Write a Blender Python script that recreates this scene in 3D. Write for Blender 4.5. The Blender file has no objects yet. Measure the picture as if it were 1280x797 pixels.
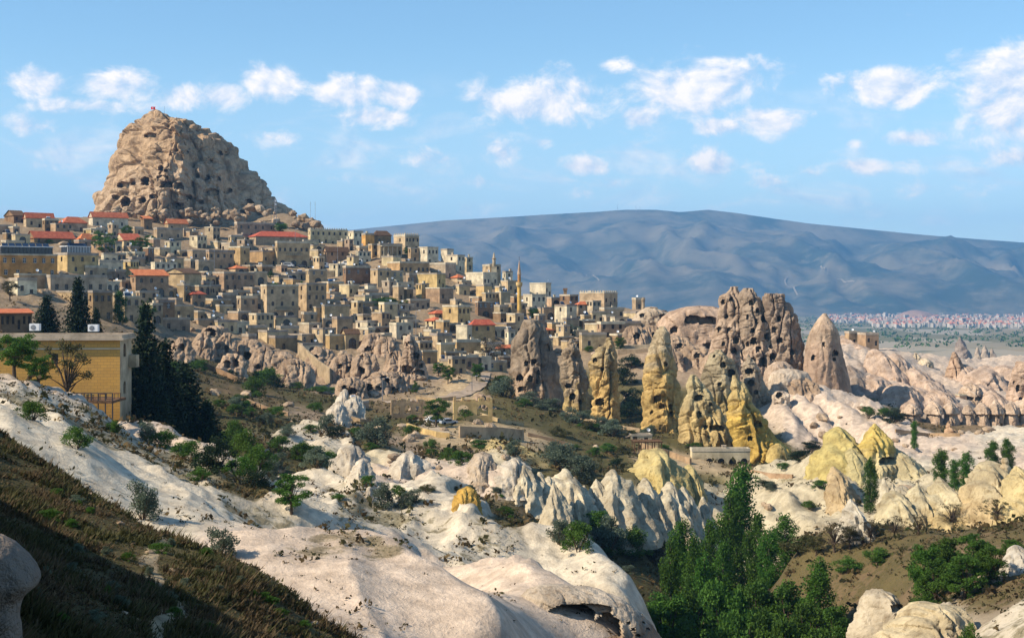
import bpy, bmesh, math, random
import numpy as np
from mathutils import Vector, Matrix

random.seed(7)
RNG = np.random.default_rng(11)
SC = bpy.context.scene
COL = SC.collection
PI = math.pi

# ------------------------------------------------------------------ camera
F = 1758.0            # focal length in photograph pixels
VH = 365.0            # row of the true horizon in the photograph
CZ = 0.0              # eye height is the zero of all heights
cd = bpy.data.cameras.new('camera'); cam = bpy.data.objects.new('camera', cd); COL.objects.link(cam)
cam.location = (0, 0, CZ); cam.rotation_euler = (PI/2, 0, 0)
cd.sensor_width = 36.0; cd.lens = 36.0*F/1280.0
cd.shift_y = -(398.5-VH)/1280.0
cd.clip_start = 0.5; cd.clip_end = 60000
SC.camera = cam

# ------------------------------------------------------------------ sun, sky, exposure
SUN_EL = math.radians(38)
SUN_AZ = math.atan2(-0.93, -0.30)          # compass-like angle from +y towards +x
to_sun = Vector((math.sin(SUN_AZ)*math.cos(SUN_EL), math.cos(SUN_AZ)*math.cos(SUN_EL), math.sin(SUN_EL)))
sd = bpy.data.lights.new('sun', 'SUN'); so = bpy.data.objects.new('sun', sd); COL.objects.link(so)
sd.energy = 5.0; sd.angle = math.radians(0.53); sd.color = (1.0, 0.87, 0.68)
so.rotation_euler = to_sun.to_track_quat('Z', 'Y').to_euler()
so.location = to_sun*300

VS = SC.view_settings
VS.view_transform = 'Standard'; VS.look = 'None'; VS.exposure = 0.5; VS.gamma = 1.0; VS.use_curve_mapping = False
SC.render.engine = 'CYCLES'
SC.cycles.use_denoising = True
SC.cycles.max_bounces = 5; SC.cycles.diffuse_bounces = 1; SC.cycles.glossy_bounces = 2
SC.cycles.transmission_bounces = 3; SC.cycles.volume_bounces = 0; SC.cycles.transparent_max_bounces = 4
SC.cycles.caustics_reflective = False; SC.cycles.caustics_refractive = False
SC.cycles.sample_clamp_indirect = 4.0

SKY_STRENGTH = 0.1
W = bpy.data.worlds.new('World'); SC.world = W; W.use_nodes = True
def build_world():
    nt = W.node_tree; N = nt.nodes; L = nt.links
    for n in list(N): N.remove(n)
    out = N.new('ShaderNodeOutputWorld'); bg = N.new('ShaderNodeBackground')
    bg.inputs['Strength'].default_value = SKY_STRENGTH
    L.new(bg.outputs[0], out.inputs[0])
    sky = N.new('ShaderNodeTexSky'); sky.sky_type = 'NISHITA'; sky.sun_disc = False
    sky.sun_elevation = SUN_EL; sky.sun_rotation = SUN_AZ % (2*PI)
    sky.altitude = 1200; sky.air_density = 1.0; sky.dust_density = 0.6; sky.ozone_density = 2.2
    tc = N.new('ShaderNodeTexCoord')
    sep = N.new('ShaderNodeSeparateXYZ'); L.new(tc.outputs['Generated'], sep.inputs[0])
    def M(op, a, b=None, c=None, clamp=False):
        n = N.new('ShaderNodeMath'); n.operation = op; n.use_clamp = clamp
        for i, x in enumerate((a, b, c)):
            if x is None: continue
            if isinstance(x, (int, float)): n.inputs[i].default_value = x
            else: L.new(x, n.inputs[i])
        return n.outputs[0]
    az = M('ARCTAN2', sep.outputs[0], sep.outputs[1])
    el = M('ARCSINE', sep.outputs[2])
    cmb = N.new('ShaderNodeCombineXYZ'); L.new(az, cmb.inputs[0]); L.new(el, cmb.inputs[1])
    P = cmb.outputs[0]
    def VM(op, a, b):
        n = N.new('ShaderNodeVectorMath'); n.operation = op
        for i, x in enumerate((a, b)):
            if isinstance(x, tuple): n.inputs[i].default_value = x
            else: L.new(x, n.inputs[i])
        return n
    def noise(vec, scale, detail, rough=0.55, dist=0.0):
        n = N.new('ShaderNodeTexNoise'); n.inputs['Scale'].default_value = scale
        n.inputs['Detail'].default_value = detail; n.inputs['Roughness'].default_value = rough
        n.inputs['Distortion'].default_value = dist
        L.new(vec, n.inputs['Vector']); return n.outputs['Fac']
    # cumulus clouds: direction, half width, half height in photograph pixels (angles), weight
    clouds = [(875,110,64,26,1.0),(1108,118,52,20,1.0),(1262,132,62,44,1.05),(1232,94,44,15,.85),(672,126,72,26,.95),(345,107,34,18,1.0),
              (436,118,42,17,.95),(500,122,28,16,.95),(468,148,42,13,.85),(285,126,26,16,.9),(235,128,24,13,.8),(150,118,36,18,.95),(70,119,32,13,.8),
              (132,143,50,11,.75),(960,154,48,18,.85),(905,161,40,11,.72),(800,151,26,14,.8),(885,206,46,20,.75),(1072,212,30,11,.72),(1130,181,46,11,.74),
              (1060,186,18,8,.7),(628,192,26,17,.66),(725,208,34,12,.64),(1008,220,26,14,.66),(1278,206,46,14,.75),(772,84,20,10,.7),(1130,210,26,12,.62),
              (680,178,22,11,.62),(540,200,50,12,.5),(420,225,60,10,.48),(940,232,60,12,.5),(1180,240,60,12,.5),(60,170,50,12,.5),(820,185,40,12,.5),(1200,165,46,12,.55),(700,240,60,10,.45),(80,215,40,13,.55),(600,228,34,10,.5),(760,232,30,10,.5),(340,175,60,12,.5),(1250,76,60,10,.4)]
    # the same kind of clouds all around, outside the view
    rr = random.Random(5)
    for i in range(16):
        a = rr.uniform(0.55, 2*PI-0.55); a = a if a < PI else a-2*PI
        clouds.append((640+a*F, 365-rr.uniform(150, 280), rr.uniform(40, 90), rr.uniform(15, 30), rr.uniform(.7, 1)))
    m = None
    for (u, v, w, h, k) in clouds:
        s = VM('SUBTRACT', P, ((u-640)/F, (365-v)/F, 0))
        s = VM('MULTIPLY', s.outputs[0], (F/w*.8, F/h*.8, 0))
        ln = N.new('ShaderNodeVectorMath'); ln.operation = 'LENGTH'; L.new(s.outputs[0], ln.inputs[0])
        b = M('MULTIPLY_ADD', ln.outputs['Value'], -0.5*k, 0.9*k, clamp=True)
        m = b if m is None else M('MAXIMUM', m, b)
    st = VM('MULTIPLY', P, (1.0, 1.35, 1.0)).outputs[0]
    n1 = noise(st, 26, 10, 0.62, 0.3)
    off = VM('ADD', st, (-0.006, 0.0075, 0.0)).outputs[0]
    n2 = noise(off, 26, 10, 0.62, 0.3)
    nb = noise(VM('MULTIPLY', P, (1.0, 2.6, 1.0)).outputs[0], 7, 5, 0.6)
    dens = M('ADD', m, M('MULTIPLY_ADD', n1, 1.35, -0.80))
    fac = N.new('ShaderNodeMapRange'); fac.interpolation_type = 'SMOOTHSTEP'
    fac.inputs['From Min'].default_value = 0.14; fac.inputs['From Max'].default_value = 0.52
    L.new(dens, fac.inputs['Value'])
    # broad soft bank of thin cloud low in the sky
    bank = noise(VM('MULTIPLY', P, (1.0, 2.3, 1.0)).outputs[0], 15, 7, 0.58, 0.5)
    bl = N.new('ShaderNodeMapRange'); bl.interpolation_type = 'SMOOTHSTEP'; bl.inputs['From Min'].default_value = 0.47; bl.inputs['From Max'].default_value = 0.72; L.new(bank, bl.inputs['Value'])
    be = N.new('ShaderNodeMapRange'); be.interpolation_type = 'SMOOTHSTEP'; be.inputs['From Min'].default_value = 0.165; be.inputs['From Max'].default_value = 0.09; L.new(el, be.inputs['Value'])
    bkf = M('MULTIPLY', M('MULTIPLY', bl.outputs[0], be.outputs[0]), 0.55)
    facm = M('MAXIMUM', M('MULTIPLY', fac.outputs[0], 0.94), bkf)
    # shade within a cloud: towards the sun (left and up) bright, away from it grey-blue
    dl = M('MULTIPLY_ADD', M('SUBTRACT', n1, n2), 4.5, 0.55, clamp=True)
    ccol = N.new('ShaderNodeMix'); ccol.data_type = 'RGBA'
    ccol.inputs['A'].default_value = (5.0, 6.0, 7.4, 1); ccol.inputs['B'].default_value = (10.2, 9.2, 8.4, 1)
    L.new(dl, ccol.inputs['Factor'])
    # thin veil low over the horizon
    veil = N.new('ShaderNodeMapRange'); veil.interpolation_type = 'SMOOTHSTEP'
    veil.inputs['From Min'].default_value = 0.19; veil.inputs['From Max'].default_value = -0.01
    L.new(el, veil.inputs['Value'])
    vf = M('MULTIPLY', veil.outputs[0], M('MULTIPLY_ADD', nb, 1.0, 0.2), clamp=True)
    mv = N.new('ShaderNodeMix'); mv.data_type = 'RGBA'; mv.inputs['B'].default_value = (5.2, 6.8, 8.4, 1)
    tint = N.new('ShaderNodeMix'); tint.data_type = 'RGBA'; tint.blend_type = 'MULTIPLY'; tint.inputs['Factor'].default_value = 1.0
    tint.inputs['B'].default_value = (1.12, 1.30, 1.27, 1)
    L.new(sky.outputs[0], tint.inputs['A'])
    L.new(vf, mv.inputs['Factor']); L.new(tint.outputs['Result'], mv.inputs['A'])
    mc = N.new('ShaderNodeMix'); mc.data_type = 'RGBA'
    L.new(facm, mc.inputs['Factor']); L.new(mv.outputs['Result'], mc.inputs['A']); L.new(ccol.outputs['Result'], mc.inputs['B'])
    L.new(mc.outputs['Result'], bg.inputs['Color'])
    W.cycles.sampling_method = 'MANUAL'; W.cycles.sample_map_resolution = 512
build_world()

# ------------------------------------------------------------------ helpers
def PX(u, v, d):
    "point at distance d (metres ahead) that the photograph shows at u, v"
    return Vector(((u-640)/F*d, d, CZ+(VH-v)/F*d))

def _hash(ix, iy, seed):
    h = (ix.astype(np.int64)*374761393 + iy.astype(np.int64)*668265263 + seed*1442695041) & 0xFFFFFFFF
    h = ((h ^ (h >> 13))*1274126177) & 0xFFFFFFFF
    return h ^ (h >> 16)
def perlin(x, y, seed=0):
    "gradient noise about -0.7..0.7"
    x = np.asarray(x, float); y = np.asarray(y, float)
    x0 = np.floor(x); y0 = np.floor(y); fx = x-x0; fy = y-y0
    ux = fx*fx*fx*(fx*(fx*6-15)+10); uy = fy*fy*fy*(fy*(fy*6-15)+10)
    def g(ix, iy, dx, dy):
        a = (_hash(ix, iy, seed) & 1023)*(2*PI/1024)
        return np.cos(a)*dx+np.sin(a)*dy
    a = g(x0, y0, fx, fy); b = g(x0+1, y0, fx-1, fy); c = g(x0, y0+1, fx, fy-1); d = g(x0+1, y0+1, fx-1, fy-1)
    return (a*(1-ux)+b*ux)*(1-uy)+(c*(1-ux)+d*ux)*uy
def fbm(x, y, oct=4, seed=0, gain=0.5, lac=2.03):
    s = 0; a = 1.0
    for i in range(oct):
        s = s+a*perlin(x, y, seed+i*17); x = x*lac+3.1; y = y*lac+1.7; a *= gain
    return s
def ridged(x, y, oct=3, seed=0):
    s = 0; a = 1.0
    for i in range(oct):
        s = s+a*(1-2.2*np.abs(perlin(x, y, seed+i*13))); x = x*2.1+5.2; y = y*2.1+1.3; a *= 0.5
    return s
def worley(x, y, seed=0):
    "blocky noise: random offset of the nearest cell (-1..1) and the groove between cells (0 in the groove)"
    x = np.asarray(x, float); y = np.asarray(y, float); ix = np.floor(x); iy = np.floor(y)
    f1 = np.full(x.shape, 9.0); f2 = f1.copy(); val = np.zeros(x.shape)
    for a in (-1, 0, 1):
        for b in (-1, 0, 1):
            h = _hash(ix+a, iy+b, seed); px = ix+a+(h & 255)/255.0; py = iy+b+((h >> 8) & 255)/255.0
            d = np.hypot(px-x, py-y); r = ((h >> 16) & 255)/127.5-1
            nearer = d < f1; f2 = np.where(nearer, f1, np.minimum(f2, d)); val = np.where(nearer, r, val); f1 = np.where(nearer, d, f1)
    return val, np.clip((f2-f1)*4, 0, 1)
def smooth(a, b, x):
    t = np.clip((np.asarray(x, float)-a)/(b-a), 0, 1); return t*t*(3-2*t)

def mesh_np(name, verts, faces, smooth_shade=False):
    "mesh from numpy verts (n,3) and faces (m,3 or m,4)"
    me = bpy.data.meshes.new(name)
    verts = np.asarray(verts, np.float32); faces = np.asarray(faces, np.int32)
    k = faces.shape[1]
    me.vertices.add(len(verts)); me.vertices.foreach_set('co', verts.ravel())
    me.loops.add(faces.size); me.loops.foreach_set('vertex_index', faces.ravel())
    me.polygons.add(len(faces)); me.polygons.foreach_set('loop_start', np.arange(0, faces.size, k, dtype=np.int32))
    me.polygons.foreach_set('use_smooth', np.full(len(faces), smooth_shade, bool))
    me.update(calc_edges=True)
    return me
def link(name, data, mat=None, parent=None, loc=None):
    o = bpy.data.objects.new(name, data); COL.objects.link(o)
    if mat is not None and data is not None:
        data.materials.clear(); data.materials.append(mat)
    if loc is not None: o.location = loc
    if parent is not None: o.parent = parent
    return o
def tag(o, label, cat, group=None):
    o['label'] = label; o['category'] = cat
    if group: o['group'] = group
    return o
def structure(o): o['kind'] = 'structure'; return o
def stuff(o, label=None, cat=None):
    o['kind'] = 'stuff'
    if label: o['label'] = label
    if cat: o['category'] = cat
    return o
def empty(name, loc, rz=0.0):
    o = bpy.data.objects.new(name, None); COL.objects.link(o); o.location = loc; o.rotation_euler = (0, 0, rz)
    o.empty_display_size = 0.5
    return o
def set_color(me, name, arr):
    at = me.color_attributes.new(name, 'FLOAT_COLOR', 'POINT')
    a = np.ones((len(me.vertices), 4), np.float32); a[:, :arr.shape[1]] = arr
    at.data.foreach_set('color', a.ravel())

class MB:
    "collects boxes, prisms, quads"
    def __init__(s): s.v = []; s.f = []
    def poly(s, pts):
        b = len(s.v); s.v += [tuple(p) for p in pts]; s.f.append(tuple(range(b, b+len(pts))))
    def box(s, x0, x1, y0, y1, z0, z1):
        b = len(s.v)
        s.v += [(x0,y0,z0),(x1,y0,z0),(x1,y1,z0),(x0,y1,z0),(x0,y0,z1),(x1,y0,z1),(x1,y1,z1),(x0,y1,z1)]
        s.f += [tuple(b+i for i in q) for q in ((0,3,2,1),(4,5,6,7),(0,1,5,4),(1,2,6,5),(2,3,7,6),(3,0,4,7))]
    def tube(s, p, q, r0, r1=None, n=6):
        r1 = r0 if r1 is None else r1
        p = Vector(p); q = Vector(q); ax = (q-p)
        if ax.length < 1e-6: return
        ax.normalize(); t = ax.orthogonal().normalized(); w = ax.cross(t)
        b = len(s.v)
        for (c, r) in ((p, r0), (q, r1)):
            for i in range(n):
                a = 2*PI*i/n; s.v.append(tuple(c+t*(r*math.cos(a))+w*(r*math.sin(a))))
        for i in range(n):
            j = (i+1) % n; s.f.append((b+i, b+j, b+n+j, b+n+i))
        s.f.append(tuple(b+i for i in range(n-1, -1, -1))); s.f.append(tuple(b+n+i for i in range(n)))
    def lathe(s, prof, n=12, cx=0, cy=0):
        b = len(s.v)
        for (r, z) in prof:
            for i in range(n):
                a = 2*PI*i/n; s.v.append((cx+r*math.cos(a), cy+r*math.sin(a), z))
        for k in range(len(prof)-1):
            for i in range(n):
                j = (i+1) % n; s.f.append((b+k*n+i, b+k*n+j, b+(k+1)*n+j, b+(k+1)*n+i))
        s.f.append(tuple(b+i for i in range(n-1, -1, -1)))
        t = b+(len(prof)-1)*n; s.f.append(tuple(t+i for i in range(n)))
    def mesh(s, name='m', sm=False):
        me = bpy.data.meshes.new(name); me.from_pydata(s.v, [], s.f); me.update()
        if sm: me.polygons.foreach_set('use_smooth', [True]*len(me.polygons))
        return me
    def build(s, name, mat, parent=None, loc=None, sm=False):
        return link(name, s.mesh(name, sm), mat, parent, loc)

# ------------------------------------------------------------------ materials
MATS = {}
def nodes_of(name):
    m = bpy.data.materials.new(name); m.use_nodes = True
    nt = m.node_tree
    for n in list(nt.nodes): nt.nodes.remove(n)
    out = nt.nodes.new('ShaderNodeOutputMaterial'); b = nt.nodes.new('ShaderNodeBsdfPrincipled')
    nt.links.new(b.outputs[0], out.inputs[0])
    b.inputs['Roughness'].default_value = 0.92; b.inputs['Specular IOR Level'].default_value = 0.15
    return m, nt, b, out
def nz(nt, vec, scale, detail=4, rough=0.55, dist=0.0):
    n = nt.nodes.new('ShaderNodeTexNoise'); n.inputs['Scale'].default_value = scale; n.inputs['Detail'].default_value = detail
    n.inputs['Roughness'].default_value = rough; n.inputs['Distortion'].default_value = dist
    nt.links.new(vec, n.inputs['Vector']); return n.outputs['Fac']
def mapr(nt, x, a, b, c=0.0, d=1.0, sm=True):
    n = nt.nodes.new('ShaderNodeMapRange'); n.interpolation_type = 'SMOOTHSTEP' if sm else 'LINEAR'
    for k, t in zip(('From Min','From Max','To Min','To Max'), (a, b, c, d)): n.inputs[k].default_value = t
    nt.links.new(x, n.inputs['Value']); return n.outputs[0]
def mix(nt, fac, a, b, mode='MIX'):
    n = nt.nodes.new('ShaderNodeMix'); n.data_type = 'RGBA'; n.blend_type = mode
    for k, x in (('Factor', fac), ('A', a), ('B', b)):
        if isinstance(x, (int, float)): n.inputs[k].default_value = x
        elif isinstance(x, tuple): n.inputs[k].default_value = (*x[:3], 1)
        else: nt.links.new(x, n.inputs[k])
    return n.outputs['Result']
def scale_vec(nt, vec, s):
    n = nt.nodes.new('ShaderNodeVectorMath'); n.operation = 'MULTIPLY'; nt.links.new(vec, n.inputs[0]); n.inputs[1].default_value = s
    return n.outputs[0]
def bump(nt, b, h, strength, dist):
    n = nt.nodes.new('ShaderNodeBump'); n.inputs['Strength'].default_value = strength; n.inputs['Distance'].default_value = dist
    nt.links.new(h, n.inputs['Height']); nt.links.new(n.outputs[0], b.inputs['Normal'])
def world_pos(nt):
    g = nt.nodes.new('ShaderNodeNewGeometry'); return g.outputs['Position']
def obj_pos(nt):
    g = nt.nodes.new('ShaderNodeTexCoord'); return g.outputs['Object']
def rand_hsv(nt, col, dv=0.25, dh=0.02):
    "each object its own slight tone"
    oi = nt.nodes.new('ShaderNodeObjectInfo'); h = nt.nodes.new('ShaderNodeHueSaturation')
    nt.links.new(mapr(nt, oi.outputs['Random'], 0, 1, 1-dv, 1+dv, False), h.inputs['Value'])
    nt.links.new(mapr(nt, oi.outputs['Random'], 0, 1, 0.5-dh, 0.5+dh, False), h.inputs['Hue'])
    if isinstance(col, tuple): h.inputs['Color'].default_value = (*col, 1)
    else: nt.links.new(col, h.inputs['Color'])
    return h.outputs[0]
def mat_plain(key, col, rough=0.9, spec=0.15, var=0.3, scale=1.2, metal=0.0, per_obj=0.0, bmp=0.0):
    m, nt, b, out = nodes_of(key); p = world_pos(nt)
    n = nz(nt, p, scale, 5, 0.6)
    dark = tuple(c*(1-var) for c in col); lite = tuple(min(1, c*(1+var)) for c in col)
    c = mix(nt, mapr(nt, n, 0.3, 0.7), dark, lite)
    if per_obj: c = rand_hsv(nt, c, per_obj)
    nt.links.new(c, b.inputs['Base Color']); b.inputs['Roughness'].default_value = rough
    b.inputs['Specular IOR Level'].default_value = spec; b.inputs['Metallic'].default_value = metal
    if bmp: bump(nt, b, nz(nt, p, scale*4, 4), 0.6, bmp)
    MATS[key] = m; return m
# ------------------------------------------------------------------ terrain
# height controls: photo column, photo row (or z=... when hidden), distance, ground kind, vegetation share
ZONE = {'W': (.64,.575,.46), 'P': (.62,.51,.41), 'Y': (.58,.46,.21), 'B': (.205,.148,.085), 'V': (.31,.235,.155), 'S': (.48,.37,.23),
        'D': (.16,.115,.07), 'K': (.38,.29,.205), 'G': (.16,.14,.065), 'C': (.52,.46,.33)}  # D: dark grass of the near slope, part of its shade put into the tone
CT = []
def c(u, v, d, zone, veg=0.0): CT.append((u, d, CZ+(VH-v)/F*d, zone, veg))
def z(u, zz, d, zone, veg=0.3): CT.append((u, d, zz, zone, veg))
# left edge and beyond; unseen hillside heights tuned for the shade they cast
for u, k in ((-700, 1.0), (-350, 0.8)):
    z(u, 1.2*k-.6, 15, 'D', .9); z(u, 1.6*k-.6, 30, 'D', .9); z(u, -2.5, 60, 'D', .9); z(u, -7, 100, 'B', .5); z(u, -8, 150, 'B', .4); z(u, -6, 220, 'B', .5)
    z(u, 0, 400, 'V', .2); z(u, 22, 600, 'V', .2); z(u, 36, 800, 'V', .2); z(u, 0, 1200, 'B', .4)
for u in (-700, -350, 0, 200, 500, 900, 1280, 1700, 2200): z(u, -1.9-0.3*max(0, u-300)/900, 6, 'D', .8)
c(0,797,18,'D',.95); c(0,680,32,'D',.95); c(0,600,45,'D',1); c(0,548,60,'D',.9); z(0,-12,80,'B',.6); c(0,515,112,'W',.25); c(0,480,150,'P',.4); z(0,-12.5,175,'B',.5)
z(0,-13,215,'B',.6); z(0,-11,270,'B',.6); c(0,402,330,'V',.4); c(0,385,400,'V',.2); c(0,350,480,'V',.1); c(0,310,600,'V',.1); c(0,273,720,'V',.1); z(0,34,820,'V',.1); z(0,0,1150,'B',.3); z(0,-60,1500,'B',.3)
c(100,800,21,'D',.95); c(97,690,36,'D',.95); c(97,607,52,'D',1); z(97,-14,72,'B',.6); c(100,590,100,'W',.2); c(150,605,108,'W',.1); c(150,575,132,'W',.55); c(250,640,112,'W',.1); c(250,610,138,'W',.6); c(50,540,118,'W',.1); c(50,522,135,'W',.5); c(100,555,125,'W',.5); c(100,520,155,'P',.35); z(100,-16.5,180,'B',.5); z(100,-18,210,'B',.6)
z(100,-14,290,'B',.6); c(100,410,400,'V',.3); c(100,380,450,'V',.1); c(100,340,540,'V',.1); c(100,300,660,'V',.1); c(100,272,760,'V',.1); z(100,36,900,'V'); z(100,-20,1200,'B')
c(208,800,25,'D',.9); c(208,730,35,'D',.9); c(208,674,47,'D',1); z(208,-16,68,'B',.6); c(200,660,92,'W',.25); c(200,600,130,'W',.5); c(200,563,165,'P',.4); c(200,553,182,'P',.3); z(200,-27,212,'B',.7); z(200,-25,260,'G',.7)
c(215,500,310,'G',.8); c(225,450,400,'B',.6); c(210,420,460,'V',.2); c(200,380,520,'V',.05); c(200,340,600,'V',.05); c(200,300,720,'V',.05); c(200,272,820,'V',.1); z(200,40,900,'V'); z(200,-20,1250,'B')
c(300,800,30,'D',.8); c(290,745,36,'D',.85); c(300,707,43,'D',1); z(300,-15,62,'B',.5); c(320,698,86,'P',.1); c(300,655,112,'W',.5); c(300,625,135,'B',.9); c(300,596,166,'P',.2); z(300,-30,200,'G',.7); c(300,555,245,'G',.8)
c(300,515,300,'G',.6); c(290,485,360,'B',.5); c(300,468,420,'B',.6); c(300,440,475,'V',.1); c(300,400,540,'V',.05); c(300,350,640,'V',.05); c(300,300,740,'V',.05); c(300,278,820,'V',.2); c(355,268,818,'V',.2); c(380,275,803,'V',.2); z(300,40,880,'V'); z(300,-20,1200,'B')
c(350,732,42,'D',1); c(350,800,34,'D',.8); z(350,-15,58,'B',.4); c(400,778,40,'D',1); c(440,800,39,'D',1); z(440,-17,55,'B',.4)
c(400,800,64,'P',0); c(380,740,79,'P',.1); c(385,684,93,'P',.1); z(390,-21.5,106,'W'); c(400,668,130,'W',.15); c(385,640,152,'W',.25); c(400,610,190,'W',.1); z(395,-34,215,'G',.6); c(400,592,238,'G',.6); c(400,560,275,'W',.3)
c(400,520,330,'K',.4); c(400,497,395,'G',.7); c(400,482,450,'K',.1); c(400,440,500,'V',.05); c(400,400,560,'V',.05); c(400,350,650,'V',.05); c(400,332,700,'S',0); c(400,318,725,'V',.05); c(400,288,790,'V',.1); z(400,15,900,'B'); z(400,-30,1150,'B')
c(436,689,93,'P',.4); c(470,712,89,'P',.5); c(410,705,88,'P',.4); c(440,735,82,'P',.1); c(473,698,91,'P',.2); c(522,725,87,'P',.05); c(566,748,84,'P',0); c(626,799,78,'P',0); z(560,-20.5,72,'P',0); z(460,-18,78,'P',.05); z(500,-18,60,'P',0); z(640,-22,62,'P',0); z(640,-14,32,'B',.4)
z(500,-24.5,103,'W',0); c(535,724,116,'P',0); c(600,722,114,'P',0); c(660,727,112,'P',0); z(560,-28,135,'W',.3); z(620,-27.5,132,'W',.3); c(700,748,106,'P',.1); z(720,-29,122,'B',.5); c(800,795,98,'P',.1); z(840,-36,110,'B',.4); z(740,-27,84,'P',.2)
c(545,629,180,'W',0); c(500,640,184,'W',0); c(460,652,168,'W',.45); c(520,690,150,'W',.35); c(430,662,150,'W',.55); c(480,672,155,'W',.65); c(455,690,128,'W',.5); c(600,700,140,'W',.5); c(580,715,128,'W',.45); c(720,712,140,'W',.35); c(585,660,162,'W',0); c(560,700,143,'W',0); c(640,645,176,'B',1); c(650,675,158,'B',1); c(610,655,168,'B',.9); c(690,668,160,'B',.9); c(700,684,150,'W',0); c(745,706,143,'W',0); c(790,748,133,'W',0)
z(545,-33,205,'P',.3); z(650,-33,205,'B',.5); z(740,-38,190,'B',.5); z(815,-44,160,'B',.6); z(840,-48,190,'B',.7)
c(500,600,238,'P',.2); c(470,598,248,'C',.2); c(470,552,280,'G',.5); c(450,612,215,'P',.15); c(600,590,245,'P',.35); c(560,604,226,'P',.35); c(500,560,285,'K',.3); c(560,565,285,'K',.5); c(500,532,335,'G',.6); c(500,507,390,'B',.4); c(500,490,428,'V',.3); c(500,470,462,'K',0); c(500,430,520,'V',.05); c(500,380,590,'V',.05); c(500,335,670,'V',.05); c(490,308,715,'V',.05); z(500,10,820,'B'); z(500,-40,1100,'B')
c(560,540,320,'S',.2); c(575,490,425,'S',.05); c(550,500,405,'S',.1); c(560,345,672,'V',.05); c(560,334,692,'V',.05); z(560,-4,800,'B'); c(600,400,570,'V',.05)
c(650,610,235,'P',.2); c(640,570,290,'Y',.4); c(640,545,330,'S',.2); c(640,520,375,'G',.6); c(640,493,430,'G',.6); c(640,470,475,'V',.1); c(640,440,530,'V',.05); c(640,400,590,'V',.05); c(640,368,650,'V',.05); z(640,-22,780,'B'); z(640,-60,1100,'B')
c(690,652,238,'C',.1); c(690,596,262,'G',.5); c(630,582,268,'C',.3); c(640,622,242,'P',.1); c(750,670,244,'C',.3); c(750,604,264,'G',.4); c(750,592,290,'G',.6); c(800,684,246,'C',.3); c(800,602,268,'G',.4); c(720,690,215,'G',.5); c(780,712,220,'G',.6); c(750,582,320,'G',.7); c(750,552,360,'G',.7); c(750,522,410,'G',.7); c(750,482,470,'G',.4); c(750,442,520,'V',.1); c(750,402,580,'V',.05); c(750,382,625,'V',.05); z(750,-40,780,'B'); z(750,-70,1100,'B')
z(850,-48,225,'G',.6); c(850,694,252,'C',.3); c(850,612,280,'C',.3); c(850,596,310,'G',.4); c(900,700,258,'C',.3); c(905,632,290,'C',.2); c(850,575,340,'S',.2); c(850,545,385,'G',.6); c(850,500,440,'G',.4); c(850,450,500,'K',.1); c(850,410,560,'K',.1); c(850,394,590,'K',.1); z(850,-45,760,'B'); z(850,-75,1100,'B')
z(950,-50,215,'G',.6); c(950,668,268,'C',.2); c(950,604,305,'C',.3); c(950,578,360,'B',.6); c(950,545,405,'G',.6); c(950,500,460,'K',.2); c(950,460,515,'K',.2); z(950,-26,560,'K'); z(950,-60,800,'B',.4); z(950,-78,1150,'B',.4)
c(1000,690,190,'B',.6); c(1050,695,182,'B',.6); c(1050,664,212,'B',.5); z(1050,-42,240,'B',.5); c(1040,648,266,'C',.2); c(1040,586,298,'C',.2); c(1050,580,325,'B',.4); c(1050,562,370,'B',.5); c(985,508,442,'P',.1); c(985,550,414,'P',.1); c(1030,498,448,'P',.1); c(1030,554,414,'P',.1); c(1080,518,434,'P',.1); c(1080,568,392,'P',.1); c(1112,546,402,'P',.1); c(1050,494,478,'G',.5); c(1050,470,520,'P',.1); c(1060,440,590,'P',.15); z(1050,-55,760,'B',.4); z(1050,-80,1150,'B',.4)
c(1150,800,120,'W',.2); c(1150,745,143,'B',.4); c(1150,695,165,'B',.6); c(1150,662,190,'B',.6); z(1150,-40,222,'B',.6); c(1150,648,258,'C',.2); c(1150,612,282,'C',.2); c(1150,592,325,'W',.2); c(1150,560,380,'P',.15); c(1150,532,440,'B',.35); c(1150,505,490,'P',.05); c(1150,478,560,'P',.05); c(1130,448,650,'P',.1); z(1140,-62,800,'P',.2); z(1150,-82,1150,'B',.4)
c(1280,800,100,'W',.4); c(1280,725,125,'B',.5); c(1280,652,165,'B',.6); z(1280,-36,198,'B',.6); c(1280,622,252,'Y',.1); c(1280,592,315,'P',.2); c(1280,552,390,'W',.05); c(1280,530,455,'B',.3); c(1280,500,520,'P',.05); c(1280,474,610,'P',.05); c(1240,456,790,'P',.05); z(1280,-52,860,'P',.1); z(1280,-82,1150,'B',.4)
for u in (1600, 2200):
    z(u,-22,100,'B',.5); z(u,-25,165,'B',.5); z(u,-36,260,'B',.4); z(u,-40,400,'P',.2); z(u,-36,600,'P',.2); z(u,-60,900,'B'); z(u,-82,1200,'B',.4)
z(760,-33,70,'B',.6); z(900,-40,90,'G',.6); z(900,-50,140,'G',.6); z(900,-51,180,'G',.6); z(1000,-42,130,'B',.5); z(1020,-45,160,'B',.5); z(1000,-30,70,'B',.5); z(1280,-22,60,'B',.5); z(900,-15,32,'B',.5); z(1280,-10,30,'B',.5); z(1700,-8,30,'B',.5)
for u in (-700, -350, 0, 300, 600, 900, 1280, 1700, 2200): z(u, -84, 1500, 'B', .4)

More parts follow.
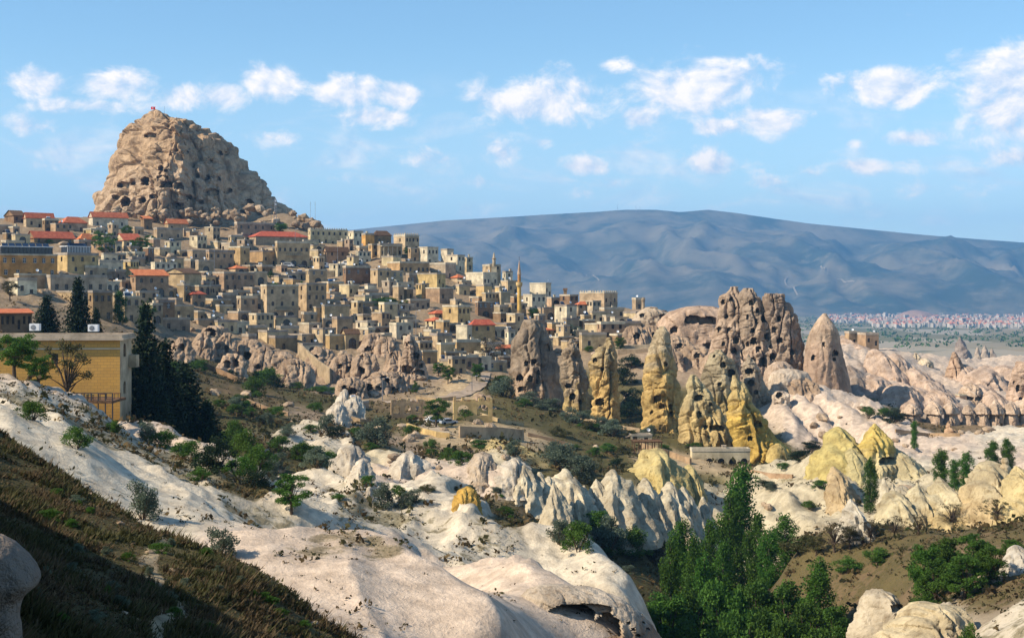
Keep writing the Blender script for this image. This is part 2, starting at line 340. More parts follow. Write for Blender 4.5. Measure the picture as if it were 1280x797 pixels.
CA = np.array([(k[0], k[1], k[2]) for k in CT])
def _pq(u, d): return np.stack([(np.asarray(u, float)-640)/F*2.0, np.log(np.asarray(d, float))], -1)
CQ = _pq(CA[:, 0], CA[:, 1]); MQ = 0.045
def _ker(a, b): return -np.sqrt(((a[:, None, :]-b[None, :, :])**2).sum(-1)+MQ*MQ)
_n = len(CQ); _A = np.zeros((_n+3, _n+3)); _A[:_n, :_n] = _ker(CQ, CQ)-np.eye(_n)*2e-4
_A[:_n, _n] = 1; _A[:_n, _n+1:] = CQ; _A[_n, :_n] = 1; _A[_n+1:, :_n] = CQ.T
_w = np.linalg.solve(_A, np.concatenate([CA[:, 2], np.zeros(3)]))
def base_height(u, d):
    q = _pq(u, d).reshape(-1, 2); out = np.empty(len(q))
    for i in range(0, len(q), 40000):
        s = q[i:i+40000]; out[i:i+40000] = _ker(s, CQ)@_w[:_n]+_w[_n]+s@_w[_n+1:]
    return out

UC = np.concatenate([np.linspace(-1500, -190, 36, endpoint=False), np.linspace(-190, 1470, 545, endpoint=False), np.linspace(1470, 2500, 24)])
_l = [math.log(6.0)]
while _l[-1] < math.log(1500):
    _e = math.exp(_l[-1]); _l.append(_l[-1]+(.0052 if 212 < _e < 315 else .0068 if 380 < _e < 470 else .0098))
DR = np.exp(np.array(_l)); NR = len(DR); NC = len(UC)
GU, GD = np.meshgrid(UC, DR)
GX = (GU-640)/F*GD; GY = GD.copy()

# kind of ground: nearest control in plan, borders broken up by noise
PAINT = []
def build_zones():
    pts = [(k[0], k[1], k[3], k[4]) for k in CT]
    pu = np.array([p[0] for p in pts]); pd = np.array([p[1] for p in pts])
    cols = np.array([ZONE[p[2]] for p in pts]); veg = np.array([p[3] for p in pts])
    q = _pq(GU+28*fbm(GX/(.05*GD+4), GY/(.07*GD+4), 3, 40), GD*np.exp(.05*fbm(GX/(.05*GD+4), GY/(.07*GD+4), 3, 55))).reshape(-1, 2)
    Q = _pq(pu, pd)
    oc = np.empty((len(q), 3)); ov = np.empty(len(q))
    for i in range(0, len(q), 40000):
        s = q[i:i+40000]
        d2 = ((s[:, None, :]-Q[None])**2).sum(-1)+1e-5
        w = d2**-2.6; w /= w.sum(1, keepdims=True)
        oc[i:i+40000] = w@cols; ov[i:i+40000] = w@veg
    return oc, ov.reshape(NR, NC)
ZC, ZV = build_zones()
_pw = np.abs((GU-(216-(GD-24)*1.2))/F*GD+.3*np.sin(GD*.55)); _pm = (smooth(.34, .12, _pw+.25*fbm(GX/.8, GY/.8, 2, 97))*smooth(48, 40, GD)).ravel()
ZC = ZC*(1-_pm[:, None])+np.array([.36,.29,.19])*_pm[:, None]; ZV = ZV*(1-_pm.reshape(NR, NC))
FW = np.array([{'C': 1.0, 'Y': .6, 'W': .25, 'P': .8 if k[1] > 380 else .12}.get(k[3], 0.0)*(1-.6*k[4]) for k in CT])
def zone_weight(wt, pw=2.2):
    q = _pq(GU, GD).reshape(-1, 2).astype(np.float32); Q = CQ.astype(np.float32); o = np.empty(len(q), np.float32)
    for i in range(0, len(q), 40000):
        d2 = ((q[i:i+40000, None, :]-Q[None])**2).sum(-1)+1e-5; w = d2**-pw; o[i:i+40000] = (w@wt.astype(np.float32))/w.sum(1)
    return o.reshape(NR, NC)
FOLD = zone_weight(FW)*smooth(190, 235, GD)*(1-smooth(640, 760, GD))
# folds of the soft rock: the slope is pushed out in rounded ribs with sharp creases between them
def rib(lam, seed):
    s = GX+.9*lam*perlin(GX/(lam*2.2), GY/(lam*4.5), seed)+.35*lam*perlin(GX/lam*1.3, GY/lam*.5, seed+1); k = np.floor(s/lam)
    r = (_hash(k, k*0+3, seed) & 255)/255.0
    return np.abs(np.sin(PI*s/lam))**.62*(.35+.65*r)
BUL = FOLD*(rib(6.2, 61)*8.5*(1-smooth(330, 380, GD))+rib(10.5, 62)*17*smooth(330, 380, GD)+rib(2.7, 63)*1.5)
GZ = base_height(GU.ravel(), (GD+BUL).ravel()).reshape(NR, NC)
# sharp crests of the dunes and spurs
RIDGES = [([(320,694,90),(385,684,93),(436,689,93),(473,698,91),(522,725,87),(566,748,84),(626,799,78)],1.3,4.5),([(545,629,180),(530,660,165),(505,695,150),(490,720,125)],2.4,5.5),([(545,629,180),(600,655,168),(660,690,150)],1.6,6),
    ([(460,640,176),(440,668,148),(428,690,124)],1.9,4.5),([(690,676,156),(745,706,143),(790,748,133)],1.2,6),([(300,596,166),(340,636,137),(378,672,116)],1.9,4.5),([(200,553,182),(255,596,152),(300,640,122)],1.6,4.5),([(100,520,155),(160,558,136),(225,612,112),(262,650,98)],1.5,4.5),
    ([(535,724,116),(600,722,114),(660,727,112),(700,748,106)],1.2,4),([(400,610,190),(430,630,178),(450,650,160)],1.6,5),([(585,660,162),(575,690,146),(560,712,132)],1.8,4),([(40,505,140),(80,545,118),(110,585,100)],1.2,4),([(420,700,88),(450,740,80),(480,790,70)],1.0,3.2)]
for pts, h_, w_ in RIDGES:
    P2 = [((u-640)/F*d, d) for u, v, d in pts]; D2 = np.full(GX.shape, 1e9); sel = (GD > 55) & (GD < 230) & (GU > -60) & (GU < 900)
    gx, gy = GX[sel], GY[sel]; dm = np.full(gx.shape, 1e9)
    wob = 1.6*fbm(gx/6, gy/6, 2, 33)
    for (ax, ay), (bx, by) in zip(P2[:-1], P2[1:]):
        t = np.clip(((gx-ax)*(bx-ax)+(gy-ay)*(by-ay))/((bx-ax)**2+(by-ay)**2), 0, 1); dm = np.minimum(dm, np.hypot(gx-ax-t*(bx-ax)+wob, gy-ay-t*(by-ay)))
    GZ[sel] += h_*(np.exp(-dm/w_)-.25*np.exp(-((dm-2.2*w_)/w_)**2))
# relief: gullies in the soft rock, roughness elsewhere
lumZ = ZC.reshape(NR, NC, 3)[:, :, 1]
tuff = smooth(.36, .5, lumZ)*(1-smooth(.35, .8, ZV))
amp = smooth(60, 200, GD)
wx = GX+4*perlin(GX/17, GY/17, 3); wy = GY+4*perlin(GX/17+9, GY/17, 4)
dg = (wx+.8*wy)*.78; dp = (wy-.8*wx)*.78
GZ += tuff*amp*(1.9*ridged(dg/17, dp/44, 3, 5)-1.1)*(0.55+0.45*smooth(150, 320, GD))*(1-.5*np.clip(FOLD*1.5, 0, 1))
GZ += tuff*smooth(70, 130, GD)*.85*(ridged(dg/5.2, dp/15, 3, 6)-.5)
_gul = ridged(dg/17, dp/44, 3, 5); ZV = ZV+tuff*smooth(65, 110, GD)*(.42*smooth(.35, -.3, _gul)-.08)
GZ += FOLD*2.6*(ridged(dg/11, dp/30, 3, 66)-.5)
GZ += tuff*smooth(400, 480, GD)*(1.3*ridged(wx/22, wy/36, 3, 15)-0.7)
GZ += (1-tuff)*(0.10+0.35*smooth(40, 200, GD))*fbm(GX/5, GY/5, 3, 8)
GZ += smooth(20, 60, GD)*0.16*fbm(GX/1.7, GY/1.7, 2, 9)*(1-.75*tuff)
vill = smooth(440, 500, GD)*(1-smooth(800, 900, GD))*smooth(-1, 0, -GU/900+.1)
lowv = np.exp(-((GD-470)/50)**2)*smooth(640, 560, GU)
GZ += vill*1.0*fbm(GX/9, GY/9, 3, 21)+lowv*2.2*(ridged(GX/15, GY/22, 3, 22)-.5)

def ground(x, y):
    u = x/y*F+640
    j = np.clip(np.searchsorted(UC, u)-1, 0, NC-2); i = np.clip(np.searchsorted(DR, y)-1, 0, NR-2)
    a = np.clip((u-UC[j])/(UC[j+1]-UC[j]), 0, 1); b = np.clip((y-DR[i])/(DR[i+1]-DR[i]), 0, 1)
    return (GZ[i, j]*(1-a)+GZ[i, j+1]*a)*(1-b)+(GZ[i+1, j]*(1-a)+GZ[i+1, j+1]*a)*b
def hit(u, v, dmin=12.0):
    "where the ground is that the photograph shows at u, v: distance and height"
    j = int(np.clip(np.searchsorted(UC, u)-1, 0, NC-2)); a = (u-UC[j])/(UC[j+1]-UC[j])
    zc = GZ[:, j]*(1-a)+GZ[:, j+1]*a
    vv = VH-(zc-CZ)/DR*F
    ok = np.where((vv <= v) & (DR >= dmin))[0]
    if len(ok) == 0:
        sel = DR > 400; k = np.argmin(np.where(sel, vv, 1e9)); return DR[k], zc[k]
    k = ok[0]
    if k > 0 and vv[k-1] > v and DR[k-1] >= dmin:
        t = (vv[k-1]-v)/(vv[k-1]-vv[k]+1e-9); return DR[k-1]+(DR[k]-DR[k-1])*t, zc[k-1]+(zc[k]-zc[k-1])*t
    return DR[k], zc[k]

def make_terrain_material():
    m, nt, b, out = nodes_of('ground_mix'); p = world_pos(nt)
    at = nt.nodes.new('ShaderNodeVertexColor'); at.layer_name = 'Col'
    mk = nt.nodes.new('ShaderNodeVertexColor'); mk.layer_name = 'Mask'
    sep = nt.nodes.new('ShaderNodeSeparateColor'); nt.links.new(mk.outputs[0], sep.inputs[0])
    n1 = nz(nt, p, 0.09, 6, 0.62); n2 = nz(nt, p, 0.55, 7, 0.65, 0.0); n3 = nz(nt, p, 3.4, 6, 0.7)
    rock = mix(nt, mapr(nt, n2, .3, .72), (.66,.63,.60), (1.14,1.11,1.07))
    rock = mix(nt, 1.0, at.outputs[0], rock, 'MULTIPLY')
    rock = mix(nt, mapr(nt, n3, .5, .75, 0, .35), rock, mix(nt, 1.0, rock, (.62,.56,.48), 'MULTIPLY'))
    vg = mix(nt, mapr(nt, n1, .35, .65), (.036,.050,.015), (.125,.108,.042))
    vg = mix(nt, mapr(nt, n2, .42, .66, 0, .65), vg, (.125,.094,.044))
    vg = mix(nt, .4, vg, mix(nt, 1.0, at.outputs[0], (.72,.68,.62), 'MULTIPLY'))
    vg = mix(nt, mapr(nt, n3, .48, .68, 0, .65), vg, (.03,.036,.012))
    a = nt.nodes.new('ShaderNodeMath'); a.operation = 'MULTIPLY_ADD'; nt.links.new(n2, a.inputs[0]); a.inputs[1].default_value = 1.5; a.inputs[2].default_value = -0.75
    a2 = nt.nodes.new('ShaderNodeMath'); a2.operation = 'MULTIPLY_ADD'; nt.links.new(n1, a2.inputs[0]); a2.inputs[1].default_value = 1.1; nt.links.new(a.outputs[0], a2.inputs[2])
    s = nt.nodes.new('ShaderNodeMath'); s.operation = 'ADD'; nt.links.new(a2.outputs[0], s.inputs[0]); nt.links.new(sep.outputs[0], s.inputs[1])
    fac = mapr(nt, s.outputs[0], .86, 1.12)
    nt.links.new(mix(nt, fac, rock, vg), b.inputs['Base Color'])
    hsum = nt.nodes.new('ShaderNodeMath'); hsum.operation = 'MULTIPLY_ADD'; nt.links.new(n3, hsum.inputs[0]); hsum.inputs[1].default_value = .4; nt.links.new(n2, hsum.inputs[2])
    bump(nt, b, hsum.outputs[0], 0.6, 0.6)
    b.inputs['Roughness'].default_value = 0.97; b.inputs['Specular IOR Level'].default_value = 0.08
    return m
MATS['ground'] = make_terrain_material()
def build_terrain():
    v = np.stack([GX, GY, GZ], -1).reshape(-1, 3)
    i, j = np.meshgrid(np.arange(NR-1), np.arange(NC-1), indexing='ij'); a = (i*NC+j).ravel()
    f = np.stack([a, a+1, a+1+NC, a+NC], -1)
    me = mesh_np('terrain', v, f, True)
    set_color(me, 'Col', ZC); mk = np.zeros((len(v), 3)); mk[:, 0] = ZV.ravel(); set_color(me, 'Mask', mk)
    structure(link('terrain', me, MATS['ground']))
build_terrain()

# ------------------------------------------------------------------ far plain, mountain
def far_plain():
    m, nt, b, out = nodes_of('field_patchwork'); p = world_pos(nt)
    vo = nt.nodes.new('ShaderNodeTexVoronoi'); vo.inputs['Scale'].default_value = 0.0035; nt.links.new(scale_vec(nt, p, (1, .5, 1)), vo.inputs['Vector'])
    s = nt.nodes.new('ShaderNodeSeparateColor'); nt.links.new(vo.outputs['Color'], s.inputs[0])
    c1 = mix(nt, s.outputs[0], (.15,.14,.065), (.30,.23,.14)); c1 = mix(nt, mapr(nt, s.outputs[1], .6, .8), c1, (.33,.28,.2))
    c1 = mix(nt, mapr(nt, nz(nt, p, .012, 6, .65), .54, .78), c1, (.05,.075,.03))
    nt.links.new(c1, b.inputs['Base Color'])
    us = np.linspace(-900, 2200, 200); ds = np.exp(np.linspace(math.log(1350), math.log(10500), 130))
    U, D = np.meshgrid(us, ds); X = (U-640)/F*D
    Z = np.interp(D, [1350, 1800, 2600, 4000, 7000, 9000, 10500], [-86, -92, -105, -122, -140, -146, -150])+fbm(X/260, D/260, 4, 77)*np.interp(D, [1350, 2500, 5000], [9, 7, 3])
    Z += 26*np.exp(-(((U-700)/500)**2+((D-2000)/350)**2))*0
    v = np.stack([X, D, Z], -1).reshape(-1, 3); n = len(us)
    i, j = np.meshgrid(np.arange(len(ds)-1), np.arange(n-1), indexing='ij'); a = (i*n+j).ravel()
    structure(link('plain', mesh_np('plain', v, np.stack([a, a+1, a+1+n, a+n], -1), True), m))
    return us, ds, Z
far_plain()
def plain_z(x, y): return float(np.interp(y, [1350, 1800, 2600, 4000, 7000, 9000, 10500], [-86, -92, -105, -122, -140, -146, -150]))

SKU = [-900,-200,300,430,480,520,560,600,650,700,740,780,820,850,885,920,960,1010,1060,1100,1150,1200,1280,1400,1700,2200]
SKV = [345,330,300,288,283,279,275,273,270,267,265,262,262,265,262,266,272,279,284,288,293,297,303,311,325,345]
MD0, MD1 = 8300.0, 11500.0
def mountain_height(U, D):
    X = (U-640)/F*D
    crest = (VH-np.interp(U, SKU, SKV))/F*MD1; zf = -150.0
    t = np.clip((D-MD0)/(MD1-MD0), 0, 1); back = np.clip((D-MD1)/3000, 0, 1)
    sh = 0.30*t+0.70*t**2.0
    wx = X+260*perlin(X/900, D/900, 71); wd = D+420*perlin(X/1100+4, D/1100, 72)
    spur = ridged(wx/1050, wd/2600, 3, 31)
    small = ridged(wx/300, wd/560, 3, 35)
    h = zf+(crest-zf)*sh
    env = 4*t*(1-t)*smooth(1.0, .72, t)
    h = h+env*(190*(spur-.5)+38*small)+(1-t)*t*70*perlin(X/2300, D/2300, 5)
    # low foothills before the main slope
    h = h+70*np.exp(-((D-8900)/300)**2)*np.clip(perlin(X/900, D*0+1.3, 44)+.25, 0, 1)
    return h-back*260
def build_mountain():
    m, nt, b, out = nodes_of('mountain_steppe'); p = world_pos(nt)
    n1 = nz(nt, p, .0011, 5, .6, .8); n2 = nz(nt, p, .006, 6, .65)
    c1 = mix(nt, mapr(nt, n1, .35, .66), (.030,.045,.035), (.19,.155,.10))
    c1 = mix(nt, mapr(nt, n2, .5, .72, 0, .6), c1, (.21,.18,.12)); c1 = mix(nt, mapr(nt, n2, .5, .3, 0, .7), c1, (.022,.036,.024))
    nt.links.new(c1, b.inputs['Base Color'])
    us = np.linspace(-900, 2200, 430); ds = np.concatenate([np.linspace(7900, 11700, 140), np.linspace(11800, 14500, 12)])
    U, D = np.meshgrid(us, ds); Z = mountain_height(U, D)
    v = np.stack([(U-640)/F*D, D, Z], -1).reshape(-1, 3); n = len(us)
    i, j = np.meshgrid(np.arange(len(ds)-1), np.arange(n-1), indexing='ij'); a = (i*n+j).ravel()
    structure(link('mountain', mesh_np('mountain', v, np.stack([a, a+1, a+1+n, a+n], -1), True), m))
build_mountain()
def mtn_hit(u, v):
    ds = np.linspace(8300, 11500, 400); zz = mountain_height(np.full(400, float(u)), ds); vv = VH-zz/ds*F
    ok = np.where(vv <= v)[0]; k = ok[0] if len(ok) else int(np.argmin(vv)); return ds[k], zz[k]
# ------------------------------------------------------------------ soft-rock formations
def make_rock_material(key, bscale=1.0, bstr=0.7, bdist=0.8, streak=True):
    m, nt, b, out = nodes_of(key); p = world_pos(nt)
    at = nt.nodes.new('ShaderNodeVertexColor'); at.layer_name = 'Col'
    n1 = nz(nt, p, .16*bscale, 6, .62, .3); n2 = nz(nt, p, 1.1*bscale, 6, .68)
    st = nz(nt, scale_vec(nt, p, (.9, .9, .12)), .8*bscale, 4, .6)
    c1 = mix(nt, mapr(nt, n1, .32, .68), (.64,.60,.56), (1.18,1.14,1.08))
    c1 = mix(nt, 1.0, at.outputs[0], c1, 'MULTIPLY')
    c1 = mix(nt, mapr(nt, n2, .5, .72, 0, .65), c1, mix(nt, 1.0, c1, (.5,.43,.35), 'MULTIPLY'))
    if streak: c1 = mix(nt, mapr(nt, st, .52, .7, 0, .6), c1, mix(nt, 1.0, c1, (.5,.44,.37), 'MULTIPLY'))
    nt.links.new(c1, b.inputs['Base Color'])
    h = nt.nodes.new('ShaderNodeMath'); h.operation = 'MULTIPLY_ADD'; nt.links.new(n2, h.inputs[0]); h.inputs[1].default_value = .5; nt.links.new(n1, h.inputs[2])
    bump(nt, b, h.outputs[0], bstr, bdist)
    MATS[key] = m
make_rock_material('crag', 1.0, 1.0, 2.2); make_rock_material('tuff', 1.2, .8, 1.1); make_rock_material('smooth_tuff', 1.5, .8, .9)

PINK = (.54,.40,.30); CREAM = (.58,.50,.38); GREY = (.30,.24,.18); GOLD = (.58,.41,.16); TAN = (.50,.37,.25); YEL = (.66,.54,.24); TAUPE = (.42,.32,.24)
def outline_rock(name, rows, d, label, cat='rock', group=None, ratio=0.75, p=1.8, ridge=0.0, nt=120, ns=90, amp=.6, fold=.5, foldw=5.0, blocks=0.0,
                 holes=(), col=(TAN, TAN), colh=.5, mat='tuff', seed=1, sharp=40, hole_col=None, overhang=None, parent=None, back=0.0, crag=0.0, cell=9.0, skirt=True, soft=40, ridge_u=None, crev=0.0):
    rows = sorted(rows); um_ = (rows[-1][1]+rows[-1][2])/2
    vg_ = VH-(float(ground((um_-640)/F*d, d))-1.0-CZ)/d*F if d < 1400 else 0
    if skirt and vg_ > rows[-1][0]+1: rows.append((vg_, rows[-1][1], rows[-1][2]))
    vs = np.array([r[0] for r in rows], float)
    L = np.array([(r[1]-640)/F*d for r in rows]); R = np.array([(r[2]-640)/F*d for r in rows])
    zs = np.array([CZ+(VH-v)/F*d for v in vs])
    tz = np.linspace(0, 1, ns)                      # bottom to top
    z = zs[-1]+(zs[0]-zs[-1])*tz
    xl = np.interp(z, zs[::-1], L[::-1]); xr = np.interp(z, zs[::-1], R[::-1])
    k = max(1, ns//soft); ker = np.ones(2*k+1)/(2*k+1)   # soften the corners of the outline
    xl = np.convolve(np.pad(xl, k, 'edge'), ker, 'valid'); xr = np.convolve(np.pad(xr, k, 'edge'), ker, 'valid')
    cx = (xl+xr)/2; hw = np.maximum((xr-xl)/2, .05)
    a = np.linspace(0, 1, nt, endpoint=False)
    nf = int(nt*.66); th = np.concatenate([np.linspace(0, PI, nf, endpoint=False), np.linspace(PI, 2*PI, nt-nf, endpoint=False)])
    ct, sn = np.cos(th), np.sin(th)
    ex = -np.sign(ct)*np.abs(ct)**(2/p); ey = -np.sign(sn)*np.abs(sn)**(2/p)
    front = np.clip(-ey, 0, 1); rg = np.full((ns, 1), ridge) if ridge_u is None else np.clip(((ridge_u-640)/F*d-cx)/hw, -.75, .75)[:, None]
    EX = ex[None]+rg*(1-ex[None]**2)*front[None]
    hd = ratio*(0.65*hw+0.35*hw.max())*np.minimum(1, hw/hw.max()*2.2+.05)
    X = cx[:, None]+hw[:, None]*EX; Y = d+hd[:, None]*ey[None]; Z = np.repeat(z[:, None], nt, 1)
    nx, ny = ex, ey*1.0; nl = np.hypot(nx, ny)+1e-6; nx = nx/nl; ny = ny/nl
    # surface coordinates for the noise: rounded plan position so that it closes behind
    A = X+.37*Y; B = Z+.31*Y
    size = hw.max(); tap = np.minimum(1, hw/(.35*size)+.12)[:, None]
    n = amp*fbm(A/(size*.55)+seed*7.7, B/(size*.8)+seed*3.1, 5, seed)
    n = n+fold*(ridged(A/foldw+seed, B/(foldw*3.2)+seed*2, 2, seed+3)-.55)*(0.35+.65*smooth(1.0, .55, tz))[:, None]
    if blocks: n = n+blocks*(np.floor(3*perlin(A/(size*.16), B/(size*.13), seed+9)+.5)/3)+blocks*.7*ridged(A/(size*.09), B/(size*.1), 2, seed+19)
    if crev:
        gq = 1-2.2*np.abs(perlin(A/(foldw*.8)+seed*1.3+.3*perlin(A/foldw, B/foldw, seed+31), B/(foldw*4.5), seed+33)); n = n-crev*smooth(.72, 1.0, gq)
        gq = 1-2.2*np.abs(perlin(A/(foldw*1.6)+seed, B/(foldw*.9), seed+35)); n = n-.5*crev*smooth(.8, 1.0, gq)
    if crag:
        wa = A+.25*cell*perlin(A/cell, B/cell, seed+41); wb = B+.25*cell*perlin(A/cell+7, B/cell, seed+42)
        v1, g1 = worley(wa/cell, wb/(cell*1.25), seed+51); v2, g2 = worley(wa/(cell*.42)+3, wb/(cell*.5), seed+52)
        n = n+crag*v1-crag*.55*(1-g1)+crag*.42*v2-crag*.3*(1-g2)
    fr = (0.45+.55*front)[None, :]
    X = X+n*tap*nx*.55; Y = Y+n*tap*ny*fr; Z = Z+.25*n*tap*smooth(0, .15, tz)[:, None]
    if overhang: # undercut: (v from, v to, amount)
        va, vb, q = overhang; zz1 = CZ+(VH-va)/F*d; zz0 = CZ+(VH-vb)/F*d
        s = smooth(zz1, zz1-.12*(zz1-zz0), Z)*q
        X = cx[:, None]+(X-cx[:, None])*(1-s); Y = d+(Y-d)*(1-s)
    if back: Y = Y+back*(np.maximum(Z-z[0], 0))
    colr = np.empty((ns, nt, 3)); f = smooth(colh-.16, colh+.16, tz[:, None]+.22*fbm(A/(size*.5), B/(size*.35), 3, seed+5))[:, :, None]
    colr[:] = np.array(col[1])*(1-f)+np.array(col[0])*f
    colr = colr*(.76 if mat == 'smooth_tuff' else .88)
    U = X/Y*F+640; V = VH-(Z-CZ)/Y*F; isf = (ey < -.05)[None, :] & np.ones((ns, 1), bool)
    for hl in holes:
        hu, hv, w, h = hl[:4]; dep = (hl[4] if len(hl) > 4 else 1.5)*min(w, h)/F*d+.5
        jn = perlin(U*.55+hu, V*.55, 91)*.45*min(1, 9/w); e = ((U-hu)/(w/2))+jn; g = (V-hv)/(h/2)+jn*.8
        ins = isf & (np.abs(e) < 1) & (g < 1) & (g > -1+.55*e**2)
        if len(hl) > 5 and hl[5] == 'o': ins = isf & (e**2+g**2 < 1)
        Y = np.where(ins, Y+dep, Y)
    v = np.stack([X, Y, Z], -1).reshape(-1, 3)
    i, j = np.meshgrid(np.arange(ns-1), np.arange(nt), indexing='ij'); q = (i*nt+j).ravel(); r = (i*nt+(j+1) % nt).ravel()
    faces = np.stack([q, r, r+nt, q+nt], -1)
    top = len(v); v = np.vstack([v, v[-nt:].mean(0)+np.array([0, 0, .02*size])])
    j = np.arange(nt); capf = np.stack([(ns-1)*nt+j, (ns-1)*nt+(j+1) % nt, np.full(nt, top), np.full(nt, top)], -1)
    org = np.array([cx[0], d, z[0]]); v = v-org
    me = bpy.data.meshes.new(name)
    tri = [tuple(x[:3]) for x in capf]
    me.from_pydata(v.tolist(), [], faces.tolist()+tri); me.update()
    me.polygons.foreach_set('use_smooth', np.ones(len(me.polygons), bool))
    cc = np.vstack([colr.reshape(-1, 3), colr[-1].mean(0)]); set_color(me, 'Col', cc)
    try: me.set_sharp_from_angle(angle=math.radians(sharp))
    except Exception: pass
    o = link(name, me, MATS[mat], parent, org)
    if label: tag(o, label, cat, group)
    return o

# the castle rock above the village
CASTLE_D = 850
outline_rock('castle_rock', [(139,185,200),(142,182,208),(144,178,212),(148,177,217),(149,176,228),(153,171,232),(154,171,246),(160,168,249),(162,167,262),(168,164,265),(170,156,278),(176,155,280),(178,154,290),(190,151,295),(203,145,305),(213,140,309),
    (219,136,322),(233,131,331),(245,122,338),(257,119,347),(263,118,352),(275,116,360),(300,112,368)], CASTLE_D,
    'huge honeycombed tan rock castle towering over the hilltop village', 'rock', ratio=1.25, p=1.2, ridge_u=243, nt=310, ns=190, amp=11, fold=3.0, foldw=13, blocks=.8, crag=3.0, cell=14, soft=130, crev=3.5,
    holes=[(208,230,15,8,2),(274.5,191,6,5,2),(282.5,191,5,5,2),(201,210,6,7,2),(207,213,5,4,2),(181.6,226,9,11,2),(154,231,14,8,2),(157,252,10,12,2),(222,257,13,8,2),(300,267,17,8,2),
           (326,264,12,10,2),(264,240,17,9,1.5),(273,223,5,5,2),(223,232,11,8,2),(166,228,5,7,2),(190,245,6,6,2),(240,230,4,6,2),(247,220,4,5,2),(260,222,4,6,2),(212,245,4,6,2),(286,238,8,5,2),
           (188,169,14,6,1.2),(203,222,14,6,1),(262,201,4,4,2),(235,246,8,6,2),(178,250,8,7,2),(311,252,9,6,2),(250,252,8,5,2),(143,246,5,6,2),(233,190,4,4),(214,192,5,4)],
    col=((.54,.385,.245),(.60,.45,.31)), mat='crag', seed=4, sharp=28)

CH = 'tall eroded rock chimneys at the village edge'
def chim(rows, d, label, **k):
    kw = dict(ratio=.9, p=1.5, nt=124, ns=102, amp=1.5, fold=1.4, foldw=4.4, crag=.32, cell=3.2, crev=1.25, mat='tuff', sharp=30); kw.update(k)
    return outline_rock('rock_chimney', rows, d, label, 'rock', CH, **kw)
chim([(400,657,674),(410,648,681),(427,642,687),(451,635,693),(462,632,697),(470,636,700),(495,636,703),(520,634,706)], 425, 'broad dark-capped rock chimney with cave doors, rising before the slim minaret', ridge=-.1, fold=2.0, foldw=6,
     holes=[(658,454,5,6),(667,452,6,7),(650,472,8,8),(663,473,6,8),(672,470,4,16),(653,486,10,7),(684,434,5,8,.8)], col=(GREY, (.50,.37,.26)), colh=.45, seed=6)
chim([(423,713,716),(431,708,722),(444,701,726),(463,701,730),(485,702,735.5),(500,704,737),(530,702,740)], 415, 'pointed speckled grey rock chimney with two dark holes near its foot',
     holes=[(711,482,8,6),(716,496,8,9),(725,502,4,4)], col=((.40,.32,.23),(.56,.43,.2)), colh=.35, seed=8)
chim([(422,760,764),(431,753,768),(438,744,770),(459,737,771),(485,738,772),(500,740,773),(530,741,775)], 405, 'ochre rock chimney with a split leaning tip beside the speckled one', ridge=.15, fold=1.3,
     holes=[(750,502,11,9),(753,461,4,4),(744,450,6,5)], col=((.44,.35,.2),(.60,.42,.17)), colh=.62, seed=9)
chim([(408,824,831),(416,818,836),(425,815,839),(438,811,842),(457,808,844),(480,804,846),(503,800,852),(526,801,854),(545,800,858)], 395, 'tall golden rock chimney with a pale double-stepped tip and small square holes', ridge=.1, fold=1.4, foldw=5,
     holes=[(822,498,9,9),(828,508,7,7),(838,508,4,6),(838,517,4,6),(832,455,4,5),(815,515,4,4)], col=((.47,.39,.26),(.58,.41,.16)), colh=.66, seed=12)
chim([(437,893,901),(444,887,912),(451,884,918),(470,875,923),(490,874,928),(530,872,932)], 432, 'grey speckled cave rock with two large dark holes behind the golden chimneys', fold=1.1,
     holes=[(904,456,7,8),(914,466,9,9),(893,445,4,4),(900,480,5,5)], col=((.42,.36,.24),(.52,.42,.2)), colh=.4, seed=14)
chim([(442,934,937),(454,928,945),(477,927,957),(503,932,967),(530,930,972)], 440, 'slender pointed grey rock chimney with round holes beside the turreted cave rock',
     holes=[(937,464,11,8,1.5,'o'),(939,478,8,8,1.5,'o'),(945,490,5,5)], col=((.44,.37,.28),(.42,.36,.26)), seed=16)
chim([(468,862,870),(483,858,881),(509,853,895),(535,849,912),(550,848,922),(575,846,930)], 378, 'squat olive and gold rock chimney with a row of dark niches', p=2.4, fold=1.2,
     holes=[(874,497,12,8),(896,535,17,7),(882,534,5,6),(874,518,5,8),(888,505,4,4)], col=((.50,.42,.24),(.55,.42,.2)), colh=.6, seed=18)
chim([(469,915,922),(483,912,933),(509,910,946),(535,912,964),(552,915,979),(568,918,990),(590,920,998)], 362, 'bright yellow knife-edged rock chimney leaning over the stone restaurant', ridge=-.25, p=1.5, fold=1.3,
     holes=[(948,530,8,7),(938,548,6,6)], col=((.52,.42,.22),(.64,.45,.12)), colh=.75, seed=20)
outline_rock('yellow_rock', [(554,970,976),(560,962,982),(572,957,988),(590,954,992)], 352, 'small golden bulb of rock tucked under the yellow chimney', 'rock', ratio=.8, nt=60, ns=40, amp=.5, fold=.4, foldw=3, col=((.58,.45,.18),)*2, seed=22)
chim([(358,912,923),(363,911,923),(371,900,924),(386,899,928),(405,896,932),(425,890,938),(447,884,942),(490,880,948)], 478, 'turreted cave rock with a square block balanced on top', p=2.2, fold=1.6, nt=140, ns=112,
     holes=[(904,377,5,6),(914,374,4,5),(920,385,3,4),(908,395,5,5),(925,400,5,7),(912,412,6,6),(900,412,6,6),(920,425,7,8),(905,430,5,6),(930,440,7,8),(917,438,6,6),(897,398,5,6),(903,443,7,6),(925,418,4,6)],
     col=((.46,.35,.26),(.55,.42,.32)), seed=24)
